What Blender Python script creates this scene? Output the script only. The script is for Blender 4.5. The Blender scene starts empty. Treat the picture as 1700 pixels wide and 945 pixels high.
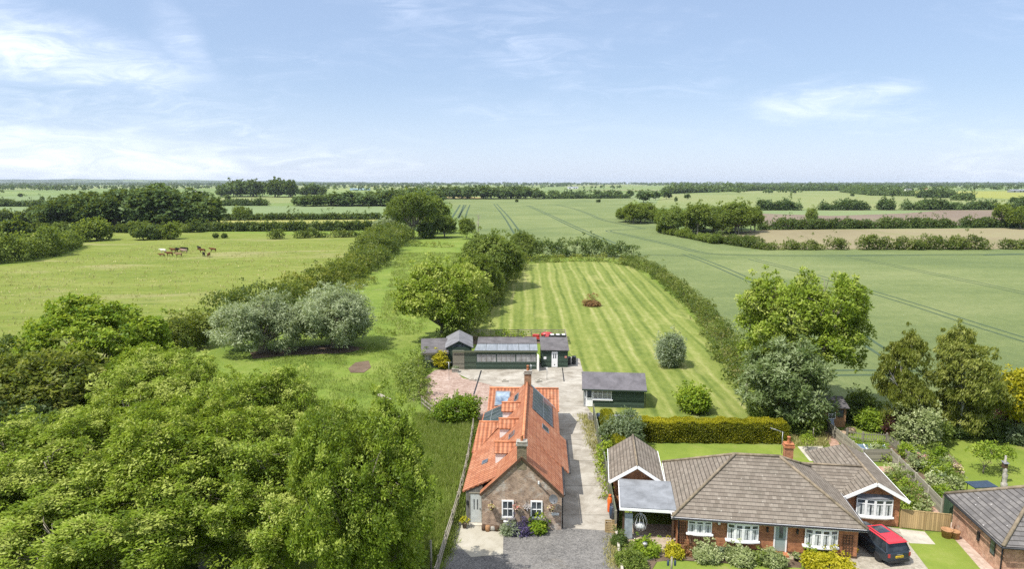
import bpy, bmesh, math, random
import numpy as np
from mathutils import Vector, Matrix
PI = math.pi
R = math.radians
S = bpy.context.scene
C = S.collection

# ------------------------------------------------------------------ camera
CAM_H, FPX, PITCH = 22.5, 1130.0, R(8.5)
cam = bpy.data.cameras.new('camera')
cam.sensor_width = 36.0
cam.lens = 36.0 * FPX / 1700.0
cam.clip_start = 0.5
cam.clip_end = 60000
cam_ob = bpy.data.objects.new('camera', cam)
cam_ob.location = (0, 0, CAM_H)
cam_ob.rotation_euler = (PI / 2 - PITCH, 0, 0)
C.objects.link(cam_ob)
S.camera = cam_ob

# ------------------------------------------------------------------ light
SUN_EL, SUN_AZ = R(58.5), R(238)          # azimuth clockwise from +Y: behind the camera, to its left
sd = bpy.data.lights.new('sun', 'SUN')
sd.energy = 4.5
sd.angle = R(0.53)
sd.color = (1.0, 0.955, 0.87)
so = bpy.data.objects.new('sun', sd)
sun_dir = Vector((math.sin(SUN_AZ) * math.cos(SUN_EL), math.cos(SUN_AZ) * math.cos(SUN_EL), math.sin(SUN_EL)))
so.rotation_euler = sun_dir.to_track_quat('Z', 'Y').to_euler()
C.objects.link(so)
S.view_settings.view_transform = 'Standard'
S.view_settings.look = 'None'
S.view_settings.exposure = 0.56
S.view_settings.gamma = 1.0
S.view_settings.use_curve_mapping = False
S.cycles.use_denoising = False
S.cycles.denoiser = 'OPENIMAGEDENOISE'
S.cycles.denoising_input_passes = 'RGB_ALBEDO_NORMAL'
S.cycles.denoising_prefilter = 'ACCURATE'
S.cycles.max_bounces = 6
S.cycles.diffuse_bounces = 3
S.cycles.transmission_bounces = 4
S.cycles.transparent_max_bounces = 8
S.cycles.volume_bounces = 0
S.cycles.sample_clamp_indirect = 6
S.cycles.caustics_reflective = False
S.cycles.caustics_refractive = False

# ------------------------------------------------------------------ node helpers
class NT:
    def __init__(s, tree):
        s.t = tree
    def n(s, kind, **kw):
        nd = s.t.nodes.new(kind)
        for k, v in kw.items():
            setattr(nd, k, v)
        return nd
    def put(s, nd, idx, v):
        if isinstance(v, bpy.types.NodeSocket):
            s.t.links.new(v, nd.inputs[idx])
        elif v is not None:
            nd.inputs[idx].default_value = v
    def m(s, op, a, b=None, c=None, clamp=False):
        nd = s.n('ShaderNodeMath', operation=op, use_clamp=clamp)
        for i, v in enumerate((a, b, c)):
            s.put(nd, i, v)
        return nd.outputs[0]
    def smooth(s, x, a, b):
        nd = s.n('ShaderNodeMapRange', interpolation_type='SMOOTHSTEP')
        for i, v in enumerate((x, a, b, 0.0, 1.0)):
            s.put(nd, i, v)
        return nd.outputs[0]
    def mix(s, f, a, b, blend='MIX'):
        nd = s.n('ShaderNodeMix', data_type='RGBA', blend_type=blend)
        s.put(nd, 0, f)
        s.put(nd, 6, col(a))
        s.put(nd, 7, col(b))
        return nd.outputs[2]
    def noise(s, vec, scale, detail=4, rough=0.55, dist=0.0):
        nd = s.n('ShaderNodeTexNoise')
        s.put(nd, 'Vector', vec)
        s.put(nd, 'Scale', scale); s.put(nd, 'Detail', detail)
        s.put(nd, 'Roughness', rough); s.put(nd, 'Distortion', dist)
        return nd.outputs[0]
    def ramp(s, f, stops, interp='LINEAR'):
        nd = s.n('ShaderNodeValToRGB')
        cr = nd.color_ramp
        cr.interpolation = interp
        while len(cr.elements) > 1:
            cr.elements.remove(cr.elements[-1])
        for i, (p, c) in enumerate(stops):
            e = cr.elements[0] if i == 0 else cr.elements.new(p)
            e.position = p
            e.color = col(c) if not isinstance(c, (int, float)) else (c, c, c, 1)
        s.put(nd, 0, f)
        return nd.outputs[0]
    def xyz(s, vec):
        nd = s.n('ShaderNodeSeparateXYZ')
        s.put(nd, 0, vec)
        return nd.outputs
    def scale(s, vec, sc):
        nd = s.n('ShaderNodeVectorMath', operation='MULTIPLY')
        s.put(nd, 0, vec); s.put(nd, 1, sc)
        return nd.outputs[0]
    def comb(s, x, y, z=0.0):
        nd = s.n('ShaderNodeCombineXYZ')
        for i, v in enumerate((x, y, z)):
            s.put(nd, i, v)
        return nd.outputs[0]

def col(c):
    if isinstance(c, (tuple, list)) and len(c) == 3:
        return (c[0], c[1], c[2], 1.0)
    return c

# ------------------------------------------------------------------ world: Nishita sky with thin cirrus
W = bpy.data.worlds.new('World')
S.world = W
W.use_nodes = True
W.node_tree.nodes.clear()
w = NT(W.node_tree)
sky = w.n('ShaderNodeTexSky', sky_type='NISHITA', sun_disc=False)
sky.sun_elevation = SUN_EL
sky.sun_rotation = SUN_AZ
sky.altitude = 30
sky.air_density = 1.0
sky.dust_density = 0.6
sky.ozone_density = 2.2
tc = w.n('ShaderNodeTexCoord')
dx, dy, dz = w.xyz(tc.outputs['Generated'])[0:3]
fy = w.m('MAXIMUM', dy, 0.02)
gx = w.m('DIVIDE', dx, fy)               # gnomonic direction coordinates about north
gz = w.m('DIVIDE', dz, fy)
gv = w.comb(gx, gz, 0.0)
warp = w.noise(w.scale(gv, (5.0, 16.0, 1.0)), 1.0, 8, 0.62, 0.8)
wis = w.noise(w.scale(gv, (9.0, 42.0, 1.0)), 1.0, 9, 0.68, 1.1)
big = w.noise(w.scale(gv, (2.2, 7.0, 1.0)), 1.0, 5, 0.55, 0.5)
zw = w.m('ADD', gz, w.m('MULTIPLY', w.m('SUBTRACT', warp, 0.5), 0.085))

def skyxy(px, py):
    x = (px - 850) / FPX; y = (py - 472.5) / FPX
    d = (x, math.cos(PITCH) - y * math.sin(PITCH), -math.sin(PITCH) - y * math.cos(PITCH))
    return d[0] / d[1], d[2] / d[1]

def edge(pts):
    """a line over the sky: direction height as a function of bearing"""
    st = [((skyxy(*p)[0] + 1.0) / 2.0, skyxy(*p)[1] * 2.0) for p in pts]
    return w.m('MULTIPLY', w.ramp(w.m('MULTIPLY', w.m('ADD', gx, 1.0), 0.5), st), 0.5)

def wedge(up, lo, su, sl, x0, x1, xs=0.08):
    a = w.smooth(w.m('SUBTRACT', edge(up), zw), -su * 0.3, su)
    b = w.smooth(w.m('SUBTRACT', zw, edge(lo)), -sl * 0.3, sl)
    c = w.m('MULTIPLY', a, b)
    if x0 is not None:
        c = w.m('MULTIPLY', c, w.smooth(gx, skyxy(x0, 150)[0], skyxy(x0, 150)[0] + xs))
    if x1 is not None:
        c = w.m('MULTIPLY', c, w.m('SUBTRACT', 1.0, w.smooth(gx, skyxy(x1, 150)[0] - xs, skyxy(x1, 150)[0])))
    return c
wisp = w.m('ADD', 0.35, w.m('MULTIPLY', w.smooth(wis, 0.34, 0.70), 0.65))
c1 = w.m('MULTIPLY', wedge([(-300, -60), (0, -5), (150, 45), (300, 95), (440, 158)], [(-300, 115), (0, 138), (250, 160), (440, 172)], .07, .04, None, 470, .12), 1.15)
c2 = w.m('MULTIPLY', wedge([(-300, 180), (0, 188), (200, 212), (385, 240), (425, 278), (760, 290)], [(-300, 420), (900, 420)], .035, .02, None, 800, .3), 0.95)
c3 = w.m('MULTIPLY', wedge([(1200, 165), (1350, 140), (1530, 118), (1600, 118)], [(1200, 190), (1300, 205), (1440, 194), (1560, 148)], .03, .03, 1215, 1560, .06), 0.75)
c4 = w.m('MULTIPLY', wedge([(250, -40), (330, 40), (370, 120), (420, 160)], [(250, 120), (420, 180)], .05, .05, 230, 420, .08), 0.5)
c5 = w.m('MULTIPLY', w.smooth(big, 0.42, 0.70), w.m('MULTIPLY', w.smooth(wis, 0.38, 0.72), 0.55))
mask = w.m('MULTIPLY', w.m('MAXIMUM', w.m('MAXIMUM', c1, c2), w.m('MAXIMUM', c3, c4)), wisp)
mask = w.m('MAXIMUM', mask, c5)
mask = w.m('MULTIPLY', mask, w.smooth(dy, 0.0, 0.2), clamp=True)
SKY_MILK = w.mix(0.40, sky.outputs[0], (5.6, 7.2, 10.4))
hor = w.m('MULTIPLY', w.smooth(gz, 0.16, 0.0), 0.30)
SKY_MILK = w.mix(hor, SKY_MILK, (8.0, 8.9, 11.2))
skyc = w.mix(w.m('MULTIPLY', mask, 0.68), SKY_MILK, (10.6, 11.2, 13.0))
fill_veil = w.m('MULTIPLY', w.smooth(dz, 0.36, 0.62), 0.6)          # brightening added to the unseen sky overhead to raise the fill light
skyc = w.mix(fill_veil, skyc, (14.0, 14.4, 15.4))
bg = w.n('ShaderNodeBackground')
w.put(bg, 0, skyc)
bg.inputs[1].default_value = 0.082
wo = w.n('ShaderNodeOutputWorld')
w.t.links.new(bg.outputs[0], wo.inputs[0])

# ------------------------------------------------------------------ projection of the measured points on to the ground
def ray(px, py):
    x = (px - 850) / FPX; y = (py - 472.5) / FPX
    return (x, math.cos(PITCH) - y * math.sin(PITCH), -math.sin(PITCH) - y * math.cos(PITCH))
def G(px, py, z=0.0):
    d = ray(px, py)
    t = (z - CAM_H) / d[2]
    return Vector((d[0] * t, d[1] * t, z))
def at_y(px, Y, z=0.0):
    """ground point at distance Y seen at column px"""
    dep = Y * math.cos(PITCH) + (CAM_H - z) * math.sin(PITCH)
    return Vector(((px - 850) / FPX * dep, Y, z))
def height_at(py, Y):
    y = (py - 472.5) / FPX
    d = (math.cos(PITCH) - y * math.sin(PITCH), -math.sin(PITCH) - y * math.cos(PITCH))
    return CAM_H + d[1] / d[0] * Y

# ------------------------------------------------------------------ object helpers
def tag(o, label=None, cat=None, group=None, kind=None):
    if label: o['label'] = label
    if cat: o['category'] = cat
    if group: o['group'] = group
    if kind: o['kind'] = kind
    return o
def thing(name, label, cat, loc=(0, 0, 0), rz=0.0, group=None, sc=1.0):
    o = bpy.data.objects.new(name, None)
    C.objects.link(o)
    o.empty_display_size = 0.3
    o.location = loc
    o.rotation_euler = (0, 0, rz)
    o.scale = (sc, sc, sc) if not isinstance(sc, (tuple, list)) else sc
    return tag(o, label, cat, group)
def link(name, me, parent=None):
    o = bpy.data.objects.new(name, me)
    C.objects.link(o)
    if parent is not None: o.parent = parent
    return o
def dup(root, loc, rz=None, label=None, group=None, sc=None):
    r = root.copy(); C.objects.link(r)
    r.location = loc
    if rz is not None: r.rotation_euler = (0, 0, rz)
    if sc is not None: r.scale = (sc, sc, sc) if not isinstance(sc, (tuple, list)) else sc
    if label: r['label'] = label
    if group: r['group'] = group
    for ch in list(root.children):
        c = ch.copy(); C.objects.link(c); c.parent = r
        for g in list(ch.children):
            d = g.copy(); C.objects.link(d); d.parent = c
    return r

class MB:
    """collects faces, then links them as one mesh with metric UVs"""
    def __init__(s):
        s.v, s.f, s.mi, s.sm = [], [], [], []
        s.M = None
        s.cur = 0
    def add(s, vs, fs, smooth=False):
        b = len(s.v)
        if s.M is not None:
            vs = [tuple(s.M @ Vector(v)) for v in vs]
        s.v += [tuple(v) for v in vs]
        for f in fs:
            s.f.append([i + b for i in f]); s.mi.append(s.cur); s.sm.append(smooth)
        return s
    def poly(s, pts):
        return s.add(pts, [list(range(len(pts)))])
    def box(s, x0, x1, y0, y1, z0, z1):
        v = [(x0, y0, z0), (x1, y0, z0), (x1, y1, z0), (x0, y1, z0), (x0, y0, z1), (x1, y0, z1), (x1, y1, z1), (x0, y1, z1)]
        return s.add(v, [(3, 2, 1, 0), (4, 5, 6, 7), (0, 1, 5, 4), (1, 2, 6, 5), (2, 3, 7, 6), (3, 0, 4, 7)])
    def prism(s, pts, d):
        """extrude polygon pts (3d) by vector d"""
        n = len(pts); d = Vector(d)
        v = [tuple(p) for p in pts] + [tuple(Vector(p) + d) for p in pts]
        fs = [list(range(n))[::-1], [n + i for i in range(n)]]
        for i in range(n):
            j = (i + 1) % n
            fs.append([i, j, n + j, n + i])
        return s.add(v, fs)
    def slab(s, pts, t):
        """roof plane: thickness t below along its normal"""
        p = [Vector(q) for q in pts]
        n = (p[1] - p[0]).cross(p[2] - p[0]).normalized()
        if n.z < 0:
            n = -n
        return s.prism([q - n * t for q in p], n * t)
    def bar(s, a, b, wd, th=None, up=(0, 0, 1)):
        a, b = Vector(a), Vector(b); th = th or wd
        d = (b - a).normalized(); u = Vector(up)
        if abs(d.dot(u)) > 0.95: u = Vector((1, 0, 0))
        x = d.cross(u).normalized(); y = x.cross(d)
        q = [a + x * sx * wd / 2 + y * sy * th / 2 for sx, sy in ((-1, -1), (1, -1), (1, 1), (-1, 1))]
        return s.prism(q, b - a)
    def tube(s, pts, rad, n=6, cap=True):
        pts = [Vector(p) for p in pts]
        if not isinstance(rad, (list, tuple)): rad = [rad] * len(pts)
        vs, fs = [], []
        for i, p in enumerate(pts):
            d = (pts[min(i + 1, len(pts) - 1)] - pts[max(i - 1, 0)]).normalized()
            u = Vector((0, 0, 1)) if abs(d.z) < 0.9 else Vector((1, 0, 0))
            x = d.cross(u).normalized(); y = x.cross(d)
            for k in range(n):
                a = 2 * PI * k / n
                vs.append(p + (x * math.cos(a) + y * math.sin(a)) * rad[i])
        for i in range(len(pts) - 1):
            for k in range(n):
                j = (k + 1) % n
                fs.append([i * n + k, i * n + j, (i + 1) * n + j, (i + 1) * n + k])
        if cap:
            fs.append(list(range(n))[::-1]); fs.append([(len(pts) - 1) * n + k for k in range(n)])
        return s.add(vs, fs, True)
    def lathe(s, prof, n=12, c=(0, 0, 0)):
        vs, fs = [], []
        for r, z in prof:
            for k in range(n):
                a = 2 * PI * k / n
                vs.append((c[0] + r * math.cos(a), c[1] + r * math.sin(a), c[2] + z))
        for i in range(len(prof) - 1):
            for k in range(n):
                j = (k + 1) % n
                fs.append([i * n + k, i * n + j, (i + 1) * n + j, (i + 1) * n + k])
        fs.append(list(range(n))[::-1]); fs.append([(len(prof) - 1) * n + k for k in range(n)])
        return s.add(vs, fs, True)
    def blob(s, c, r, n=8, m=6, jit=0.0, seed=0):
        rg = random.Random(seed)
        vs, fs = [], []
        for i in range(m + 1):
            th = PI * i / m
            for k in range(n):
                a = 2 * PI * k / n
                j = 1 + rg.uniform(-jit, jit)
                vs.append((c[0] + r[0] * math.sin(th) * math.cos(a) * j, c[1] + r[1] * math.sin(th) * math.sin(a) * j, c[2] + r[2] * math.cos(th) * j))
        for i in range(m):
            for k in range(n):
                j = (k + 1) % n
                fs.append([i * n + k, (i + 1) * n + k, (i + 1) * n + j, i * n + j])
        return s.add(vs, fs, True)
    def build(s, name, mats, parent=None, bevel=0.0):
        me = bpy.data.meshes.new(name)
        me.from_pydata(s.v, [], s.f)
        for mm in (mats if isinstance(mats, (list, tuple)) else [mats]):
            me.materials.append(mm)
        me.polygons.foreach_set('material_index', s.mi)
        me.polygons.foreach_set('use_smooth', s.sm)
        me.update()
        uv = me.uv_layers.new(name='UVMap')
        for pl in me.polygons:
            n = pl.normal
            t = Vector((0, 0, 1)).cross(n)
            t = Vector((1, 0, 0)) if t.length < 0.02 else t.normalized()
            b = n.cross(t)
            for li in pl.loop_indices:
                co = me.vertices[me.loops[li].vertex_index].co
                uv.data[li].uv = (co.dot(t), co.dot(b))
        o = link(name, me, parent)
        if bevel:
            md = o.modifiers.new('bevel', 'BEVEL'); md.width = bevel; md.segments = 2; md.limit_method = 'ANGLE'
        return o

def sheet(name, pts, z, m, label=None, cat=None, kind='structure', px=True, sub=0, group=None):
    """a flat ground sheet from points measured on the ground"""
    P = [G(*p) for p in pts] if px else [Vector((p[0], p[1], 0)) for p in pts]
    bm = bmesh.new()
    vs = [bm.verts.new((p.x, p.y, z)) for p in P]
    f = bm.faces.new(vs)
    if f.normal.z < 0: f.normal_flip()
    bm.normal_update()
    if f.normal.z < 0: f.normal_flip()
    bmesh.ops.triangulate(bm, faces=bm.faces[:])
    me = bpy.data.meshes.new(name); bm.to_mesh(me); bm.free()
    me.materials.append(m)
    o = link(name, me)
    return tag(o, label, cat, group, kind)

def smooth_line(pts, n=6):
    """Catmull-Rom through 2d/3d points"""
    P = [np.array(p, float) for p in pts]
    P = [2 * P[0] - P[1]] + P + [2 * P[-1] - P[-2]]
    out = []
    for i in range(1, len(P) - 2):
        for k in range(n):
            t = k / n
            a, b, c, d = P[i - 1], P[i], P[i + 1], P[i + 2]
            out.append(0.5 * (2 * b + (c - a) * t + (2 * a - 5 * b + 4 * c - d) * t * t + (3 * b - a - 3 * c + d) * t ** 3))
    out.append(P[-2])
    return out

def ribbon(mb, pts, wd, z):
    """flat strip along a ground line"""
    pts = [np.array(p[:2], float) for p in pts]
    L, Rr = [], []
    for i, p in enumerate(pts):
        d = pts[min(i + 1, len(pts) - 1)] - pts[max(i - 1, 0)]
        d = d / (np.linalg.norm(d) + 1e-9); nrm = np.array((-d[1], d[0]))
        L.append(p + nrm * wd / 2); Rr.append(p - nrm * wd / 2)
    n = len(pts)
    mb.add([(a[0], a[1], z) for a in L] + [(a[0], a[1], z) for a in Rr], [[i, n + i, n + i + 1, i + 1] for i in range(n - 1)])

# ------------------------------------------------------------------ materials
MATS = {}
def base(name, rough=0.8, spec=0.3, metal=0.0):
    m = bpy.data.materials.new(name)
    m.use_nodes = True
    t = NT(m.node_tree)
    b = m.node_tree.nodes['Principled BSDF']
    b.inputs['Roughness'].default_value = rough
    b.inputs['Specular IOR Level'].default_value = spec
    b.inputs['Metallic'].default_value = metal
    return m, t, b
def bump(t, b, h, dist=0.02, strength=0.6):
    nd = t.n('ShaderNodeBump')
    nd.inputs['Strength'].default_value = strength
    nd.inputs['Distance'].default_value = dist
    t.put(nd, 'Height', h)
    t.t.links.new(nd.outputs[0], b.inputs['Normal'])
def pos(t):
    return t.n('ShaderNodeNewGeometry').outputs['Position']
def objc(t):
    return t.n('ShaderNodeTexCoord').outputs['Object']
def uvc(t):
    return t.n('ShaderNodeTexCoord').outputs['UV']

def plain(name, c, rough=0.6, spec=0.4, metal=0.0, var=0.25, scale=3.0, bmp=0.0):
    """painted or bare material with faint blotches"""
    if name in MATS: return MATS[name]
    m, t, b = base(name, rough, spec, metal)
    v = objc(t)
    n = t.noise(v, scale, 5, 0.6)
    d = tuple(x * (1 - var) for x in c); e = tuple(min(1, x * (1 + var * 0.6)) for x in c)
    t.put(b, 'Base Color', t.ramp(n, [(0.3, d), (0.7, e)]))
    if bmp: bump(t, b, t.noise(v, scale * 8, 4), bmp, 0.5)
    MATS[name] = m
    return m

def ground_mat(name, stops, s1, s2, dark=None, bmp=0.08, bs=2.5, stretch=(1, 1, 1), patch=None, fine=0.35):
    """grass or soil: two noise scales plus optional patches of another colour"""
    m, t, b = base(name, 0.95, 0.1)
    p = t.scale(pos(t), stretch)
    n1 = t.noise(p, s1, 5, 0.6, 0.4)
    n2 = t.noise(p, s2, 6, 0.65)
    f = t.m('ADD', t.m('MULTIPLY', n1, 1 - fine), t.m('MULTIPLY', n2, fine))
    c = t.ramp(f, stops)
    if patch:
        pc, ps, lo, hi = patch
        c = t.mix(t.m('MULTIPLY', t.smooth(t.noise(p, ps, 5, 0.6, 0.7), lo, hi), 0.8), c, pc)
    if dark:
        dc, ds, lo, hi = dark
        c = t.mix(t.m('MULTIPLY', t.smooth(t.noise(p, ds, 6, 0.7, 0.3), lo, hi), 0.7), c, dc)
    t.put(b, 'Base Color', c)
    bump(t, b, t.noise(p, bs, 6, 0.7), bmp, 0.7)
    MATS[name] = m
    return m

M_MEADOW = ground_mat('meadow_grass', [(0.32, (.085, .138, .022)), (0.5, (.142, .196, .034)), (0.68, (.205, .238, .060))], .10, .7, ((.065, .108, .020), .35, .54, .70), .35, 1.3, (1, 1, 1), ((.23, .215, .09), .14, .60, .78), .5)
M_PASTURE = ground_mat('pasture_grass', [(0.32, (.098, .138, .022)), (0.5, (.152, .184, .036)), (0.68, (.210, .222, .066))], .05, .45, ((.075, .110, .022), .22, .54, .68), .5, .7, (.55, 1.5, 1), ((.255, .232, .110), .030, .54, .70), .5)
M_LAWN = None
def lawn():
    m, t, b = base('mown_paddock', 0.95, 0.1)
    p = pos(t)
    x, y, z = t.xyz(p)[0:3]
    # mowing passes fan slightly: bearing across the paddock drives the stripes
    wob = t.m('MULTIPLY', t.m('SUBTRACT', t.noise(t.scale(p, (.3, .03, 1)), 1.0, 4), .5), 2.2)
    u = t.m('ADD', t.m('ADD', x, t.m('MULTIPLY', t.m('SUBTRACT', y, 68.0), t.m('MULTIPLY', t.m('SUBTRACT', x, 8.0), -0.0012))), wob)
    u = t.m('SUBTRACT', u, t.m('MULTIPLY', y, 0.02))
    s = t.m('SINE', t.m('MULTIPLY', u, 2 * PI / 2.7))
    s2 = t.m('SINE', t.m('MULTIPLY', u, 2 * PI / 1.1))
    am = t.noise(t.scale(p, (.22, .035, 1)), 1.0, 4, .6)
    f = t.m('MULTIPLY', t.m('ADD', t.m('MULTIPLY', s, .16), t.m('MULTIPLY', s2, .10)), t.m('MULTIPLY', t.m('SUBTRACT', am, .18), 1.8))
    n = t.noise(t.scale(p, (1.2, .45, 1)), 1.0, 7, 0.75)
    nb = t.noise(p, .05, 4, .6)
    nf = t.noise(p, 1.4, 5, .7)
    f = t.m('ADD', f, t.m('ADD', t.m('MULTIPLY', n, .62), t.m('ADD', t.m('MULTIPLY', nb, .28), t.m('MULTIPLY', nf, .18))))
    c = t.ramp(f, [(.30, (.075, .108, .022)), (.48, (.130, .165, .034)), (.62, (.185, .210, .055)), (.80, (.280, .275, .115))])
    straw = t.m('MULTIPLY', t.smooth(t.noise(t.scale(p, (.16, .05, 1)), 1.0, 5, .6, .6), .54, .72), .55)
    c = t.mix(straw, c, (.30, .29, .11))
    t.put(b, 'Base Color', c)
    bump(t, b, t.noise(p, 3.0, 5, .7), .08, .6)
    return m
M_PADDOCK = lawn()
M_GARDEN = ground_mat('garden_lawn', [(0.3, (.110, .160, .026)), (0.55, (.165, .212, .036)), (0.75, (.220, .240, .065))], .25, 1.6, None, .05, 5, (1, 1, 1), ((.22, .205, .08), .3, .56, .74))
M_ROUGH = ground_mat('rough_verge', [(0.3, (.10, .13, .03)), (0.5, (.22, .21, .075)), (0.7, (.33, .29, .13))], .2, 1.5, None, .3, 2)
def wheat_mat():
    m, t, b = base('wheat_crop', 0.9, 0.15)
    p = pos(t)
    n1 = t.noise(p, .018, 6, .65, .8)
    n2 = t.noise(t.scale(p, (1.0, .45, 1)), .9, 6, .75)
    n3 = t.noise(t.scale(p, (.03, .12, 1)), 1.0, 4, .6)
    f = t.m('ADD', t.m('MULTIPLY', n1, .46), t.m('ADD', t.m('MULTIPLY', n2, .32), t.m('MULTIPLY', n3, .22)))
    t.put(b, 'Base Color', t.ramp(f, [(.36, (.088, .122, .046)), (.5, (.134, .168, .060)), (.64, (.195, .218, .090))]))
    bump(t, b, t.noise(p, 3.2, 6, .8), .25, .8)
    return m
M_WHEAT = wheat_mat()
M_TRAM = ground_mat('wheel_track', [(.3, (.042, .070, .040)), (.7, (.075, .105, .062))], .5, 3, None, .1)
M_BROWN = ground_mat('bare_stubble', [(.3, (0.156, 0.134, 0.076)), (.5, (0.211, 0.181, 0.108)), (.7, (0.234, 0.223, 0.115))], .015, .4, None, .1, 1, (1, .5, 1), ((0.133, 0.160, 0.043), .012, .55, .72))
M_PINK = ground_mat('pinkish_fallow', [(.3, (0.137, 0.105, 0.081)), (.5, (0.174, 0.136, 0.104)), (.7, (0.200, 0.176, 0.111))], .012, .3, None, .1, 1, (1, .5, 1), ((0.104, 0.148, 0.044), .010, .60, .76))
M_FIELD_A = ground_mat('pale_field', [(.3, (0.119, 0.167, 0.066)), (.5, (0.152, 0.198, 0.088)), (.7, (0.195, 0.221, 0.105))], .008, .2, None, .1, 1, (1, .4, 1))
M_FIELD_B = ground_mat('light_field', [(.3, (0.142, 0.180, 0.065)), (.5, (0.176, 0.204, 0.078)), (.7, (0.219, 0.220, 0.104))], .006, .2, None, .1, 1, (1, .4, 1))
M_YELLOW = ground_mat('yellow_field', [(.3, (0.203, 0.216, 0.057)), (.5, (0.250, 0.248, 0.076)), (.7, (0.281, 0.264, 0.133))], .01, .3, None, .1, 1, (1, .4, 1))
M_STRAW = ground_mat('straw_field', [(.3, (.29, .25, .10)), (.7, (.36, .31, .13))], .01, .3, None, .1, 1, (1, .4, 1))

def farmland():
    """open land to the horizon: a patchwork of far fields"""
    m, t, b = base('open_farmland', 0.95, 0.1)
    p = pos(t)
    vo = t.n('ShaderNodeTexVoronoi', feature='F1', distance='CHEBYCHEV')
    t.put(vo, 'Vector', t.scale(p, (1 / 620.0, 1 / 420.0, 0.0)))
    t.put(vo, 'Scale', 1.0)
    r = t.xyz(vo.outputs['Color'])[0]
    c = t.ramp(r, [(0, (.125, .185, .060)), (.2, (.17, .225, .070)), (.38, (.10, .155, .045)), (.52, (.215, .235, .075)), (.64, (.145, .20, .075)), (.76, (.29, .265, .10)), (.86, (.12, .18, .05)), (.94, (.23, .20, .13))], 'CONSTANT')
    n = t.noise(p, .01, 5, .6)
    c = t.mix(.35, c, t.ramp(n, [(.3, (.08, .12, .04)), (.7, (.25, .27, .10))]))
    t.put(b, 'Base Color', c)
    return m
M_FARM = farmland()

def concrete():
    m, t, b = base('worn_concrete', 0.9, 0.25)
    p = pos(t)
    n = t.noise(p, .55, 7, .7, .5)
    c = t.ramp(n, [(.28, (.15, .130, .100)), (.46, (.27, .245, .205)), (.62, (.36, .335, .290)), (.8, (.43, .41, .36))])
    st = t.smooth(t.noise(t.scale(p, (.5, 2.4, 1)), .9, 7, .75, .8), .56, .72)
    c = t.mix(t.m('MULTIPLY', st, .65), c, (.10, .092, .070))
    x, y, z = t.xyz(p)[0:3]
    j = t.m('ABSOLUTE', t.m('SUBTRACT', t.m('FRACT', t.m('MULTIPLY', y, 1 / 4.6)), .5))
    c = t.mix(t.m('MULTIPLY', t.m('LESS_THAN', j, .009), .6), c, (.07, .065, .05))
    t.put(b, 'Base Color', c)
    bump(t, b, t.noise(p, 9, 5, .7), .012, .5)
    return m
M_CONC = concrete()
def pad():
    m, t, b = base('pale_concrete_pad', .9, .25)
    p = pos(t)
    t.put(b, 'Base Color', t.ramp(t.noise(p, .9, 7, .7, .4), [(.25, (.24, .215, .165)), (.5, (.34, .315, .255)), (.75, (.40, .375, .32))]))
    bump(t, b, t.noise(p, 10, 4), .01)
    return m
M_PAD = pad()
def gravel(name, stops, sc=7.0, patch=None):
    m, t, b = base(name, .95, .2)
    p = pos(t)
    vo = t.n('ShaderNodeTexVoronoi'); t.put(vo, 'Vector', p); t.put(vo, 'Scale', sc)
    g = t.xyz(vo.outputs['Color'])[0]
    f = t.m('ADD', t.m('MULTIPLY', g, .30), t.m('MULTIPLY', t.noise(p, .45, 8, .75), .70))
    c = t.ramp(f, stops)
    if patch:
        c = t.mix(t.smooth(t.noise(p, patch[1], 5, .65, .6), patch[2], patch[3]), c, patch[0])
    t.put(b, 'Base Color', c)
    bump(t, b, vo.outputs['Distance'], .05, .7)
    return m
M_GRAVEL = gravel('grey_gravel', [(.25, (.070, .068, .066)), (.5, (.150, .144, .136)), (.72, (.225, .214, .200)), (.85, (.32, .30, .275))], 13, ((.185, .155, .115), .22, .60, .78))
M_PINKGRAVEL = gravel('pink_rubble', [(.25, (.19, .125, .100)), (.5, (.29, .210, .170)), (.75, (.40, .32, .275))], 5, ((.52, .46, .42), .45, .62, .78))
M_PAVE = gravel('paving_mix', [(.25, (.23, .175, .125)), (.5, (.33, .265, .20)), (.75, (.40, .34, .27))], 2.2)
M_DRIVE = gravel('worn_driveway', [(.25, (.20, .175, .135)), (.5, (.30, .27, .215)), (.75, (.37, .335, .28))], 6)
M_SOIL = ground_mat('bare_soil', [(.3, (.085, .060, .042)), (.7, (.175, .130, .092))], .6, 3, None, .15)
M_BRICKPATH = gravel('brick_path', [(.25, (.22, .125, .085)), (.5, (.33, .21, .155)), (.75, (.42, .30, .24))], 4)
M_FLAG = plain('stone_flag', (.42, .39, .33), .9, .2, 0, .35, .8)

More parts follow.
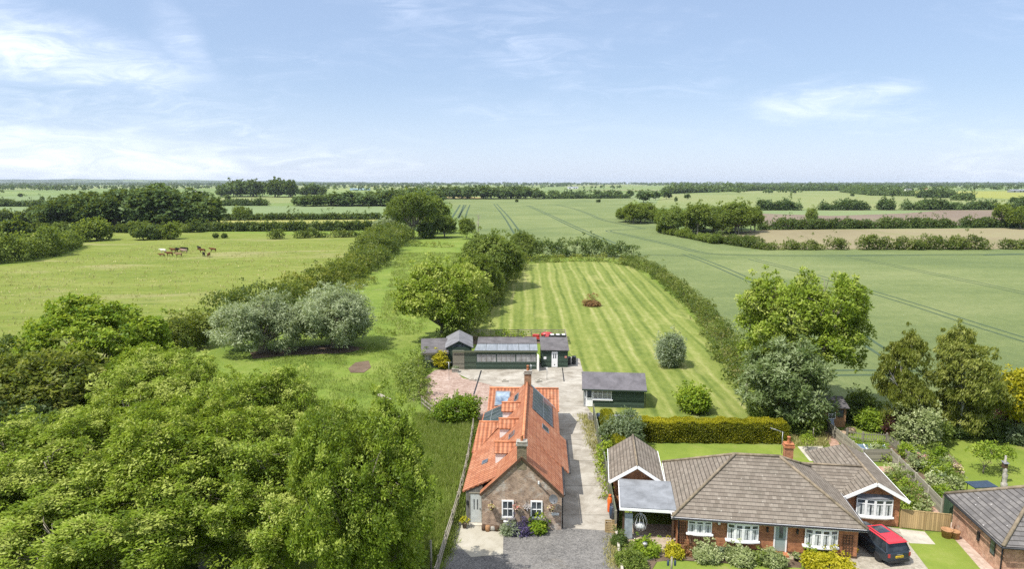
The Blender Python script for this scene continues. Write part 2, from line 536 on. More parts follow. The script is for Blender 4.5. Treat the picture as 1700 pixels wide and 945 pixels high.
def brick(name, c1, c2, mortar, blot=None, bw=.225, bh=.075):
    m, t, b = base(name, .9, .2)
    u = uvc(t)
    br = t.n('ShaderNodeTexBrick')
    t.put(br, 'Vector', u); t.put(br, 'Scale', 1.0)
    t.put(br, 'Color1', col(c1)); t.put(br, 'Color2', col(c2)); t.put(br, 'Mortar', col(mortar))
    t.put(br, 'Mortar Size', .010); t.put(br, 'Brick Width', bw); t.put(br, 'Row Height', bh); t.put(br, 'Bias', 0.0)
    c = br.outputs['Color']
    n = t.noise(u, 2.2, 6, .65)
    c = t.mix(.65, c, t.mix(t.smooth(n, .3, .7), tuple(x * .62 for x in c1), tuple(min(1, x * 1.3) for x in c2)), 'MIX')
    if blot:
        c = t.mix(t.m('MULTIPLY', t.smooth(t.noise(u, blot[1], 6, .65, .5), blot[2], blot[3]), .75), c, blot[0])
    vn = t.n('ShaderNodeTexNoise'); t.put(vn, 'Vector', t.scale(u, (4.4, 13.3, 1))); t.put(vn, 'Scale', 1.0); t.put(vn, 'Detail', 1.0)
    c = t.mix(t.m('MULTIPLY', t.smooth(vn.outputs[0], .5, .72), .55), c, tuple(x * .42 for x in c1))
    t.put(b, 'Base Color', c)
    bump(t, b, br.outputs['Fac'], -.01, .5)
    return m
M_OLDBRICK = brick('weathered_brick', (.29, .190, .135), (.43, .310, .225), (.46, .42, .36), ((.52, .49, .44), 1.1, .50, .68))
M_REDBRICK = brick('red_brick', (.33, .125, .058), (.42, .185, .085), (.36, .27, .19))
M_PALEBRICK = brick('pale_red_brick', (.38, .195, .125), (.48, .29, .20), (.42, .34, .27), ((.45, .38, .30), 1.2, .55, .75))

def pantile():
    m, t, b = base('clay_pantile', .75, .3)
    u = uvc(t)
    x, y, z = t.xyz(u)[0:3]
    wv = t.m('SINE', t.m('MULTIPLY', x, 2 * PI / .32))
    row = t.m('FRACT', t.m('MULTIPLY', y, 1 / .36))
    ids = t.comb(t.m('FLOOR', t.m('MULTIPLY', x, 1 / .32)), t.m('FLOOR', t.m('MULTIPLY', y, 1 / .36)))
    wn = t.n('ShaderNodeTexWhiteNoise', noise_dimensions='2D'); t.put(wn, 'Vector', ids)
    c = t.ramp(wn.outputs[0], [(0, (.31, .110, .052)), (.35, (.39, .150, .072)), (.7, (.44, .190, .100)), (1, (.35, .125, .062))])
    st = t.smooth(t.noise(u, .55, 6, .65, .4), .50, .72)
    c = t.mix(t.m('MULTIPLY', st, .55), c, (.50, .27, .17))
    dk = t.smooth(t.noise(t.scale(u, (2.2, .7, 1)), 1.0, 7, .7, .4), .57, .74)
    c = t.mix(t.m('MULTIPLY', dk, .65), c, (.17, .075, .045))
    # groove shade between the rolls, painted into the tile colour
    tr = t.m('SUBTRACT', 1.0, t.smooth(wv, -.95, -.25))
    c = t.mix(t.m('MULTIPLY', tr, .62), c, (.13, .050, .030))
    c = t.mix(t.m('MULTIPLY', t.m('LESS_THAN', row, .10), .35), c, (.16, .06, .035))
    t.put(b, 'Base Color', c)
    h = t.m('ADD', t.m('MULTIPLY', wv, .5), t.m('MULTIPLY', row, -.45))
    bump(t, b, h, .075, 1.0)
    return m
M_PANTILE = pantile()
def conctile(name, cols, lich, rows=.30, wid=.33, lic=(.50, .47, .40)):
    m, t, b = base(name, .9, .2)
    u = uvc(t)
    x, y, z = t.xyz(u)[0:3]
    ry = t.m('MULTIPLY', y, 1 / rows)
    fr = t.m('FRACT', ry)
    sh = t.m('MULTIPLY', t.m('MODULO', t.m('FLOOR', ry), 2.0), .5)
    rx = t.m('ADD', t.m('MULTIPLY', x, 1 / wid), sh)
    wn = t.n('ShaderNodeTexWhiteNoise', noise_dimensions='2D')
    t.put(wn, 'Vector', t.comb(t.m('FLOOR', rx), t.m('FLOOR', ry)))
    c = t.ramp(wn.outputs[0], [(0, cols[0]), (.5, cols[1]), (1, cols[2])])
    c = t.mix(t.m('MULTIPLY', t.smooth(t.noise(u, .5, 7, .7, .4), .45, .72), .55), c, cols[3])
    spots = t.smooth(t.noise(u, 4.5, 3, .6), .66, .72)
    c = t.mix(t.m('MULTIPLY', spots, lich), c, lic)
    gap = t.m('LESS_THAN', fr, .17)  # shadow line along each course, put into the tile colour
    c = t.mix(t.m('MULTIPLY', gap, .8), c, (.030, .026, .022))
    gx_ = t.m('LESS_THAN', t.m('FRACT', rx), .08)
    c = t.mix(t.m('MULTIPLY', gx_, .35), c, (.05, .045, .04))
    t.put(b, 'Base Color', c)
    bump(t, b, t.m('SUBTRACT', 1.0, fr), .05, .9)
    return m
M_CTILE = conctile('weathered_roof_tile', ((.145, .122, .098), (.180, .153, .125), (.212, .183, .150), (.118, .105, .083)), .75, .27, .27)
M_GTILE = conctile('grey_roof_tile', ((.110, .104, .102), (.140, .132, .128), (.17, .16, .152), (.085, .08, .076)), .9, .30, .33, (.55, .53, .50))
def felt(name, c, streak=.35):
    m, t, b = base(name, .85, .3)
    u = uvc(t)
    n = t.noise(u, .8, 6, .65, .4)
    cc = t.ramp(n, [(.3, tuple(x * .65 for x in c)), (.7, tuple(x * 1.35 for x in c))])
    x, y, z = t.xyz(u)[0:3]
    ln = t.m('LESS_THAN', t.m('FRACT', t.m('MULTIPLY', x, 1 / 1.0)), .035)
    cc = t.mix(t.m('MULTIPLY', ln, streak), cc, tuple(x * .3 for x in c))
    t.put(b, 'Base Color', cc)
    bump(t, b, t.noise(u, 14, 3), .01)
    return m
M_FELT = felt('roofing_felt', (.105, .098, .100), .25)
M_FELTG = felt('smooth_grey_felt', (.19, .20, .215), .1)
M_FELTP = felt('panelled_grey_sheet', (.165, .165, .175), .8)
def boards(name, c, horiz=True, w_=.15, var=.4):
    m, t, b = base(name, .85, .2)
    u = uvc(t)
    x, y, z = t.xyz(u)[0:3]
    a = t.m('MULTIPLY', y if horiz else x, 1 / w_)
    wn = t.n('ShaderNodeTexWhiteNoise', noise_dimensions='1D'); t.put(wn, 'W', t.m('FLOOR', a))
    n = t.noise(t.scale(u, (.8, 7, 1) if horiz else (7, .8, 1)), 1.5, 6, .7)
    f = t.m('ADD', t.m('MULTIPLY', wn.outputs[0], .45), t.m('MULTIPLY', n, .55))
    cc = t.ramp(f, [(.2, tuple(q * (1 - var) for q in c)), (.8, tuple(q * (1 + var) for q in c))])
    g = t.m('LESS_THAN', t.m('FRACT', a), .10)
    cc = t.mix(t.m('MULTIPLY', g, .65), cc, tuple(q * .25 for q in c))
    t.put(b, 'Base Color', cc)
    bump(t, b, t.m('FRACT', a), .02, .6)
    return m
M_GREENBOARD = boards('green_stained_board', (.052, .078, .058))
M_GREYBOARD = boards('weathered_grey_board', (.20, .185, .145))
M_PANELGREEN = boards('green_fence_board', (.125, .140, .095), False, .15)
M_GREYFENCE = boards('grey_fence_board', (.24, .225, .175), True, .15, .3)
M_TANFENCE = boards('new_pine_board', (.40, .285, .140), False, .12, .3)
M_RAIL = plain('weathered_rail', (.27, .245, .195), .9, .15, 0, .45, 2.0)
M_DARKWOOD = plain('dark_stained_wood', (.085, .050, .030), .7, .3, 0, .4, 4)
M_ORANGEWOOD = plain('cedar_wood', (.36, .20, .10), .8, .2, 0, .3, 4)
M_WHITE = plain('white_upvc', (.80, .80, .80), .35, .5, 0, .06, 2)
M_WHITEPAINT = plain('white_paint', (.76, .75, .73), .6, .3, 0, .12, 2)
M_DOORGREEN = plain('sage_door_paint', (.26, .32, .30), .5, .4, 0, .12, 3)
M_DOORPALE = plain('pale_grey_door', (.50, .53, .52), .6, .3, 0, .15, 3)
M_BLACK = plain('black_plastic', (.022, .023, .026), .5, .4, 0, .3, 4)
M_LEAD = plain('grey_lead', (.20, .205, .22), .6, .4, .2, .3, 3)
M_STEEL = plain('galvanised_steel', (.45, .46, .47), .4, .5, .8, .2, 6)
M_POT = plain('terracotta', (.40, .16, .075), .85, .2, 0, .3, 5)
M_SOOT = plain('sooty_brick', (.13, .10, .075), .95, .1, 0, .4, 5)
M_DISH = plain('dark_grey_dish', (.12, .125, .135), .5, .4, .1, .2, 6)
M_RIDGE = plain('lichened_ridge_tile', (.215, .175, .125), .9, .15, 0, .45, 3)
M_RIDGERED = plain('clay_ridge_tile', (.50, .20, .10), .85, .2, 0, .35, 3)
M_CURTAIN = plain('net_curtain', (.52, .54, .53), .9, .1, 0, .45, 5)
M_STONE = plain('lichened_stone', (.33, .31, .27), .95, .1, 0, .4, 6)
M_RED = plain('red_enamel', (.36, .035, .03), .4, .5, 0, .15, 4)
M_ORANGE = plain('orange_plastic', (.70, .13, .02), .5, .4, 0, .12, 4)
M_BLUE = plain('faded_blue_plastic', (.030, .050, .085), .5, .4, 0, .25, 4)
M_YELLOWP = plain('yellow_plastic', (.80, .55, .03), .45, .5, 0, .1, 4)
M_GREENP = plain('green_plastic', (.04, .20, .10), .5, .4, 0, .2, 4)
M_TRUNK = plain('grey_bark', (.24, .215, .165), .95, .1, 0, .4, 3, .03)
M_BIRCHBARK = plain('birch_bark', (.50, .48, .43), .9, .1, 0, .55, 2.5)
M_DEADWOOD = plain('bleached_dead_wood', (.34, .30, .25), .95, .1, 0, .3, 3)

def glass(name, c=(.05, .06, .07), rough=.06):
    """window glass over a dark room: dark, glossy, with uneven depths behind it"""
    m, t, b = base(name, rough, .6)
    t.put(b, 'Base Color', t.ramp(t.noise(objc(t), 1.7, 3), [(.35, tuple(x * .5 for x in c)), (.65, tuple(x * 1.8 for x in c))]))
    return m
M_GLASS = glass('window_glass')
M_SOLAR = None
def solar():
    m, t, b = base('solar_cells', .12, .7)
    u = uvc(t)
    x, y, z = t.xyz(u)[0:3]
    g = t.m('MAXIMUM', t.m('LESS_THAN', t.m('FRACT', t.m('MULTIPLY', x, 1 / .85)), .05), t.m('LESS_THAN', t.m('FRACT', t.m('MULTIPLY', y, 1 / 1.5)), .03))
    t.put(b, 'Base Color', t.mix(g, t.ramp(t.noise(u, .8, 3), [(.3, (.02, .028, .042)), (.7, (.07, .085, .11))]), (.22, .24, .27)))
    return m
M_SOLAR = solar()
def clearglass():
    m, t, b = base('thin_skylight_glass', .1, .6)
    t.put(b, 'Base Color', t.ramp(t.noise(objc(t), 1.1, 4, .6, .6), [(.35, (.07, .11, .16)), (.65, (.30, .37, .45))]))
    return m
M_SKYLIGHT = clearglass()
def poly_mat():
    m, t, b = base('cloudy_polycarbonate', .3, .5)
    u = uvc(t)
    x, y, z = t.xyz(u)[0:3]
    ln = t.m('LESS_THAN', t.m('FRACT', t.m('MULTIPLY', x, 1 / 1.33)), .07)
    c = t.ramp(t.noise(t.scale(u, (2.5, .6, 1)), 1.2, 6, .7), [(.3, (.12, .135, .15)), (.7, (.24, .26, .28))])
    t.put(b, 'Base Color', t.mix(ln, c, (.09, .10, .10)))
    return m
M_POLYC = poly_mat()
M_CLOUDY = plain('cloudy_window_pane', (.29, .29, .285), .35, .5, 0, .45, 1.6)

def leaf_mat(name, c1, c2, c3, trans=.42, rough=.5):
    """leaf faces: colour varies by the face attribute 'tint'"""
    m = bpy.data.materials.new(name)
    m.use_nodes = True
    t = NT(m.node_tree)
    m.node_tree.nodes.clear()
    at = t.n('ShaderNodeAttribute', attribute_name='tint')
    oi = t.n('ShaderNodeObjectInfo')
    f = t.m('ADD', at.outputs['Fac'], t.m('MULTIPLY', t.m('SUBTRACT', oi.outputs['Random'], .5), .42))
    c = t.ramp(f, [(.08, c1), (.5, c2), (.92, c3)])
    d = t.n('ShaderNodeBsdfDiffuse'); t.put(d, 0, c)
    tr = t.n('ShaderNodeBsdfTranslucent'); t.put(tr, 0, t.mix(.55, c, (.30, .36, .02)))
    mx = t.n('ShaderNodeMixShader'); mx.inputs[0].default_value = trans
    t.t.links.new(d.outputs[0], mx.inputs[1]); t.t.links.new(tr.outputs[0], mx.inputs[2])
    g = t.n('ShaderNodeBsdfGlossy'); g.inputs['Roughness'].default_value = rough
    g.inputs[0].default_value = (.9, .95, .9, 1)
    m2 = t.n('ShaderNodeMixShader'); m2.inputs[0].default_value = .012
    t.t.links.new(mx.outputs[0], m2.inputs[1]); t.t.links.new(g.outputs[0], m2.inputs[2])
    o = t.n('ShaderNodeOutputMaterial')
    t.t.links.new(m2.outputs[0], o.inputs[0])
    return m
L_ASH = leaf_mat('ash_leaf', (.098, .152, .012), (.215, .300, .024), (.420, .470, .110))
L_SYC = leaf_mat('sycamore_leaf', (.080, .145, .010), (.165, .260, .016), (.285, .360, .034))
L_OLIVE = leaf_mat('olive_leaf', (.058, .088, .013), (.125, .160, .022), (.255, .262, .050))
L_DARK = leaf_mat('dark_leaf', (0.041, 0.070, 0.018), (0.070, 0.111, 0.027), (0.115, 0.162, 0.041))
L_MID = leaf_mat('hedge_leaf', (0.079, 0.121, 0.023), (0.139, 0.191, 0.033), (0.222, 0.274, 0.059))
L_WILLOW = leaf_mat('willow_leaf', (0.152, 0.193, 0.093), (0.268, 0.320, 0.171), (0.427, 0.482, 0.296))
L_SILVER = leaf_mat('silver_leaf', (.095, .135, .060), (.165, .215, .110), (.33, .38, .26))
L_WHITEBEAM = leaf_mat('whitebeam_leaf', (.075, .120, .032), (.150, .205, .070), (.32, .38, .20))
L_BIRCH = leaf_mat('birch_leaf', (.110, .135, .020), (.200, .225, .040), (.32, .335, .085))
L_HEDGE = leaf_mat('thorn_hedge_leaf', (.042, .070, .014), (.085, .122, .022), (.165, .195, .045))
L_FAR = leaf_mat('far_tree_leaf', (0.049, 0.082, 0.027), (0.076, 0.121, 0.038), (0.114, 0.166, 0.050), .25)
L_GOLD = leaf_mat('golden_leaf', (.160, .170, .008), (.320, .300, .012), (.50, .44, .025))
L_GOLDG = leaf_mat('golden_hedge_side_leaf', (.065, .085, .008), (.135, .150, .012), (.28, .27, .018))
L_LIME = leaf_mat('lime_leaf', (0.115, 0.189, 0.016), (0.203, 0.290, 0.024), (0.324, 0.392, 0.054))
L_VARIEG = leaf_mat('variegated_leaf', (.16, .20, .07), (.31, .36, .15), (.52, .55, .31))
L_PURPLE = leaf_mat('purple_leaf', (0.035, 0.012, 0.014), (0.065, 0.020, 0.022), (0.105, 0.035, 0.035))
L_LAV = leaf_mat('lavender_flower', (0.060, 0.050, 0.120), (0.120, 0.085, 0.240), (0.170, 0.150, 0.140))
L_GRASS = leaf_mat('grass_blade', (.120, .180, .035), (.215, .285, .055), (.34, .37, .13))
L_DRY = leaf_mat('dry_grass_blade', (0.239, 0.218, 0.077), (0.404, 0.374, 0.154), (0.568, 0.515, 0.246))
L_FLOWER = leaf_mat('mixed_blossom', (0.550, 0.120, 0.100), (0.600, 0.450, 0.450), (0.650, 0.600, 0.200))
L_BROWNLEAF = leaf_mat('withered_leaf', (0.135, 0.061, 0.027), (0.243, 0.115, 0.054), (0.351, 0.203, 0.108))

# ------------------------------------------------------------------ foliage
def unit(a):
    return a / (np.linalg.norm(a, axis=-1, keepdims=True) + 1e-9)

def leaf_arrays(P, A, N, L, Wd):
    A = unit(A); Sd = unit(np.cross(A, N))
    mid = P + A * (L * .45)[:, None]
    return np.stack([P, mid + Sd * (Wd * .5)[:, None], P + A * L[:, None], mid - Sd * (Wd * .5)[:, None]], 1)

def quads_mesh(name, Q, tint, mats, extra=None):
    """Q: (n,4,3) faces; extra: an MB of wood faces joined in as a second material"""
    n = len(Q)
    co = Q.reshape(-1, 3)
    me = bpy.data.meshes.new(name)
    ev, ef = ([], []) if extra is None else (extra.v, extra.f)
    nv = n * 4
    me.vertices.add(nv + len(ev))
    me.vertices.foreach_set('co', np.concatenate([co.ravel(), np.array(ev, float).ravel()]).astype(np.float32))
    lv = [np.arange(nv)]; ls = [np.arange(n) * 4]; s = nv
    for f in ef:
        lv.append(np.array(f) + nv); ls.append(np.array([s])); s += len(f)
    lv = np.concatenate(lv); ls = np.concatenate(ls)
    me.loops.add(len(lv)); me.loops.foreach_set('vertex_index', lv.astype(np.int32))
    me.polygons.add(len(ls)); me.polygons.foreach_set('loop_start', ls.astype(np.int32))
    mi = np.zeros(len(ls), np.int32); mi[n:] = 1
    for m in (mats if isinstance(mats, (list, tuple)) else [mats]): me.materials.append(m)
    me.polygons.foreach_set('material_index', mi)
    at = me.attributes.new('tint', 'FLOAT', 'FACE')
    tt = np.full(len(ls), .5, np.float32); tt[:n] = np.clip(tint, 0, 1)
    at.data.foreach_set('value', tt)
    me.update(calc_edges=True)
    return me

def lobe_points(lobes, n, rng, shell=(.74, 1.04), zlow=-.55, core=.70, holes=0.0, hs=2.4):
    lb = np.array(lobes, float)
    area = (lb[:, 3] * lb[:, 4] + lb[:, 3] * lb[:, 5] + lb[:, 4] * lb[:, 5])
    outP, outN, outI = [], [], []
    got = 0
    hv = unit(rng.normal(size=(5, 3))) * rng.uniform(.7, 1.4, (5, 1)); hp_ = rng.uniform(0, 6.28, 5)
    for _ in range(8):
        k = int((n - got) * 1.7) + 16
        idx = rng.choice(len(lb), k, p=area / area.sum())
        d = unit(rng.normal(size=(k, 3)))
        d = d[(d[:, 2] > zlow)]; idx = idx[:len(d)]
        rad = shell[0] + (shell[1] - shell[0]) * rng.random(len(d)) ** .6
        c, r = lb[idx, :3], lb[idx, 3:]
        p = c + d * r * rad[:, None]
        nn = unit(d / r)
        keep = np.ones(len(p), bool)
        for j in range(len(lb)):
            q = (p - lb[j, :3]) / lb[j, 3:]
            keep &= ~((np.einsum('ij,ij->i', q, q) < core * core) & (idx != j))
        keep &= p[:, 2] > .05
        if holes > 0:
            w0 = rng.uniform(0, 6.28, 6)
            hz_ = sum(np.sin(p @ hv[j] * hs + hp_[j]) for j in range(5))
            keep &= hz_ > holes - 2.2
            # craggy surface: push the clumps in and out with the same field
            p = p + nn * (np.clip(hz_, -2, 2) * .20)[:, None]
        outP.append(p[keep]); outN.append(nn[keep]); outI.append(idx[keep]); got += keep.sum()
        if got >= n: break
    return np.concatenate(outP)[:n], np.concatenate(outN)[:n], np.concatenate(outI)[:n]

def crown_quads(lobes, ns, k, rsp, L, Wd, seed, droop=.15, wind=(.35, .15, 0), out=.6, rnd=.8, up=.7, tsd=.2, frnd=.38, ltint=.10, shoots=.10, **kw):
    rng = np.random.default_rng(seed)
    P, N, I = lobe_points(lobes, ns, rng, **kw)
    n = len(P)
    shoot = rng.random(n) < shoots                    # young shoots standing proud of the crown
    P[shoot] += (N[shoot] * .7 + np.array((0, 0, .7))) * (rsp * rng.uniform(.7, 2.0, shoot.sum()))[:, None]
    big = rng.normal(.5, tsd, n) + rng.normal(0, ltint, len(lobes))[I]
    rs = np.repeat(rsp * rng.uniform(.65, 1.35, n) * np.where(shoot, .6, 1), k)
    P = np.repeat(P, k, 0); N = np.repeat(N, k, 0)
    D = unit(rng.normal(size=(n * k, 3)) + N * .7 + np.array((0, 0, .35)))      # each clump is a rough dome of leaves
    P = P + D * (rs * rng.uniform(.35, 1.0, n * k) ** .6)[:, None] * np.array((1, 1, .8))
    A = D * out + rng.normal(size=P.shape) * rnd * .7 + np.array(wind) + np.array((0, 0, -droop))
    F = D * .6 + N * .2 + np.array((0, 0, up)) + rng.normal(size=P.shape) * frnd
    sz = rng.uniform(.65, 1.3, n * k)
    tint = np.repeat(big, k) + rng.normal(0, .12, n * k)
    P[:, 2] = np.maximum(P[:, 2], .04)
    return leaf_arrays(P, A, F, L * sz, Wd * sz), tint

def gen_lobes(rng, Rr, z0, z1, n, lobe=(.34, .52), flat=1.0):
    """an uneven crown: a core and n lobes scattered over it"""
    zc = (z0 + z1) / 2; rz = (z1 - z0) / 2
    lb = [(0, 0, zc, Rr * .60, Rr * .60, rz * .70)]
    for i in range(n):
        a = 2 * PI * (i * .618 + rng.uniform(-.08, .08)); s = rng.uniform(-.62, .92)
        cr = math.sqrt(max(0, 1 - s * s))
        l = rng.uniform(*lobe); q = 1 - l * .92
        lb.append((math.cos(a) * cr * Rr * q * rng.uniform(.85, 1.1), math.sin(a) * cr * Rr * q * rng.uniform(.85, 1.1), zc + s * rz * q, Rr * l * rng.uniform(.85, 1.15), Rr * l * rng.uniform(.85, 1.15), min(Rr * l * .85, rz * .6) * flat))
    return lb

def wood(lobes, r0, seed, limbs=9, fork=.25, zc=None, base=(0, 0)):
    """trunk forking into limbs that reach into the lobes"""
    rg = random.Random(seed)
    mb = MB()
    zt = max(l[2] for l in lobes)
    hf = zt * fork
    mb.tube([(base[0], base[1], -.15), (base[0], base[1], .25), (base[0] * .6 + rg.uniform(-.1, .1), base[1] * .6, hf * .6), (rg.uniform(-.1, .1), rg.uniform(-.1, .1), hf)], [r0 * 1.5, r0 * 1.1, r0 * .9, r0 * .75], 8)
    for l in sorted(lobes[1:], key=lambda q: -q[3])[:limbs]:
        e = Vector((l[0], l[1], l[2] + l[5] * .35)); s = Vector((0, 0, hf * rg.uniform(.75, 1.0)))
        m1 = s.lerp(e, .4) + Vector((rg.uniform(-.3, .3), rg.uniform(-.3, .3), -.08 * (e - s).length))
        m2 = s.lerp(e, .75) + Vector((rg.uniform(-.3, .3), rg.uniform(-.3, .3), 0))
        mb.tube([s, m1, m2, e], [r0 * .5, r0 * .36, r0 * .2, r0 * .07], 5, False)
        for q in range(3):
            f = e + Vector((rg.uniform(-1, 1) * l[3], rg.uniform(-1, 1) * l[4], rg.uniform(-.2, .9) * l[5])) * .85
            mb.tube([m2.lerp(e, rg.uniform(-.6, .6)), e.lerp(f, .5) + Vector((0, 0, .1)), f], [r0 * .14, r0 * .08, r0 * .03], 4, False)
    return mb

def tree_mesh(kind, Rr, z0, z1, nl, ns, k, rsp, L, Wd, lm, seed, r0=.25, bark=None, limbs=9, lobe=(.34, .52), lobes=None, fork=.28, one=False, **kw):
    rg = random.Random(seed)
    lb = lobes or gen_lobes(rg, Rr, z0, z1, nl, lobe)
    Q, t = crown_quads(lb, ns, k, rsp, L, Wd, seed, **kw)
    wd = wood(lb, r0, seed, limbs, fork)
    if one:
        return (quads_mesh(kind, Q, t, [lm, bark or M_TRUNK], wd), None)
    cm = quads_mesh(kind + '_crown', Q, t, lm)
    o = wd.build('trunk', bark or M_TRUNK)
    tm = o.data
    bpy.data.objects.remove(o)
    return cm, tm

def plant(meshes, name, label, cat, loc, rz=0, sc=1.0, group=None, crown='crown', trunk='trunk'):
    cm, tm = meshes
    if tm is None:
        o = link(name, cm); o.location = loc; o.rotation_euler = (0, 0, rz)
        o.scale = (sc, sc, sc) if not isinstance(sc, (tuple, list)) else sc
        return tag(o, label, cat, group)
    r = thing(name, label, cat, loc, rz, group, sc)
    link(crown, cm, r); link(trunk, tm, r)
    return r

def hedge(name, label, path, h, wd, L, Wd, dens, lm, seed, cat='hedge', group=None, rough=.3, tsd=.22, k=16, gaps=(), stems=True, step=.55):
    """a grown-out hedge along ground points: overlapping lumps of leaves on a line of stems; h and wd may be lists along the path"""
    rg = random.Random(seed)
    pts = [np.array(p[:2], float) for p in path]
    seg = [np.linalg.norm(pts[i + 1] - pts[i]) for i in range(len(pts) - 1)]
    tot = sum(seg)
    hl = h if isinstance(h, (list, tuple)) else [h] * len(pts)
    wl = wd if isinstance(wd, (list, tuple)) else [wd] * len(pts)
    def ev(s):
        a = 0
        for i, q in enumerate(seg):
            if s <= a + q or i == len(seg) - 1:
                t = (s - a) / max(q, 1e-6)
                return pts[i] * (1 - t) + pts[i + 1] * t, hl[i] * (1 - t) + hl[i + 1] * t, wl[i] * (1 - t) + wl[i + 1] * t
            a += q
    o0 = pts[0]
    lobes, area = [], 0
    st = MB()
    s = 0
    while s < tot:
        p, hh, ww = ev(s)
        if not any(a <= s / tot <= b for a, b in gaps):
            hv = hh * rg.uniform(1 - rough, 1 + rough * .6); wv = ww * rg.uniform(1 - rough * .6, 1 + rough * .5)
            q = p - o0 + np.array((rg.uniform(-.2, .2) * ww, rg.uniform(-.2, .2) * ww))
            lobes.append((q[0], q[1], hv * .45, wv * .5, wv * .5, hv * .55))
            area += wv * hv * 2.2
            if rg.random() < .6:
                lobes.append((q[0] + rg.uniform(-.3, .3) * ww, q[1] + rg.uniform(-.3, .3) * ww, hv * .72, wv * .30, wv * .30, hv * .32))
            if stems: st.tube([(q[0], q[1], -.1), (q[0] + rg.uniform(-.2, .2), q[1] + rg.uniform(-.2, .2), hv * .6)], [.03 * hh ** .5, .015], 4, False)
        s += max(.35, ww * step)
    ns = int(dens * area / k)
    Q, t = crown_quads(lobes, ns, k, L * 2.0, L, Wd, seed, tsd=tsd, ltint=.26, shoots=.04, shell=(.55, 1.12), zlow=-.75, core=.6)
    if not stems:
        o = link(name, quads_mesh(name, Q, t, lm)); o.location = (o0[0], o0[1], 0)
        return tag(o, label, cat, group)
    r = thing(name, label, cat, (o0[0], o0[1], 0), 0, group)
    link('foliage', quads_mesh('hedge_foliage', Q, t, lm), r)
    tag(st.build('stems', M_TRUNK, r), kind='stuff')
    return r

def bush(name, label, loc, rx, h, L, Wd, n, lm, seed, cat='shrub', group=None, ry=None, nl=7, sc=1.0, k=16, **kw):
    ry = ry or rx
    rg = random.Random(seed)
    lb = [(0, 0, h * .5, rx * .75, ry * .75, h * .5)]
    for i in range(nl):
        a = 2 * PI * i / nl + rg.uniform(-.4, .4); q = rg.uniform(.4, .62)
        lb.append((math.cos(a) * rx * q, math.sin(a) * ry * q, h * rg.uniform(.28, .72), rx * rg.uniform(.32, .48), ry * rg.uniform(.32, .48), h * rg.uniform(.24, .36)))
    Q, t = crown_quads(lb, n // k, k, L * 1.7, L, Wd, seed, shell=(.68, 1.05), zlow=-.8, core=.66, **kw)
    st = MB()
    for i in range(5):
        a = rg.uniform(0, 6.3)
        st.tube([(.05 * math.cos(a), .05 * math.sin(a), -.08), (math.cos(a) * rx * .4, math.sin(a) * ry * .4, h * .6)], [.03, .012], 4, False)
    r = thing(name, label, cat, loc, 0, group, sc)
    link('foliage', quads_mesh('shrub_foliage', Q, t, lm), r)
    st.build('stems', M_TRUNK, r)
    return r

def clipped_hedge(name, label, x0, x1, y0, y1, h, loc, rz, lm, lside, n, L, seed):
    """a trimmed box hedge: twiggy body with a fuzz of small leaves, golden on top"""
    rng = np.random.default_rng(seed)
    r = thing(name, label, 'hedge', loc, rz)
    def fuzz(cnt, top):
        u = rng.random(cnt); v = rng.random(cnt)
        lx, ly = x1 - x0, y1 - y0
        if top:
            P = np.stack([x0 + u * lx, y0 + v * ly, np.full(cnt, h)], 1); N = np.tile((0, 0, 1.), (cnt, 1))
        else:
            per = rng.random(cnt) * (2 * lx + 2 * ly)
            P = np.zeros((cnt, 3)); N = np.zeros((cnt, 3))
            a = per < lx; P[a, 0] = x0 + per[a]; P[a, 1] = y0; N[a, 1] = -1
            b = (~a) & (per < 2 * lx); P[b, 0] = x0 + per[b] - lx; P[b, 1] = y1; N[b, 1] = 1
            c = (per >= 2 * lx) & (per < 2 * lx + ly); P[c, 0] = x0; P[c, 1] = y0 + per[c] - 2 * lx; N[c, 0] = -1
            d = per >= 2 * lx + ly; P[d, 0] = x1; P[d, 1] = y0 + per[d] - 2 * lx - ly; N[d, 0] = 1
            P[:, 2] = v * h
        lump = .10 * np.sin(P[:, 0] * 1.9 + 1) * np.sin(P[:, 1] * 1.3 + P[:, 2] * 2.1) + .07 * np.sin(P[:, 0] * 4.7 + P[:, 2] * 3.3)
        P = P + N * (lump + rng.normal(0, .035, cnt))[:, None]
        edge_ = np.clip((P[:, 2] - h + .25) / .25, 0, 1)
        cx = np.clip(P[:, 0], x0 + .18, x1 - .18); P[:, 0] += (cx - P[:, 0]) * edge_ * .6
        cy = np.clip(P[:, 1], y0 + .18, y1 - .18); P[:, 1] += (cy - P[:, 1]) * edge_ * .6
        A = N * .7 + rng.normal(size=(cnt, 3)) * .7 + np.array((0, 0, .35))
        F = N * .5 + np.array((0, 0, .5)) + rng.normal(size=(cnt, 3)) * .6
        sz = rng.uniform(.6, 1.3, cnt)
        t = .5 + .22 * np.sin(P[:, 0] * .9 + 2) * np.sin(P[:, 2] * 1.7 + P[:, 0] * .5) + rng.normal(0, .2, cnt)
        return leaf_arrays(P, A, F, L * sz, L * .62 * sz), t
    at = (x1 - x0) * (y1 - y0); asd = 2 * ((x1 - x0) + (y1 - y0)) * h
    Q, t = fuzz(int(n * at / (at + asd) * 1.3), True)
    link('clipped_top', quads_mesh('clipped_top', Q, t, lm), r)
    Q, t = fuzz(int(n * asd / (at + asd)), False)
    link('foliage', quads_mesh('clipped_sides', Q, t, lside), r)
    mb = MB(); mb.box(x0 + .2, x1 - .2, y0 + .2, y1 - .2, 0, h - .16)
    mb.build('inner_growth', plain('twiggy_growth', (.045, .050, .012), .95, .1, 0, .5, 3), r)
    return r

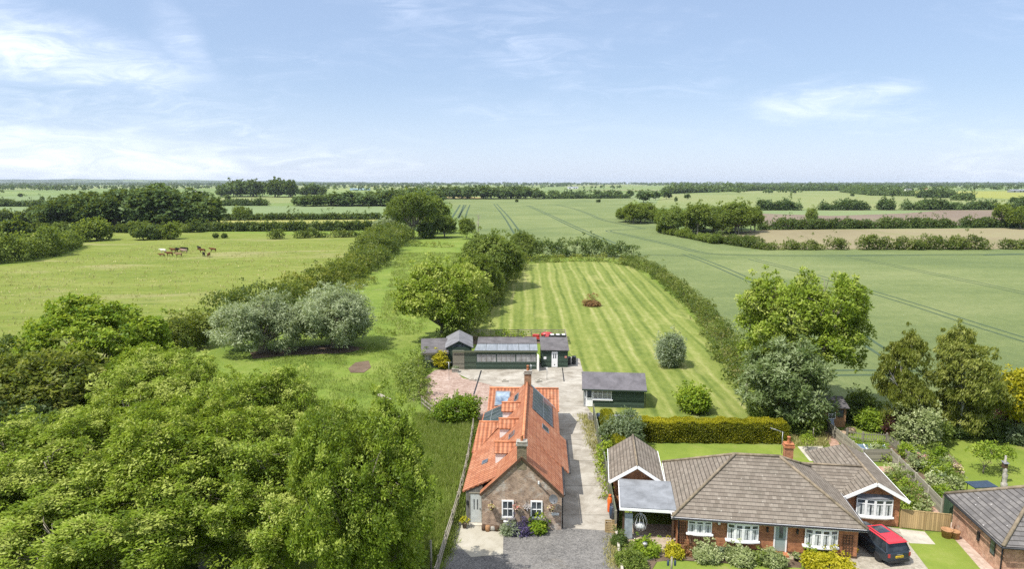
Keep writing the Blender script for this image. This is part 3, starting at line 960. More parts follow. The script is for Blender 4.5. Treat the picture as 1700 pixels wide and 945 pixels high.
def inside(poly, X, Y):
    c = np.zeros(len(X), bool)
    n = len(poly)
    for i in range(n):
        x1, y1 = poly[i][:2]; x2, y2 = poly[(i + 1) % n][:2]
        k = ((y1 > Y) != (y2 > Y)) & (X < (x2 - x1) * (Y - y1) / (y2 - y1 + 1e-12) + x1)
        c ^= k
    return c

def tufts(name, poly, n, hgt, wd, lm, seed, clump=.25, per=5, lean=.35):
    """grass blades standing over a patch of ground, as one countless mass"""
    rng = np.random.default_rng(seed)
    pl = [(p.x, p.y) if isinstance(p, Vector) else p[:2] for p in poly]
    xs = [p[0] for p in pl]; ys = [p[1] for p in pl]
    X = rng.uniform(min(xs), max(xs), n * 3); Y = rng.uniform(min(ys), max(ys), n * 3)
    wgt = np.sin(X * .9 + 3 * np.sin(Y * .23)) + np.sin(Y * .7 + 2 * np.sin(X * .31)) + rng.normal(0, .9, len(X))
    k = inside(pl, X, Y) & (wgt > -.7)
    X, Y = X[k][:n], Y[k][:n]
    m = len(X)
    X = np.repeat(X, per) + rng.normal(0, clump, m * per); Y = np.repeat(Y, per) + rng.normal(0, clump, m * per)
    P = np.stack([X, Y, np.full(m * per, -.02)], 1)
    A = rng.normal(size=P.shape) * lean + np.array((.15, .08, 1.0))
    N = rng.normal(size=P.shape) + np.array((0, 0, .4))
    sz = rng.uniform(.5, 1.35, m * per)
    t = np.repeat(rng.normal(.5, .22, m), per) + rng.normal(0, .13, m * per)
    o = link(name, quads_mesh(name, leaf_arrays(P, A, N, hgt * sz, wd * sz), t, lm))
    return tag(o, None, None, None, 'stuff')

# ------------------------------------------------------------------ ground
def disc(name, r, z, m):
    mb = MB()
    n = 96
    mb.poly([(r * math.cos(2 * PI * i / n), r * math.sin(2 * PI * i / n), z) for i in range(n)])
    return tag(mb.build(name, m), kind='structure')
disc('ground', 14000, -.06, M_FARM)
sheet('meadow', [(-140, -60), (-260, 100), (-330, 330), (60, 330), (70, 180), (70, -60)], -.04, M_MEADOW, px=False)
sheet('pasture', [(-900, 640), (-500, 470), (-150, 452), (0, 442), (100, 427), (140, 412), (40, 400), (-400, 402), (-400, 387), (40, 386), (330, 386), (470, 389), (600, 392), (660, 397), (630, 425), (590, 455), (500, 485), (400, 518), (300, 565), (240, 640), (150, 760), (-400, 900)], -.02, M_PASTURE)
sheet('wheat_field', [(748, 338), (735, 330.2), (1054, 329.6), (1040, 345), (1022, 357), (1056, 366), (1090, 369), (1091, 383), (1141, 394), (1194, 403), (1263, 414), (1700, 414), (2300, 414), (2900, 700), (1640, 700), (1330, 700), (1270, 640), (1225, 570), (1170, 505), (1115, 458), (1060, 432), (865, 420), (800, 402), (765, 372)], -.02, M_WHEAT)
sheet('verge', [(1070, 440), (1120, 462), (1175, 512), (1228, 575), (1262, 640), (1225, 640), (1190, 570), (1130, 490)], .0, M_ROUGH)
sheet('paddock', [(862, 438), (935, 434), (1010, 435), (1050, 443), (1085, 466), (1130, 505), (1180, 565), (1215, 620), (1256, 705), (1060, 706), (968, 700), (955, 600), (930, 560), (775, 558), (800, 520), (830, 480)], -.01, M_PADDOCK)
# far fields
sheet('far_field', [(345, 342), (450, 342), (646, 342), (690, 360), (626, 362.5), (345, 364)], .0, M_FIELD_A)
sheet('far_field', [(-60, 343.5), (72, 343.5), (64, 359), (-60, 359)], .0, M_FIELD_A)
sheet('far_field', [(-60, 327), (200, 323.5), (205, 330), (160, 338.5), (-60, 339)], .0, M_FIELD_A)
sheet('far_field', [(345, 328.5), (640, 323.5), (640, 330), (480, 337), (345, 338)], .0, M_FIELD_B)
sheet('yellow_field', [(340, 366.5), (626, 364.5), (632, 371), (338, 375)], .0, M_YELLOW)
sheet('straw_field', [(-60, 375), (38, 375), (38, 380.5), (-60, 380.5)], .0, M_STRAW)
sheet('far_field', [(1082, 345), (1105, 323), (1250, 317.2), (1400, 317.2), (1480, 325), (1700, 331), (2300, 331), (2300, 347), (1700, 347.5), (1265, 347.5)], .0, M_FIELD_B)
sheet('yellow_field', [(1440, 317.6), (1900, 316.6), (1900, 330), (1700, 331), (1500, 324.5)], .02, ground_mat('ripening_field', [(.3, (.19, .215, .05)), (.7, (.26, .26, .07))], .006, .2, None, .1))
sheet('stubble_field', [(1258, 349.5), (1700, 348.8), (2300, 348.5), (2300, 372), (1700, 373), (1258, 377.5)], .0, M_PINK)
sheet('grass_strip', [(1262, 349.6), (1560, 349.6), (1500, 354.5), (1380, 358.5), (1262, 354.5)], .02, M_FIELD_A)
sheet('stubble_field', [(1190, 386.5), (1270, 382), (1700, 378.5), (2300, 378), (2300, 413.6), (1700, 413.6), (1263, 413.6), (1194, 402.5)], .0, M_BROWN)
sheet('straw_strip', [(720, 330.2), (800, 329.9), (800, 327.2), (735, 326.2)], .02, M_STRAW)
sheet('far_field', [(1020, 329.5), (1050, 330), (1082, 345), (1100, 323), (1085, 321), (930, 321), (880, 327)], .0, M_FIELD_A)
# tramlines left by the sprayer: two wheel tracks each
tr = MB()
def tram(pts, gap=2.1, wd=.55):
    p = [np.array(G(*q)[:2]) for q in smooth_line(pts, 5)]
    nr = []
    for i in range(len(p)):
        d = p[min(i + 1, len(p) - 1)] - p[max(i - 1, 0)]; d /= np.linalg.norm(d)
        nr.append(np.array((-d[1], d[0])))
    for s in (-1, 1):
        ribbon(tr, [a + n_ * s * gap / 2 for a, n_ in zip(p, nr)], wd, .0)
tram([(822, 338.5), (842, 362), (863, 391.5), (880, 399), (910, 409), (945, 420)], 3.2, 1.0)
tram([(876, 341), (916, 359), (956, 378), (1035, 412)], 2.4, .9)
tram([(924, 340), (951, 346), (977, 355), (1004, 366), (1059, 377.5), (1064, 380), (1011, 383), (1035, 389), (1115, 407), (1181, 421.5), (1300, 424.5), (1440, 424), (1700, 422)], 2.1, .8)
tram([(1052, 423), (1095, 424), (1140, 425)], 2.1, .5)
tram([(1138, 422), (1184, 439), (1240, 463), (1310, 494), (1394, 537), (1441, 569), (1490, 600), (1530, 630)], 2.1, .55)
tram([(1248, 430), (1314, 447), (1390, 468), (1517, 506), (1613, 537), (1720, 570)], 2.1, .45)
tram([(1416, 428), (1473, 439), (1613, 468), (1720, 491)], 2.1, .35)
tram([(1340, 620), (1463, 619), (1640, 624), (1760, 626)], 2.1, .6)
tram([(755, 362), (762, 350), (767, 340)], 4, 1.5)
tram([(767, 362), (772, 350), (777, 340)], 4, 1.2)
ribbon(tr, [G(1405, 425.5), G(1440, 424.5), G(1528, 424)], 1.6, .004)
ribbon(tr, [G(1630, 423.5), G(1720, 422)], 2.6, .004)
tag(tr.build('wheel_tracks', M_TRAM), kind='structure')

# yard, drive and gardens
sheet('yard', [(745, 614), (963, 597), (972, 672), (985, 690), (1023, 880), (1021, 890), (915, 892), (930, 880), (870, 680), (800, 640)], .004, M_CONC)
sheet('yard_rubble', [(694, 652), (700, 632), (722, 615), (752, 613), (768, 628), (812, 639), (830, 645), (815, 680), (800, 700), (780, 690), (712, 681)], .012, M_PINKGRAVEL)
sheet('gravel_forecourt', [(755, 866), (800, 872), (932, 877), (1019, 883), (1031, 960), (1040, 1040), (700, 1040), (735, 945)], .008, M_GRAVEL)
sheet('concrete_pad', [(765, 869), (800, 875), (836, 881), (835, 922), (782, 926), (755, 901)], .014, M_PAD)
sheet('garden_lawn', [(1070, 738), (1366, 740), (1372, 780), (1370, 790), (1100, 790)], .0, M_GARDEN)
sheet('front_paving', [(1027, 892), (1035, 870), (1122, 872), (1124, 897), (1420, 917), (1420, 936), (1330, 931), (1120, 914), (1085, 930), (1060, 938), (1045, 930)], .008, M_PAVE)
sheet('front_bed', [(1060, 938), (1088, 928), (1120, 914), (1330, 931), (1330, 944), (1120, 930), (1090, 934), (1075, 960), (1040, 980), (1030, 920)], .004, M_SOIL)
sheet('front_lawn', [(1092, 932), (1330, 942), (1345, 1040), (1040, 1040), (1078, 955)], .002, M_GARDEN)
sheet('driveway', [(1414, 940), (1412, 890), (1430, 868), (1500, 880), (1512, 905), (1540, 945), (1570, 1040), (1330, 1040), (1335, 938)], .010, M_DRIVE)
sheet('side_lawn', [(1508, 903), (1552, 884), (1575, 885), (1640, 960), (1700, 1040), (1570, 1040), (1540, 945)], .012, M_GARDEN)
sheet('stone_slab', [(1500, 893), (1492, 879), (1535, 884), (1553, 905), (1511, 903)], .016, M_FLAG)
sheet('side_path', [(1574, 868), (1590, 868), (1690, 960), (1760, 1040), (1700, 1040), (1640, 960), (1570, 890)], .006, gravel('pale_brick_path', [(.25, (.30, .22, .17)), (.5, (.40, .31, .25)), (.75, (.48, .40, .34))], 4))
sheet('garden_slab', [(1324, 742), (1366, 741), (1372, 766), (1344, 766)], .006, M_FLAG)
sheet('brick_path', [(1366, 715), (1376, 706), (1396, 742), (1408, 765), (1424, 775), (1482, 775), (1512, 800), (1560, 852), (1540, 855), (1500, 815), (1478, 785), (1424, 788), (1390, 765)], .004, M_BRICKPATH)
sheet('neighbour_lawn', [(1553, 727), (1700, 733), (1800, 740), (1830, 860), (1700, 815), (1600, 814), (1570, 812), (1600, 775)], .0, M_GARDEN)
sheet('flower_bed', [(1440, 745), (1480, 740), (1550, 728), (1598, 776), (1578, 812), (1590, 830), (1560, 845), (1500, 790)], -.002, M_SOIL)
sheet('bare_patch', [(578, 612), (590, 602), (612, 599), (616, 610), (604, 619), (582, 619)], -.006, M_SOIL)
sheet('trodden_ground', [(415, 585), (470, 578), (560, 572), (612, 578), (575, 586), (480, 590), (420, 596)], -.006, M_SOIL)
sheet('shed_yard', [(945, 592), (962, 596), (968, 618), (943, 618)], .012, M_CONC)
sheet('vegetable_plot', [(770, 572), (780, 558), (932, 558), (930, 570)], .0, M_SOIL)

# blue distance: a low chalk ridge to the north-west
def ridge(name, x0, x1, Y, tops, depth=1500):
    mb = MB()
    n = len(tops)
    f0, t0, b0 = [], [], []
    for i, h in enumerate(tops):
        x = x0 + (x1 - x0) * i / (n - 1)
        f0.append((x, Y, -1)); t0.append((x, Y + depth * .5, h)); b0.append((x, Y + depth, -1))
    mb.add(f0 + t0 + b0, [[i, i + 1, n + i + 1, n + i] for i in range(n - 1)] + [[n + i, n + i + 1, 2 * n + i + 1, 2 * n + i] for i in range(n - 1)], True)
    return tag(mb.build(name, ground_mat('wooded_ridge', [(.4, (.035, .055, .03)), (.55, (.06, .085, .04)), (.62, (.16, .20, .09))], .0012, .004, None, .1)), kind='structure')
ridge('hills', -8500, -1500, 9800, [52, 70, 78, 72, 84, 74, 77, 66, 72, 62, 53, 56, 46, 36, 38, 24, 6])
ridge('hills', 2500, 9000, 9800, [6, 16, 22, 20, 30, 26, 34, 30, 38, 30])

# ------------------------------------------------------------------ far woodland: continuous masses seen as dark lines
def woodland(name, Y, runs, seed, zt=(8, 13), leaf=4.0, per=34, rows=2, dep=40):
    rg = random.Random(seed); rng = np.random.default_rng(seed)
    Qs, Ts = [], []
    for (p0, p1, dens) in runs:
        a, b = at_y(p0, Y).x, at_y(p1, Y).x
        n = max(2, int((b - a) / 9.0 * dens))
        x = rng.uniform(a, b, n * rows); y = Y + rng.uniform(0, dep, n * rows)
        h = rng.uniform(zt[0], zt[1], n * rows) * (1 + .25 * np.sin(x / 97.) * np.sin(x / 41.)); r = h * rng.uniform(.36, .6, n * rows)
        d = unit(rng.normal(size=(len(x), per, 3))); d[:, :, 2] = np.where(d[:, :, 2] < -.5, -d[:, :, 2], d[:, :, 2])
        C0 = np.stack([x, y, h * .52], 1)[:, None, :]
        P = C0 + d * np.stack([r, r, h * .5], 1)[:, None, :] * rng.uniform(.7, 1.0, (len(x), per, 1))
        P[:, :, 2] = np.maximum(P[:, :, 2], .2)
        P = P.reshape(-1, 3); d = d.reshape(-1, 3)
        A = rng.normal(size=P.shape) + d * .3; N = d * .8 + np.array((0, 0, .4)) + rng.normal(size=P.shape) * .5
        sz = leaf * rng.uniform(.6, 1.3, len(P))
        P = P - unit(A) * (sz * .5)[:, None]
        P[:, 2] = np.maximum(P[:, 2], .0)
        Qs.append(leaf_arrays(P, A, N, sz, sz * .8)); Ts.append(np.repeat(rng.normal(.45, .22, len(x)), per) + rng.normal(0, .1, len(P)))
    Q = np.concatenate(Qs); Q[:, :, 2] = np.maximum(Q[:, :, 2], -.05)
    o = link(name, quads_mesh(name, Q, np.concatenate(Ts), L_FAR))
    return tag(o, kind='stuff')
woodland('distant_woodland', 7600, [(-250, 1950, .55)], 1, (18, 30), 15, 12, 2, 600)
woodland('distant_woodland', 5200, [(-250, 560, .9), (600, 760, .6), (800, 1010, .45), (1080, 1240, .6), (1280, 1950, .8)], 2, (13, 25), 10, 16, 2, 400)
woodland('distant_woodland', 3600, [(-250, 130, .7), (180, 420, .6), (500, 700, .6), (760, 860, .4), (905, 950, .8), (1120, 1190, .5), (1250, 1950, .7)], 3, (10, 17), 7.5, 16, 2, 300)
woodland('distant_woodland', 2500, [(-200, 30, .6), (60, 200, .7), (215, 350, .6), (480, 600, .45), (640, 735, .6), (845, 905, .35), (950, 1040, .3), (1230, 1330, .8), (1330, 1560, .9), (1600, 1900, .6)], 4, (9, 15), 6, 18, 2, 160)
woodland('distant_woodland', 1850, [(-200, 15, .9), (30, 130, .9), (160, 260, .5), (390, 470, .5), (500, 560, .4), (590, 640, .5), (1165, 1230, .9), (1300, 1420, .7), (1420, 1565, 1.2), (1620, 1640, .6), (1660, 1860, .6)], 5, (10, 17), 5, 22, 2, 90)
woodland('distant_woodland', 1420, [(-80, -10, .9), (1270, 1330, .9), (1015, 1030, .6), (940, 990, .5), (1190, 1245, .9)], 6, (7, 12), 4, 24, 2, 40)

# ------------------------------------------------------------------ tree kinds (built once, shared by copies)
far_kind = [tree_mesh('far_tree', 4.6, .2, 10, 10, 90, 9, 1.3, 1.6, 1.2, L_FAR, 20 + i, .28, one=True, limbs=4, lobe=(.38, .55)) for i in range(4)]
mid_kind = [tree_mesh('mid_tree', 5.0, .5, 11, 14, 320, 15, 1.15, .85, .62, L_FAR, 30 + i, .32, limbs=7, lobe=(.34, .50)) for i in range(4)]
midg_kind = [tree_mesh('mid_green_tree', 5.0, .4, 11, 14, 360, 16, 1.05, .7, .5, L_MID, 40 + i, .3, limbs=7) for i in range(3)]
tall_kind = [tree_mesh('tall_tree', 4.4, 2.0, 13, 15, 320, 15, 1.0, .7, .5, L_MID, 50 + i, .3, limbs=9, lobe=(.30, .44), fork=.35) for i in range(2)]
bush_kind = [tree_mesh('thorn_bush', 2.4, .1, 3.6, 9, 170, 13, .6, .5, .36, L_DARK, 60 + i, .12, one=True, limbs=5, lobe=(.36, .55), zlow=-.85) for i in range(4)]
bushm_kind = [tree_mesh('green_bush', 2.4, .1, 3.6, 9, 170, 13, .6, .5, .36, L_MID, 65 + i, .12, one=True, limbs=5, lobe=(.36, .55), zlow=-.85) for i in range(3)]

rgT = random.Random(77)
def interp(pts, x):
    for (a, b), (c, d) in zip(pts, pts[1:]):
        if a <= x <= c: return b + (d - b) * (x - a) / (c - a)
    return pts[0][1] if x < pts[0][0] else pts[-1][1]
def copse(kinds, hk, n, x0, x1, Y0, Y1, tops, name, label, group, fl=(.72, 1.0), wide=(.9, 1.25)):
    """trees standing close together, their tops following the skyline measured for the copse"""
    for i in range(n):
        t = (i + .5) / n
        px = x0 + (x1 - x0) * ((t * 7.13 + rgT.uniform(-.06, .06)) % 1.0)
        Y = Y0 + (Y1 - Y0) * (i / max(1, n - 1)) ** 1.2
        p = at_y(px, Y)
        H = max(3.0, height_at(interp(tops, px), Y) * rgT.uniform(*fl))
        s = H / hk
        sw = s * rgT.uniform(*wide)
        plant(kinds[i % len(kinds)], name, label, 'tree', p, rgT.uniform(0, 6.28), (sw, sw, s), group)
# left copse beyond the pasture
copse(mid_kind, 11, 46, 58, 335, 326, 392, [(40, 362), (60, 350), (100, 330), (150, 320), (200, 320), (260, 311), (300, 316), (335, 328), (350, 345)], 'copse_tree', 'dark green tree massed in the copse beyond the cattle pasture', 'trees in the copse beyond the cattle pasture', (.74, 1.0), (1.15, 1.6))
for i in range(30):
    p = G(42 + i * 10 + rgT.uniform(-3, 3), 386 + rgT.uniform(-.6, .6))
    s = rgT.uniform(.9, 1.7)
    plant((bush_kind + bushm_kind)[i % 7], 'copse_bush', 'dark low bush along the pasture edge of the copse', 'bush', p, rgT.uniform(0, 6), s * .72, 'bushes along the edge of the copse')
# right copses in the wheat
copse(midg_kind, 11, 12, 1032, 1092, 380, 450, [(1022, 352), (1040, 337), (1060, 332), (1080, 340), (1096, 348)], 'field_copse_tree', 'rounded dark tree in the small copse jutting into the wheat', 'trees in the small wheat field copse', (.72, 1.0), (1.1, 1.5))
copse(tall_kind + midg_kind[:1], 12.5, 30, 1092, 1262, 296, 345, [(1088, 360), (1100, 345), (1130, 338), (1180, 340), (1205, 338), (1215, 333), (1240, 340), (1266, 346)], 'copse_tree', 'tall bare stemmed tree in the wide copse beside the stubble', 'trees in the wide copse beside the stubble', (.72, 1.0), (.9, 1.35))
for i in range(16):
    p = G(1094 + i * 6.2, 386 + i * 1.25)
    plant(bushm_kind[i % 3], 'copse_bush', 'green bush at the foot of the wide copse by the wheat', 'bush', p, rgT.uniform(0, 6), rgT.uniform(.5, .95), 'bushes at the foot of the wide copse')
# woods behind
copse(far_kind, 10, 46, 484, 660, 660, 730, [(480, 332), (500, 326), (560, 322), (640, 318), (660, 316)], 'wood_tree', 'dark tree in the low wood behind the pale field', 'trees in the low wood behind the pale field', (.8, 1.0), (1.1, 1.6))
copse(far_kind, 10, 54, 735, 908, 960, 1040, [(735, 312), (790, 309), (830, 311), (870, 312), (908, 317)], 'wood_tree', 'dark tree in the far belt across the top of the wheat', 'trees in the far belt at the top of the wheat', (.75, 1.0), (1.1, 1.5))
copse(far_kind, 10, 22, 366, 440, 1100, 1200, [(360, 315), (385, 303), (410, 300), (440, 301)], 'wood_tree', 'tall tree in the rounded wood on the skyline', 'trees in the rounded skyline wood', (.8, 1.0), (.9, 1.3))
copse(far_kind, 10, 14, 446, 490, 1080, 1140, [(440, 306), (455, 301), (480, 301), (492, 308)], 'wood_tree', 'tall tree in the square topped skyline wood', 'trees in the square topped skyline wood', (.9, 1.0), (.8, 1.1))
copse(far_kind, 10, 12, 500, 540, 1150, 1220, [(500, 312), (520, 306), (540, 311)], 'wood_tree', 'tree in the small round wood on the skyline', 'trees in the small round skyline wood')
copse(far_kind, 10, 16, 655, 730, 740, 900, [(655, 316), (690, 312), (730, 316)], 'wood_tree', 'dark tree behind the lone pasture oak', 'trees behind the lone pasture oak', (.8, 1.0), (1.1, 1.4))
copse(far_kind, 10, 15, 912, 968, 1080, 1200, [(912, 316), (968, 319)], 'wood_tree', 'dark tree in the thin belt beyond the wheat', 'trees in the thin belt beyond the wheat', (.7, 1.0), (1.0, 1.4))
for (px, py, top) in [(992, 329, 316.5), (1009, 329, 317), (1027, 329, 317.5), (1046, 329, 317)]:
    p = G(px, py); H = height_at(top, p.y) * 1.02
    plant(far_kind[px % 4], 'field_edge_tree', 'round dark tree in the row beyond the wheat', 'tree', p, px, (H / 9, H / 9, H / 10), 'row of trees beyond the wheat')
for (px, py, top, w_, lab) in [(1068, 336, 317, 1.2, 'broad dark tree at the corner of the far wheat'), (1088, 332, 318, 1.0, 'rounder tree second from the wheat corner'), (1106, 331, 317, 1.1, 'dark tree third along from the wheat corner'), (1122, 336, 328, .6, 'tiny thin tree alone in the pale field'), (1141, 331, 322.5, 1.0, 'small round tree alone in the pale field'), (1123, 322, 313, 1.2, 'dark tree on the far edge of the pale field'), (1138, 321, 312, 1.2, 'taller dark tree at the far edge of the pale field'), (209, 331, 316, 1.0, 'single tall tree rising behind the copse'), (1685, 339, 328, 1.3, 'round bush tree at the far right field edge'), (1700, 339, 327, 1.3, 'round bush tree cut by the picture edge'), (283, 328, 312, 1.0, 'tree standing behind the copse top')]:
    p = G(px, py); H = height_at(top, p.y)
    plant(far_kind[px % 4], 'field_tree', lab, 'tree', p, px, (H / 9 * w_, H / 9 * w_, H / 10), None)
for (px, py, top, w_, kk, lab) in [(360, 365, 338, .85, midg_kind[0], 'leafy tree just right of the left copse'), (400, 362, 344, .9, bushm_kind[0], 'pale small tree standing in the far field'), (415, 361, 349, .5, bush_kind[0], 'thin little tree beside the pale field tree'), (1346, 379, 345, .8, tall_kind[0], 'lone upright tree in the hedge between the two stubble fields'), (1662, 378, 338, .9, tall_kind[1], 'tall tree near the right end of the stubble hedge'), (1694, 380, 343, 1.2, midg_kind[1], 'bushy tree at the right end of the stubble hedge')]:
    p = G(px, py); hk = {11: 11}.get(0, 3.7 if kk in bushm_kind + bush_kind else (12.8 if kk in tall_kind else 11))
    H = height_at(top, p.y); s = H / hk
    plant(kk, 'field_tree', lab, 'tree', p, px, (s * w_, s * w_, s))
# field hedges (each one hedge)
def field_hedge(label, pts, h, wd, leaf, dens, lm, seed, gaps=(), rough=.45):
    return hedge('field_hedge', label, [G(*p) for p in pts], h, wd, leaf, leaf * .75, dens * 1.8, lm, seed, gaps=gaps, rough=rough, k=12, stems=False)
field_hedge('dense dark hedge below the yellow field strip', [(332, 384), (480, 383.5), (560, 383), (640, 381)], 3.2, 3.4, .75, 11, L_DARK, 101, rough=.2)
field_hedge('low dark hedge above the yellow field strip', [(338, 366), (480, 365), (632, 364)], 2.6, 3, .9, 8, L_DARK, 102, rough=.2)
field_hedge('gappy line of low bushes behind the pasture', [(452, 397), (500, 395), (560, 394), (632, 392)], 2.6, 3.2, .6, 10, L_HEDGE, 103, gaps=((.1, .2), (.45, .55), (.83, .9)), rough=.6)
field_hedge('far dark hedge right of the copse', [(350, 341.5), (442, 341.5)], 4.2, 5, 1.3, 6, L_FAR, 104)
field_hedge('far hedge on the left skyline fields', [(-30, 343), (70, 342.5)], 4, 5, 1.3, 6, L_FAR, 105)
field_hedge('thick hedge joining the left end of the copse', [(-40, 374), (15, 373), (64, 370)], 6.5, 6.5, .9, 9, L_DARK, 106)
field_hedge('hedge between wheat and the tan stubble field', [(1190, 402), (1225, 408), (1263, 413.5)], 2.8, 2.8, .5, 12, L_HEDGE, 107)
field_hedge('lower gappy hedge along the top of the near wheat', [(1270, 414.5), (1360, 414.5), (1640, 414), (1690, 413.5), (1800, 413)], [2.6, 3.2, 3.8, 3.6, 3.2], 3.2, .55, 11, L_HEDGE, 108, gaps=((.045, .07), (.17, .19), (.24, .29), (.69, .735)), rough=.6)
field_hedge('continuous hedge dividing pink and tan stubble', [(1262, 381.5), (1400, 379.5), (1560, 378), (1700, 377.5), (1850, 377)], 3.6, 3.6, .75, 9, L_DARK, 109, gaps=((.02, .035), (.55, .56)), rough=.45)
field_hedge('far broken hedge above the pink stubble field', [(1262, 349), (1400, 348.6), (1560, 348.2), (1850, 348)], 5.4, 6, 1.3, 6, L_FAR, 110, gaps=((.10, .17), (.30, .335), (.36, .4), (.42, .45), (.66, .70)), rough=.6)
field_hedge('far hedge climbing beside the pale field', [(1400, 319), (1420, 321), (1450, 324.5), (1500, 325.5), (1515, 325.5)], 6, 8, 2.4, 5, L_FAR, 111, gaps=((.72, .8),))
field_hedge('dense dark block of trees in the far right field', [(1532, 328.5), (1555, 328.6), (1581, 327.8)], 8.5, 10, 2.0, 6, L_FAR, 112, rough=.15)
field_hedge('low dark mound of bushes in the far right field', [(1588, 332.5), (1600, 332.7), (1612, 332.5)], 6, 9, 1.8, 6, L_FAR, 113, rough=.2)
field_hedge('dark hedge along the far edge of the wheat', [(905, 330), (960, 329.6), (1040, 329.2)], 3, 6, 1.8, 6, L_FAR, 114, rough=.3)
field_hedge('long far hedge on the right beyond the pale field', [(1105, 321.5), (1180, 319), (1250, 316.7), (1400, 316.6)], 7, 9, 3.0, 4, L_FAR, 115, rough=.4)
for (px, py, s, lab) in [(17, 338, 1.3, 'single dark bush in the far left field'), (34, 327, 1.4, 'small bush on the far left field line'), (70, 332, 1.1, 'little bush in the pale left field'), (378, 332, 1.6, 'dark bush in the light field beside the copse'), (858, 335.5, .8, 'tiny dark bush alone in the upper wheat'), (993, 336.5, 1.0, 'lone dark bush in the wheat'), (1415, 325.7, 1.3, 'low round bush by the climbing hedge')]:
    plant(bush_kind[px % 4], 'field_bush', lab, 'bush', G(px, py), px, s)

# pasture edge on the far left
hedge('overgrown_hedge', 'tall overgrown hedge at the left edge of the pasture', [G(-110, 446), G(-40, 440), G(20, 434), G(70, 426), G(108, 416), G(128, 408)], [7.5, 7.5, 7, 7.5, 5.5, 3], [9, 9, 8, 8, 6, 4], .62, .45, 13, L_MID, 120, rough=.35)
for (px, py, s, lab, kk) in [(5, 402, 2.0, 'dark bush behind the left overgrown hedge', bush_kind[1]), (26, 402, 2.1, 'second dark bush behind the left overgrown hedge', bush_kind[2]), (140, 401, 1.7, 'leafy bush at the right tip of the left hedge', bushm_kind[0]), (161, 399, 2.1, 'brown tinged bush at the pasture corner', bushm_kind[1]), (238, 398, 1.7, 'pair bush standing alone in the upper pasture', bush_kind[1]), (254, 398, 1.35, 'smaller bush touching the pair bush', bush_kind[3]), (284, 397, 1.55, 'round solitary bush right of the pair', bushm_kind[2]), (358, 396, .5, 'tiny shrub in the rough upper pasture', bush_kind[0]), (373, 395.5, .5, 'tiny dark shrub beside another in the upper pasture', bush_kind[2])]:
    plant(kk, 'pasture_bush', lab, 'bush', G(px, py), px * .7, s)

# ------------------------------------------------------------------ nearer trees, hedges and shrubs
# diagonal hedge between the pasture and the meadow
hedge('overgrown_hedge', 'dark overgrown far stretch of the diagonal pasture hedge', [G(655, 399), G(640, 410), G(625, 428), G(600, 448)], [7, 6.5, 6, 5], [12, 13, 11, 9], .55, .4, 13, L_HEDGE, 130, rough=.3)
hedge('overgrown_hedge', 'middle stretch of the diagonal hedge with brownish thorn', [G(598, 449), G(560, 468), G(520, 481), G(480, 495), G(452, 508)], [4.6, 4.4, 4.0, 4.2, 4.2], [8, 7.5, 7, 7, 7], .42, .3, 17, L_OLIVE, 131, rough=.35)
hedge('overgrown_hedge', 'dark lumpy stretch of the diagonal hedge behind the willows', [G(450, 510), G(415, 522), G(380, 536), G(355, 546)], [4.0, 4.2, 4.2, 4.0], 7, .38, .27, 20, L_HEDGE, 132, rough=.3)
bush('thorn_bush', 'olive brown thorn bush at the near end of the diagonal hedge', G(308, 576), 4.2, 4.0, .34, .2, 9000, L_OLIVE, 133, rnd=1.0)
hedge('low_scrub', 'low grey green scrub at the meadow side of the hedge', [G(560, 486), G(590, 478), G(615, 470)], 1.2, 3, .3, .2, 18, L_OLIVE, 134)
# lone oak and its companions at the end of the meadow
oak = tree_mesh('oak', 10.5, 5.5, 18.5, 17, 700, 16, 1.5, .75, .55, L_MID, 140, .75, limbs=14, lobe=(.26, .40), fork=.32)
plant(oak, 'oak_tree', 'great spreading oak with pale trunk at the end of the meadow', 'tree', G(686, 396), .6, (.84, .84, .97))
plant(midg_kind[1], 'meadow_tree', 'dark tree half hidden behind the left of the great oak', 'tree', at_y(664, 330), 2.2, (1.3, 1.3, 1.25))
plant(midg_kind[0], 'meadow_tree', 'dark tree just behind and right of the great oak', 'tree', at_y(716, 305), 1.0, (1.5, 1.4, 1.5))
plant(midg_kind[1], 'meadow_tree', 'round tree right of the great oak', 'tree', G(738, 394), 2.0, (.95, .95, .82))
plant(midg_kind[2], 'meadow_tree', 'small round tree at the wheat edge, left of the dead tree', 'tree', G(775, 397), 3.0, (.62, .62, .78))
wil_small = tree_mesh('grey_willow', 4.6, .3, 7.2, 9, 500, 6, .7, .7, .3, L_WILLOW, 141, .25)
plant(wil_small, 'grey_willow', 'silvery willow at the left foot of the great oak', 'tree', G(643, 396), 0, (1.15, 1.1, 1.15))
plant(bush_kind[2], 'meadow_bush', 'dark rounded bush beneath the right side of the great oak', 'bush', G(708, 396), 1, 1.6)
plant(bush_kind[3], 'meadow_bush', 'dark low bush left of the great oak trunk', 'bush', G(664, 397), 1, 1.3)
hedge('low_scrub', 'brown low scrub at the far end of the meadow', [G(690, 408), G(725, 410), G(762, 410)], 1.0, 4, .5, .3, 10, L_BROWNLEAF if False else L_OLIVE, 142)
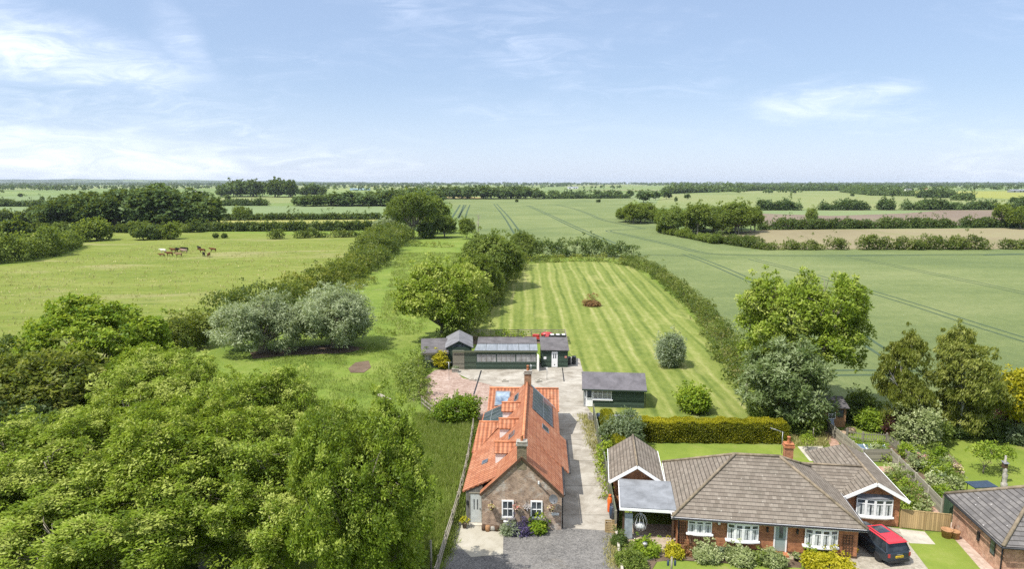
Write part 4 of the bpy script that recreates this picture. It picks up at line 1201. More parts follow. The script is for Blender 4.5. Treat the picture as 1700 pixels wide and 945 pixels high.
def bare_tree(name, label, loc, h, seed, m=M_DEADWOOD, spread=.35):
    rg = random.Random(seed); mb = MB()
    mb.tube([(0, 0, -.1), (.1, 0, h * .4), (.05, .1, h)], [h * .022, h * .016, h * .003], 6)
    r = thing(name, label, 'tree', loc)
    mb.build('trunk', m, r)
    bb = MB()
    for i in range(16):
        z = h * rg.uniform(.3, .9); a = rg.uniform(0, 6.3); q = h * spread * rg.uniform(.4, 1) * (1.1 - z / h * .6)
        e = Vector((math.cos(a) * q, math.sin(a) * q, z + q * rg.uniform(.4, 1)))
        s0 = Vector((.07, 0, z)); md = s0.lerp(e, .5) + Vector((0, 0, -.1 * q))
        bb.tube([s0, md, e], [h * .008, h * .005, h * .0015], 4, False)
        for k in range(2):
            f = md + Vector((rg.uniform(-1, 1), rg.uniform(-1, 1), rg.uniform(.2, 1))) * q * .5
            bb.tube([md, f], [h * .003, h * .001], 3, False)
    bb.build('crown', m, r)
    return r
bare_tree('dead_tree', 'bare dead tree beside the wheat at the end of the meadow', G(794, 394), 10, 5)

# row of trees along the left side of the mown paddock
rowA = tree_mesh('row_ash', 5.6, 1.6, 11.2, 24, 1000, 34, .66, .40, .2, L_ASH, 150, .26, limbs=18, lobe=(.18, .32), shell=(.5, 1.15), core=.55, holes=1.8, hs=1.8, tsd=.22)
plant(rowA, 'ash_tree', 'ash tree with open leaning crown beside the green sheds', 'tree', G(733, 566), .4, (1.05, 1.0, 1.0))
rowB = tree_mesh('row_maple', 6.0, 1.0, 11.2, 22, 1000, 28, .7, .44, .26, L_MID, 151, .28, limbs=9)
plant(rowB, 'field_tree', 'dense round tree halfway along the paddock edge', 'tree', G(815, 478), 1.1, (1.02, 1.05, 1.02))
plant(rowB, 'field_tree', 'browner round tree at the far corner of the paddock', 'tree', G(868, 432), 2.2, (.62, .62, .72))
plant(rowB, 'field_tree', 'mid green tree filling the gap between the shed ash and the dense round tree', 'tree', G(790, 504), 3.6, (.74, .74, .80))
plant(rowA, 'ash_tree', 'smaller ash between the shed ash and the dense round tree', 'tree', G(772, 522), 2.5, (.72, .72, .80))
hedge('overgrown_hedge', 'bramble hedge under the trees along the paddock', [G(748, 574), G(785, 540), G(815, 500), G(838, 468), G(858, 440)], [2.6, 3.6, 4.4, 4.6, 4.6], [2.8, 3.4, 4, 4.4, 5], .32, .22, 20, L_HEDGE, 152, rough=.35)
hedge('bramble_bank', 'bramble bank left of the rubble yard', [G(690, 668), G(678, 648), G(688, 625), G(700, 604), G(722, 582), G(745, 570)], [1.5, 2.0, 2.2, 2.0, 1.7, 1.8], [2.6, 2.6, 2.4, 2.2, 2.0, 2.0], .24, .16, 26, L_MID, 153, rough=.35)
hedge('overgrown_hedge', 'dark hedge across the far end of the paddock', [G(866, 428), G(920, 426), G(985, 425), G(1052, 427)], [5.2, 4.6, 4.6, 4.4], [6, 5, 5, 5], .5, .36, 13, L_DARK, 154, rough=.35)
hedge('rough_bank', 'rough grassy bank of weeds below the far paddock hedge', [G(866, 437), G(930, 434), G(1000, 433.5), G(1050, 440)], 1.5, 3.2, .42, .22, 14, L_OLIVE, 155)
hedge('field_hedge', 'long leafy hedge between the paddock and the wheat', [G(1048, 439), G(1085, 455), G(1125, 486), G(1160, 522), G(1190, 562), G(1215, 602), G(1240, 650)], [2.6, 2.2, 2.2, 2.2, 2.3, 2.6, 3.0], [4.0, 3.2, 3.0, 3.0, 3.1, 3.6, 4.2], .30, .2, 22, L_HEDGE, 156, rough=.25)
# willows
wil = [tree_mesh('pollard_willow', 5.2, .2, 7.4, 26, 1000, 34, .70, .44, .11, L_WILLOW, 160 + i, .5, limbs=14, lobe=(.20, .34), shell=(.5, 1.15), core=.6, holes=1.6, hs=2.2, droop=.35, fork=.3, zlow=-.8) for i in range(2)]
plant(wil[0], 'willow_tree', 'silvery willow on the left of the pair by the trodden ground', 'tree', G(437, 584), .3, (1.08, 1.0, 1.0))
plant(wil[1], 'willow_tree', 'silvery willow on the right of the pair, casting its shadow on the meadow', 'tree', G(556, 577), 1.2, (1.02, 1.0, 1.02))
# big foreground ash trees
ash = [tree_mesh('great_ash', 5.0, 1.0, 10.3, 34, 2500, 64, .50, .19, .08, L_ASH, 170 + i, .24, limbs=26, lobe=(.15, .29), droop=.12, tsd=.30, wind=(.5, .2, -.05), zlow=-.8, shell=(.5, 1.12), core=.55, holes=1.9, hs=2.6, shoots=.16) for i in range(3)]
for (px, Y, k, rz, sc, lab) in [
    (603, 32.6, 0, .4, (.74, .76, 1.13), 'big ash whose crown ends beside the fence rails'),
    (428, 44.0, 1, 1.5, (.94, .94, .95), 'ash with pale stems in the middle of the front clump'),
    (285, 49.0, 2, 2.4, (1.12, 1.08, .93), 'broad ash behind the front clump, near the domed tree'),
    (80, 38.5, 1, 3.4, (1.22, 1.15, .78), 'ash filling the lower left of the front clump'),
    (340, 37.5, 2, 4.2, (1.15, 1.1, .95), 'ash in the centre front of the clump'),
    (215, 42.5, 0, 5.2, (1.15, 1.1, .84), 'lower ash between the broad ash and the leftmost one'),
    (470, 36.0, 1, .9, (.98, .95, .84), 'small ash crowded against the big one by the rails')]:
    plant(ash[k], 'ash_tree', lab, 'tree', at_y(px, Y), rz, sc)
plant(ash[0], 'ash_tree', 'half hidden ash at the bottom edge of the clump', 'tree', at_y(210, 33.5), 2.9, (1.2, 1.1, .68))
rgD = random.Random(12)
dl = [(0, 0, 5.4, 5.7, 5.7, 5.6)]
for i in range(44):
    zz = rgD.uniform(-.55, .97); aa = i * 2.4; cr = math.sqrt(1 - zz * zz); r_ = rgD.uniform(.8, 1.7)
    dl.append((math.cos(aa) * cr * 5.6, math.sin(aa) * cr * 5.6, 5.4 + zz * 5.5, r_, r_, r_ * .8))
dome = tree_mesh('domed_sycamore', 6.6, .4, 11.4, 30, 2300, 30, .55, .30, .22, L_SYC, 180, .35, limbs=14, lobes=dl, droop=.05, zlow=-.85, up=.8, tsd=.26, shell=(.8, 1.08), core=.8, holes=1.0, hs=2.2, shoots=.03)
plant(dome, 'sycamore_tree', 'domed bright green sycamore at the pasture edge', 'tree', at_y(160, 66), .8, (1.02, 1.02, .92))
plant(dome, 'sycamore_tree', 'smaller sycamore in the shade right of the domed one', 'tree', at_y(252, 60), 2.8, (.55, .55, .66))
oliv = tree_mesh('yellowing_maple', 5.6, .4, 7.4, 13, 1200, 26, .62, .34, .2, L_OLIVE, 181, .28, zlow=-.85)
plant(oliv, 'maple_tree', 'yellowish maple left of the shaded gap', 'tree', at_y(68, 56), .3, (1.1, 1.0, 1.0))
plant(oliv, 'maple_tree', 'lower yellowish maple behind the leftmost ash', 'tree', at_y(-8, 53), 1.3, (.95, .9, .9))
drk = tree_mesh('dark_thorn', 4.2, .2, 6.4, 11, 800, 24, .6, .32, .22, L_DARK, 182, .2, zlow=-.85)
plant(drk, 'thorn_tree', 'dark thorn tree cut by the left edge of the picture', 'tree', at_y(-2, 64), .3, (1.0, 1.0, 1.08))
plant(drk, 'thorn_tree', 'dark thorn in the shaded gap below the sycamore', 'tree', at_y(135, 50), 1.3, (1.0, 1.0, .70))
plant(drk, 'thorn_tree', 'dark thorn tree under the yellowish maple', 'tree', at_y(35, 49), 2.3, (.95, .95, .86))
bush('broom_bush', 'yellow green broom bush at the foot of the front ash', at_y(572, 34.6), 1.5, 2.0, .26, .08, 5000, L_GOLD, 183)
bush('elder_bush', 'bright green elder bush below the front ash crown', at_y(655, 36.6), 1.6, 1.6, .3, .2, 3500, L_LIME, 184)

# right-hand garden trees
ashR = tree_mesh('right_ash', 6.0, 1.6, 14.2, 34, 1500, 38, .60, .32, .15, L_ASH, 190, .32, limbs=26, lobe=(.16, .30), shell=(.45, 1.15), core=.55, holes=1.8, hs=2.0, droop=.1, tsd=.2, wind=(.45, .2, -.05), fork=.28)
plant(ashR, 'ash_tree', 'tall ash with wind blown crown rising over the wheat', 'tree', at_y(1322, 65.5), .5, (1, 1, 1))
silv = tree_mesh('silver_tree', 3.7, .2, 8.4, 24, 900, 34, .55, .36, .12, L_WHITEBEAM, 191, .2, zlow=-.9, lobe=(.20, .36), shell=(.5, 1.15), core=.6, holes=1.6, hs=2.6)
plant(silv, 'whitebeam_tree', 'grey leaved whitebeam in front of the tall ash', 'tree', at_y(1302, 60.5), 1.2, (1, 1, 1.02))
bare_tree('dead_tree', 'slim dead trunk standing in the hedge beside the tall ash', at_y(1238, 69), 8.5, 8, spread=.14)
rgB = random.Random(31)
bl = [(0, 0, 5.0, 1.9, 1.9, 3.8)]
for i in range(26):
    zz = 1.6 + 7.0 * ((i * .618) % 1.0); rr = 2.9 * (1 - abs(zz - 4.0) / 6.6) * rgB.uniform(.55, .9); aa = i * 2.4
    bl.append((math.cos(aa) * rr, math.sin(aa) * rr, zz, rgB.uniform(.7, 1.1), rgB.uniform(.7, 1.1), rgB.uniform(1.0, 1.7)))
bir = tree_mesh('birch', 3.0, .4, 9.2, 26, 1150, 30, .42, .32, .10, L_BIRCH, 192, .14, M_BIRCHBARK, limbs=22, lobes=bl, droop=1.5, out=.15, zlow=-.95, fork=.45, shell=(.35, 1.2), core=.5, holes=1.7, hs=2.8, shoots=.05)
plant(bir, 'birch_tree', 'drooping silver birch with white branches, left of the pair', 'tree', at_y(1497, 58.5), .4, (.84, .84, .96))
plant(bir, 'birch_tree', 'fuller drooping birch on the right of the pair', 'tree', at_y(1592, 58), 2.0, (1.08, 1.05, 1.01))
gold = tree_mesh('golden_robinia', 2.6, .6, 6.0, 11, 600, 22, .45, .28, .15, L_GOLD, 193, .12)
plant(gold, 'robinia_tree', 'golden leaved tree at the right edge of the neighbouring lawn', 'tree', at_y(1702, 57), .4, (1.05, 1, 1.05))
bush('willow_shrub', 'round silver leaved shrub on the mown paddock', G(1113, 608), 1.85, 3.9, .28, .1, 9000, L_SILVER, 194)
bush('round_shrub', 'green round shrub near the tall ash on the paddock', G(1152, 684), 1.5, 2.3, .24, .15, 6000, L_SYC, 195)
bush('laurel_bush', 'broad clipped laurel bush between the meadow and the rubble yard', G(757, 700), 2.3, 2.1, .22, .12, 9000, L_SYC, 196, ry=1.8)
bush('garden_shrub', 'grey leaved shrub rising behind the garage roof', G(1034, 748), 1.75, 2.9, .24, .10, 7000, L_SILVER, 197)
for (px, py, rx, h, m, lab, sd) in [
    (1330, 722, 1.6, 1.9, L_MID, 'leafy shrub between the golden hedge and the garden fence', 1),
    (1275, 700, 2.0, 1.8, L_MID, 'green shrub behind the golden hedge end', 2),
    (1352, 712, 1.1, 1.3, L_LIME, 'bright low shrub beside the garden fence', 3),
    (1442, 712, 1.1, 1.5, L_LIME, 'lime green bush left of the picket fence', 4),
    (1462, 716, 1.0, 1.5, L_LIME, 'lime green bush right behind the picket fence', 5),
    (1483, 724, .9, 1.5, L_PURPLE, 'dark purple leaved bush by the picket fence', 6),
    (1414, 700, 1.2, 1.9, L_DARK, 'dark bush beside the summerhouse', 7),
    (1430, 690, 1.4, 2.2, L_MID, 'tall green bush behind the summerhouse garden', 8),
    (1520, 745, 1.9, 3.4, L_VARIEG, 'tall silvery flowering shrub in the flower bed', 9),
    (1545, 735, 1.5, 2.0, L_MID, 'green shrub behind the tall silvery shrub', 10),
    (1660, 728, 1.4, 1.1, L_DARK, 'dark low shrub along the far side of the neighbouring lawn', 11),
    (1635, 724, 1.3, 1.3, L_MID, 'round low shrub along the far side of the lawn', 12),
    (1580, 722, 1.5, 1.2, L_DARK, 'dark shrub in the shade under the birch', 13),
    (1690, 735, 1.2, .9, L_SILVER, 'grey low shrub beneath the golden tree', 14),
    (1672, 705, 1.3, 2.0, L_PURPLE, 'dark red bush behind the golden tree', 15)]:
    bush('garden_shrub', lab, G(px, py), rx, h, .22, .13, int(2600 * rx), m, 200 + sd)
# flower bed between the fence and the neighbouring lawn
rgF = random.Random(9)
mats_f = [L_MID, L_LIME, L_SYC, L_VARIEG, L_SILVER, L_MID]
nb = 0
for i in range(34):
    t = i / 33
    a = Vector(G(1482, 742)).lerp(G(1562, 838), t); b_ = Vector(G(1548, 733)).lerp(G(1588, 812), t)
    p = a.lerp(b_, rgF.uniform(.0, 1))
    bush('border_plant', 'leafy clump in the flower bed beside the neighbouring lawn', p, rgF.uniform(.45, .85), rgF.uniform(.5, 1.25), .17, .1, 700, mats_f[i % 6], 300 + i, cat='plant', group='clumps in the long flower bed', nl=4, k=12)
for i, (px, py, m, lab) in enumerate([(1520, 742, None, 'peach flowering rose in the bed below the silvery shrub'), (1587, 790, None, 'pale flowering clump at the tip of the flower bed'), (1531, 775, None, 'yellow and pink flowers halfway along the flower bed')]):
    bush('flowering_plant', lab, G(px, py), .55, .9, .12, .1, 400, L_FLOWER, 350 + i, cat='plant', nl=4, k=10)
# strip between the brick path and the extension
for i, (px, py, rx, h, m) in enumerate([(1452, 752, .5, .6, L_VARIEG), (1470, 765, .6, .7, L_LIME), (1482, 790, .6, .7, L_VARIEG), (1495, 806, .8, 1.0, L_MID), (1505, 822, .9, .9, L_LIME), (1518, 838, .9, .9, L_MID), (1500, 838, .7, .6, L_LIME), (1532, 850, .5, .4, L_VARIEG)]):
    bush('border_plant', 'low plant in the strip between the extension and the brick path', G(px, py), rx, h, .16, .1, 600, m, 370 + i, cat='plant', group='plants in the strip beside the extension', nl=4, k=12)
for i in range(12):
    p = G(1420 + rgF.uniform(0, 50), 752 + rgF.uniform(-12, 14))
    bush('vegetable_plant', 'leafy vegetable in the plot inside the picket fence', p, .35, .45, .14, .1, 250, mats_f[i % 3], 390 + i, cat='plant', group='vegetables inside the picket fence', nl=3, k=12)
# planting in front of the bungalow
for i, (px, py, rx, h, m, lab) in enumerate([
    (1047, 940, 1.05, 1.1, L_MID, 'big green shrub at the corner of the front bed by the drive'),
    (1072, 919, .95, 1.0, L_SYC, 'rounded green shrub behind the stone post'),
    (1119, 923, .6, .75, L_GOLD, 'yellow green shrub opposite the wooden bench'),
    (1173, 929, .95, 1.0, L_VARIEG, 'variegated round shrub below the first bow window'),
    (1228, 932, 1.05, 1.0, L_VARIEG, 'variegated spreading shrub below the second bow window'),
    (1257, 933, .55, .7, L_MID, 'plain green shrub between two variegated ones'),
    (1282, 937, .85, .95, L_VARIEG, 'variegated round shrub opposite the front door'),
    (1376, 950, 1.9, 1.2, L_GOLD, 'long golden shrub below the third bow window'),
    (1029, 905, .5, .8, L_DARK, 'dark shrub squeezed beside the drive fence'),
    (1140, 918, .45, .4, L_BROWNLEAF, 'small brownish plant in the front bed'),
    (1202, 922, .45, .35, L_SILVER, 'small grey plant in the front bed'),
    (1348, 928, .4, .6, L_LIME, 'small bright plant at the path corner')]):
    bush('garden_shrub', lab, G(px, py), rx * .85, h * .52, .13, .085, int(4200 * rx), m, 400 + i)
bush('lavender_bush', 'purple flowering lavender against the brick gable', G(866, 885), .6, .34, .2, .05, 2600, L_LAV, 420, ry=.45)
bush('lavender_bush', 'grey green lavender below the left gable window', G(847, 885), .5, .32, .2, .05, 2200, L_SILVER, 421, ry=.45)
bush('climbing_shrub', 'green shrub below the right gable window', G(890, 883), .5, .52, .17, .12, 2200, L_SYC, 422, ry=.5)
bush('flowering_shrub', 'yellow flowering shrub beside the left green shed', G(732, 612), .85, 1.9, .2, .14, 1500, L_GOLD, 423)
hedge('weed_bank', 'green weeds growing behind the long shed', [G(790, 566), G(840, 566), G(885, 566)], 1.3, 2.2, .24, .16, 22, L_SYC, 424)
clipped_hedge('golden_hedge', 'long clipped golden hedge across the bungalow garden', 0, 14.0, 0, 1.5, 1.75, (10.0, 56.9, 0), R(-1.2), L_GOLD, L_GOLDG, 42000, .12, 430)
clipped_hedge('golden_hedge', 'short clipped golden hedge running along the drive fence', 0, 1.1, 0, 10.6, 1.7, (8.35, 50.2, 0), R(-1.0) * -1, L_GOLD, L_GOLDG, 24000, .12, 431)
hedge('shrub_row', 'dark green shrubs between the drive fence and the garage', [G(1008, 770), G(1010, 750), G(1006, 790), G(1016, 835)], [1.4, 1.5, 1.2, .8], 1.2, .18, .12, 30, L_SYC, 432)
heap = bush('brush_heap', 'heap of reddish brown cut brush on the mown paddock', G(982, 508), 1.35, .6, .36, .11, 2600, L_BROWNLEAF, 433, cat='brush heap', ry=1.2)
# small fruit trees
frt = tree_mesh('fruit_sapling', 1.1, 1.2, 2.3, 7, 160, 6, .22, .2, .11, L_LIME, 440, .05, limbs=6)
plant(frt, 'fruit_tree', 'small leaning fruit tree on the neighbouring lawn', 'tree', G(1632, 787), 1, 1.0)
plant(frt, 'fruit_tree', 'second small fruit tree near the post on the lawn', 'tree', G(1662, 783), 2.2, .8)
plant(frt, 'fruit_tree', 'slender sapling between garden and golden hedge', 'tree', G(1340, 750), 3, .6)

# standing grass
tufts('meadow_grass', [G(690, 690), G(784, 690), G(760, 790), G(748, 870), G(730, 960), G(640, 1000), G(690, 800)], 10400, .42, .035, L_GRASS, 500)
tufts('meadow_grass', [G(440, 592), G(575, 592), G(575, 624), G(622, 624), G(624, 596), G(575, 590), G(620, 570), G(680, 600), G(690, 690), G(560, 700)], 2600, .30, .05, L_GRASS, 501)
tufts('long_grass', [G(764, 700), G(786, 700), G(757, 870), G(742, 870)], 1400, .65, .04, L_GRASS, 502)
tufts('dry_grass', [G(1085, 446), G(1120, 462), G(1175, 512), G(1228, 575), G(1252, 632), G(1232, 640), G(1192, 568), G(1140, 497)], 3600, .75, .08, L_DRY, 503)
tufts('meadow_grass', [G(620, 560), G(700, 555), G(770, 420), G(660, 420)], 4800, .4, .10, L_GRASS, 504)
tufts('pasture_tussocks', [G(0, 600), G(240, 640), G(420, 510), G(600, 448), G(640, 410), G(300, 400), G(60, 440), G(-60, 460)], 1600, .5, .16, L_DRY, 505, clump=.8)
tufts('garden_weeds', [G(1326, 722), G(1366, 722), G(1366, 741), G(1300, 739)], 880, .4, .05, L_DRY, 506)

tufts('edge_weeds', [G(962, 690), G(984, 690), G(1000, 760), G(1012, 830), G(1004, 830), G(988, 760)], 500, .28, .05, L_DRY, 510)
tufts('edge_weeds', [G(742, 872), G(752, 872), G(738, 945), G(726, 945)], 500, .3, .04, L_GRASS, 511)
tufts('edge_weeds', [G(1012, 888), G(1022, 888), G(1030, 945), G(1016, 945)], 260, .22, .04, L_DRY, 512)
tufts('edge_weeds', [G(694, 652), G(700, 630), G(712, 630), G(706, 655), G(720, 682), G(712, 684)], 300, .4, .05, L_GRASS, 513)

# ------------------------------------------------------------------ buildings
def win_parts(root, o, u, n, w_, h, rows=1, cols=2, fr=.07, name='window', sill=None, transom=None, depth=.06, pane=None, mat=None, label=None, bar_=.045):
    """casement set in a wall: o = bottom left corner, u = along the wall, n = out of the wall"""
    o, u, n = Vector(o), Vector(u).normalized(), Vector(n).normalized()
    z = Vector((0, 0, 1))
    def bx(mb, a0, a1, z0, z1, d0, d1):
        p = [o + u * a0 + z * z0 + n * d0, o + u * a1 + z * z0 + n * d0, o + u * a1 + z * z1 + n * d0, o + u * a0 + z * z1 + n * d0]
        mb.prism(p, n * (d1 - d0))
    mb = MB()
    bx(mb, 0, fr, 0, h, -.02, depth); bx(mb, w_ - fr, w_, 0, h, -.02, depth)
    bx(mb, fr, w_ - fr, 0, fr, -.02, depth); bx(mb, fr, w_ - fr, h - fr, h, -.02, depth)
    for i in range(1, cols):
        x = w_ * i / cols
        bx(mb, x - bar_ / 2, x + bar_ / 2, fr, h - fr, -.01, depth - .008)
    zs = [h * i / rows for i in range(1, rows)] + ([transom * h] if transom else [])
    for q in zs:
        bx(mb, fr, w_ - fr, q - bar_ / 2, q + bar_ / 2, -.012, depth - .014)
    f = mb.build(name, mat or M_WHITE, root)
    if label: f['label'] = label
    g = MB(); bx(g, fr * .8, w_ - fr * .8, fr * .8, h - fr * .8, -.015, .015)
    g.build('pane', pane or M_GLASS, f)
    if sill is not None:
        s = MB(); bx(s, -.1, w_ + .1, -.12, -.004, -.01, .12); s.build('sill', sill, f)
    return f

def gutter(mb, a, b, r=.06):
    mb.tube([a, b], r, 6)

def rise(*pts):
    return [Vector(p) for p in pts]

# ---- the old cottage with the clay roof
HA = R(-2.5)
house = thing('cottage', 'long brick cottage with orange clay pantile roof beside the concrete drive', 'cottage', (.63, 41.81, 0), HA)
RL, RZ, EZ, HW = 16.9, 5.0, 2.5, 2.6      # ridge length and height, eaves height, half width
wl = MB()
# gable wall, side walls, back gable
wl.prism([(-HW, 0, 0), (HW, 0, 0), (HW, 0, EZ - .1), (0, 0, RZ - .12), (-HW, 0, EZ - .1)], (0, .3, 0))
wl.prism([(-HW, RL - .3, 0), (HW, RL - .3, 0), (HW, RL - .3, EZ - .1), (0, RL - .3, RZ - .12), (-HW, RL - .3, EZ - .1)], (0, .3, 0))
wl.box(HW - .3, HW, .302, RL - .302, 0, EZ - .12)
wl.box(-HW, -HW + .3, .302, RL - .302, 0, EZ - .12)
wl.build('wall', M_OLDBRICK, house)
# rear cross wing
wg = MB()
wg.box(-3.4, 2.7, RL - .3 + .001, RL + 4.8, 0, 2.3)
wg.build('wing_wall', M_OLDBRICK, house)
# roof: right slope with a lower projecting middle, left slope, outshut, cross wing
rf = MB()
def slope(mb, a, b, c, d, t=.09):
    mb.slab([a, b, c, d], t)
k = (RZ - EZ) / HW
def RZx(x): return RZ - abs(x) * k
rf.slab([(.0, -.06, RZ), (2.72, -.06, RZx(2.72)), (2.72, 4.5, RZx(2.72)), (0, 4.5, RZ)], .1)
rf.slab([(.0, 4.502, RZ), (3.25, 4.502, RZx(3.25) + .10), (3.25, 10.7, RZx(3.25) + .10), (0, 10.7, RZ)], .1)
rf.slab([(.0, 10.702, RZ), (2.75, 10.702, RZx(2.75)), (2.75, RL + .05, RZx(2.75)), (0, RL + .05, RZ)], .1)
rf.slab([(0, -.06, RZ), (-2.75, -.06, RZx(2.75)), (-2.75, .62, RZx(2.75)), (0, .62, RZ)], .1)
rf.slab([(0, .622, RZ), (-1.72, .622, RZx(1.72)), (-1.72, RL + .05, RZx(1.72)), (0, RL + .05, RZ)], .1)
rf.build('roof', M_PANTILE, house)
ro = MB()
ro.slab([(-1.722, .55, RZx(1.72) - .004), (-3.95, .55, 2.28), (-3.85, RL - .75, 2.28), (-1.722, RL - .75, RZx(1.72) - .004)], .09)
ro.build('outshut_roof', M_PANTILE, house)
rw = MB()
WR, WE, WV, WS = 3.62, 2.42, 19.2, 2.85
rw.slab([(-3.55, WV, WR), (2.85, WV, WR), (2.85, WV - WS, WE), (-3.55, WV - WS, WE)], .09)
rw.slab([(-3.55, WV, WR), (2.85, WV, WR), (2.85, WV + WS, WE), (-3.55, WV + WS, WE)], .09)
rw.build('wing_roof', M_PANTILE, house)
wgb = MB()
for x in (-3.39, 2.45):
    wgb.prism([(x, WV - 2.45, 2.302), (x, WV + 2.45, 2.302), (x, WV, WR - .12)], (.24, 0, 0))
wgb.build('wing_gable', M_OLDBRICK, house)
rd = MB()
rd.tube([(0, .35, RZ + .03), (0, RL, RZ + .03)], .12, 8)
rd.tube([(-3.55, WV, WR + .03), (2.85, WV, WR + .03)], .10, 8)
rd.build('ridge_tiles', M_RIDGERED, house)
# outshut walls and front
ow = MB()
ow.box(-3.72, -3.52, .75, RL - .9, 0, 2.2)
ow.prism([(-3.72, .60, 0), (-2.61, .60, 0), (-2.61, .60, 2.72), (-3.72, .60, 2.30)], (0, .14, 0))
ow.build('outshut_wall', boards('grey_vertical_board', (.16, .155, .14), False, .12), house)
# left gabled bay
def left_gable(v0, v1, ridge_z, x0, x1, eave_z, cheek=None, nm='dormer'):
    """gabled projection from the left slope, its ridge running out from the roof"""
    vm = (v0 + v1) / 2
    d = MB()
    d.slab([(x1, vm, ridge_z), (x0, vm, ridge_z), (x0, v0, eave_z), (x1 + (ridge_z - eave_z) / k * -1, v0, eave_z)], .07)
    d.slab([(x1, vm, ridge_z), (x0, vm, ridge_z), (x0, v1, eave_z), (x1 + (ridge_z - eave_z) / k * -1, v1, eave_z)], .07)
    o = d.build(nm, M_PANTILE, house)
    r = MB(); r.tube([(x0, vm, ridge_z + .02), (x1, vm, ridge_z + .02)], .075, 6); r.build('ridge_tiles', M_RIDGERED, o)
    f = MB()
    f.prism([(x0 + .12, v0 + .12, RZx(x0) + .02), (x0 + .12, v1 - .12, RZx(x0) + .02), (x0 + .12, v1 - .12, eave_z - .04), (x0 + .12, vm, ridge_z - .14), (x0 + .12, v0 + .12, eave_z - .04)], (.1, 0, 0))
    f.prism([(x0 + .225, v0 + .12, RZx(x0 + .225) - .05), (x0 + .225, v0 + .12, eave_z - .06), (-(RZ - eave_z) / k - .02, v0 + .12, eave_z - .06)], (0, .08, 0))
    f.build('cheek', M_WHITE if cheek is None else cheek, o)
    return o
for v in (3.6, 8.35, 12.25):
    left_gable(v - .80, v + .80, 4.55, -2.02, -.47, 4.05)
# larger left bay over the outshut
bay = MB()
vm = 10.7
bay.slab([(-1.85, vm, 3.42), (-3.75, vm, 3.42), (-4.0, vm - 3.75, 2.34), (-3.72, vm - 3.75, 2.34)], .08)
bay.slab([(-1.85, vm, 3.42), (-3.75, vm, 3.42), (-3.75, vm + .7, 2.78), (-2.8, vm + .7, 2.78)], .08)
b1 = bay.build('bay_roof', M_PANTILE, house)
q = MB(); q.prism([(-3.73, vm - 3.4, 0), (-3.73, vm + .6, 0), (-3.73, vm + .6, 2.7), (-3.73, vm, 3.3), (-3.73, vm - 3.4, 2.36)], (.12, 0, 0)); q.build('bay_gable', M_OLDBRICK, b1)
q = MB(); q.tube([(-3.75, vm, 3.44), (-1.85, vm, 3.44)], .08, 6); q.build('ridge_tiles', M_RIDGERED, b1)
# solar panels and rooflights
def on_left(x, v, up=.02): return Vector((-x, v, RZ - x * k + up))
def on_right(x, v, up=.02): return Vector((x, v, RZ - x * k + up))
ks = (RZx(1.72) - 2.28) / (3.9 - 1.722)
def on_out(x, v, up=.02): return Vector((-x, v, RZx(1.72) - (x - 1.722) * ks + up))
sp = MB()
sp.slab([on_out(1.86, 11.5, .10), on_out(3.72, 11.5, .10), on_out(3.72, 15.6, .10), on_out(1.86, 15.6, .10)], .05)
o = sp.build('solar_panel', M_SOLAR, house); o['label'] = 'dark glass panel array on the left slope'
sp = MB()
sp.slab([on_right(.55, 10.9, .10), on_right(2.2, 10.9, .10), on_right(2.2, 16.4, .10), on_right(.55, 16.4, .10)], .05)
o = sp.build('solar_panel', M_SOLAR, house); o['label'] = 'long dark panel array on the right slope'
def rooflight(pt, x0, x1, v0, v1, m, nm='roof_window'):
    f = MB(); f.slab([pt(x0, v0, .09), pt(x1, v0, .09), pt(x1, v1, .09), pt(x0, v1, .09)], .1)
    o = f.build(nm, M_LEAD, house)
    dx_, dv = (x1 - x0) * .1, (v1 - v0) * .1
    g = MB(); g.slab([pt(x0 + dx_, v0 + dv, .103), pt(x1 - dx_, v0 + dv, .103), pt(x1 - dx_, v1 - dv, .103), pt(x0 + dx_, v1 - dv, .103)], .04); g.build('pane', m, o)
rooflight(on_right, 1.35, 1.85, 8.6, 9.6, M_GLASS)
rooflight(on_left, .75, 1.15, 5.6, 6.5, M_GLASS)
rooflight(on_out, 2.55, 2.95, 3.7, 4.3, M_GLASS)
rooflight(on_left, .75, 1.1, 13.9, 15.6, M_GLASS)
def on_wing(u, s, up=.02): return Vector((u, WV - s, WR - s * (WR - WE) / WS + up))
f = MB(); f.slab([on_wing(-2.95, 2.35, .1), on_wing(-1.6, 2.35, .1), on_wing(-1.6, .5, .1), on_wing(-2.95, .5, .1)], .08)
o = f.build('roof_window', M_LEAD, house)
g = MB(); g.slab([on_wing(-2.85, 2.2, .112), on_wing(-1.7, 2.2, .112), on_wing(-1.7, .65, .112), on_wing(-2.85, .65, .112)], .03); g.build('pane', M_SKYLIGHT, o)
# chimneys
def chimney(root, c, w_, d, z0, z1, m, pots=1, cap=M_STONE, rz=.0):
    mb = MB()
    mb.box(c[0] - w_ / 2, c[0] + w_ / 2, c[1] - d / 2, c[1] + d / 2, z0, z1)
    ch = mb.build('chimney', m, root)
    cp = MB(); cp.box(c[0] - w_ / 2 - .07, c[0] + w_ / 2 + .07, c[1] - d / 2 - .07, c[1] + d / 2 + .07, z1 - .22, z1 - .08)
    cp.box(c[0] - w_ / 2 - .04, c[0] + w_ / 2 + .04, c[1] - d / 2 - .04, c[1] + d / 2 + .04, z1 + .002, z1 + .05)
    cp.build('chimney_cap', cap, ch)
    for i in range(pots):
        x = c[0] + (i - (pots - 1) / 2) * .3
        p = MB(); p.lathe([(.13, z1 + .04), (.12, z1 + .1), (.10, z1 + .42), (.13, z1 + .45), (.12, z1 + .5)], 10, (x, c[1], 0)); p.build('chimney_pot', M_POT, ch)
    return ch
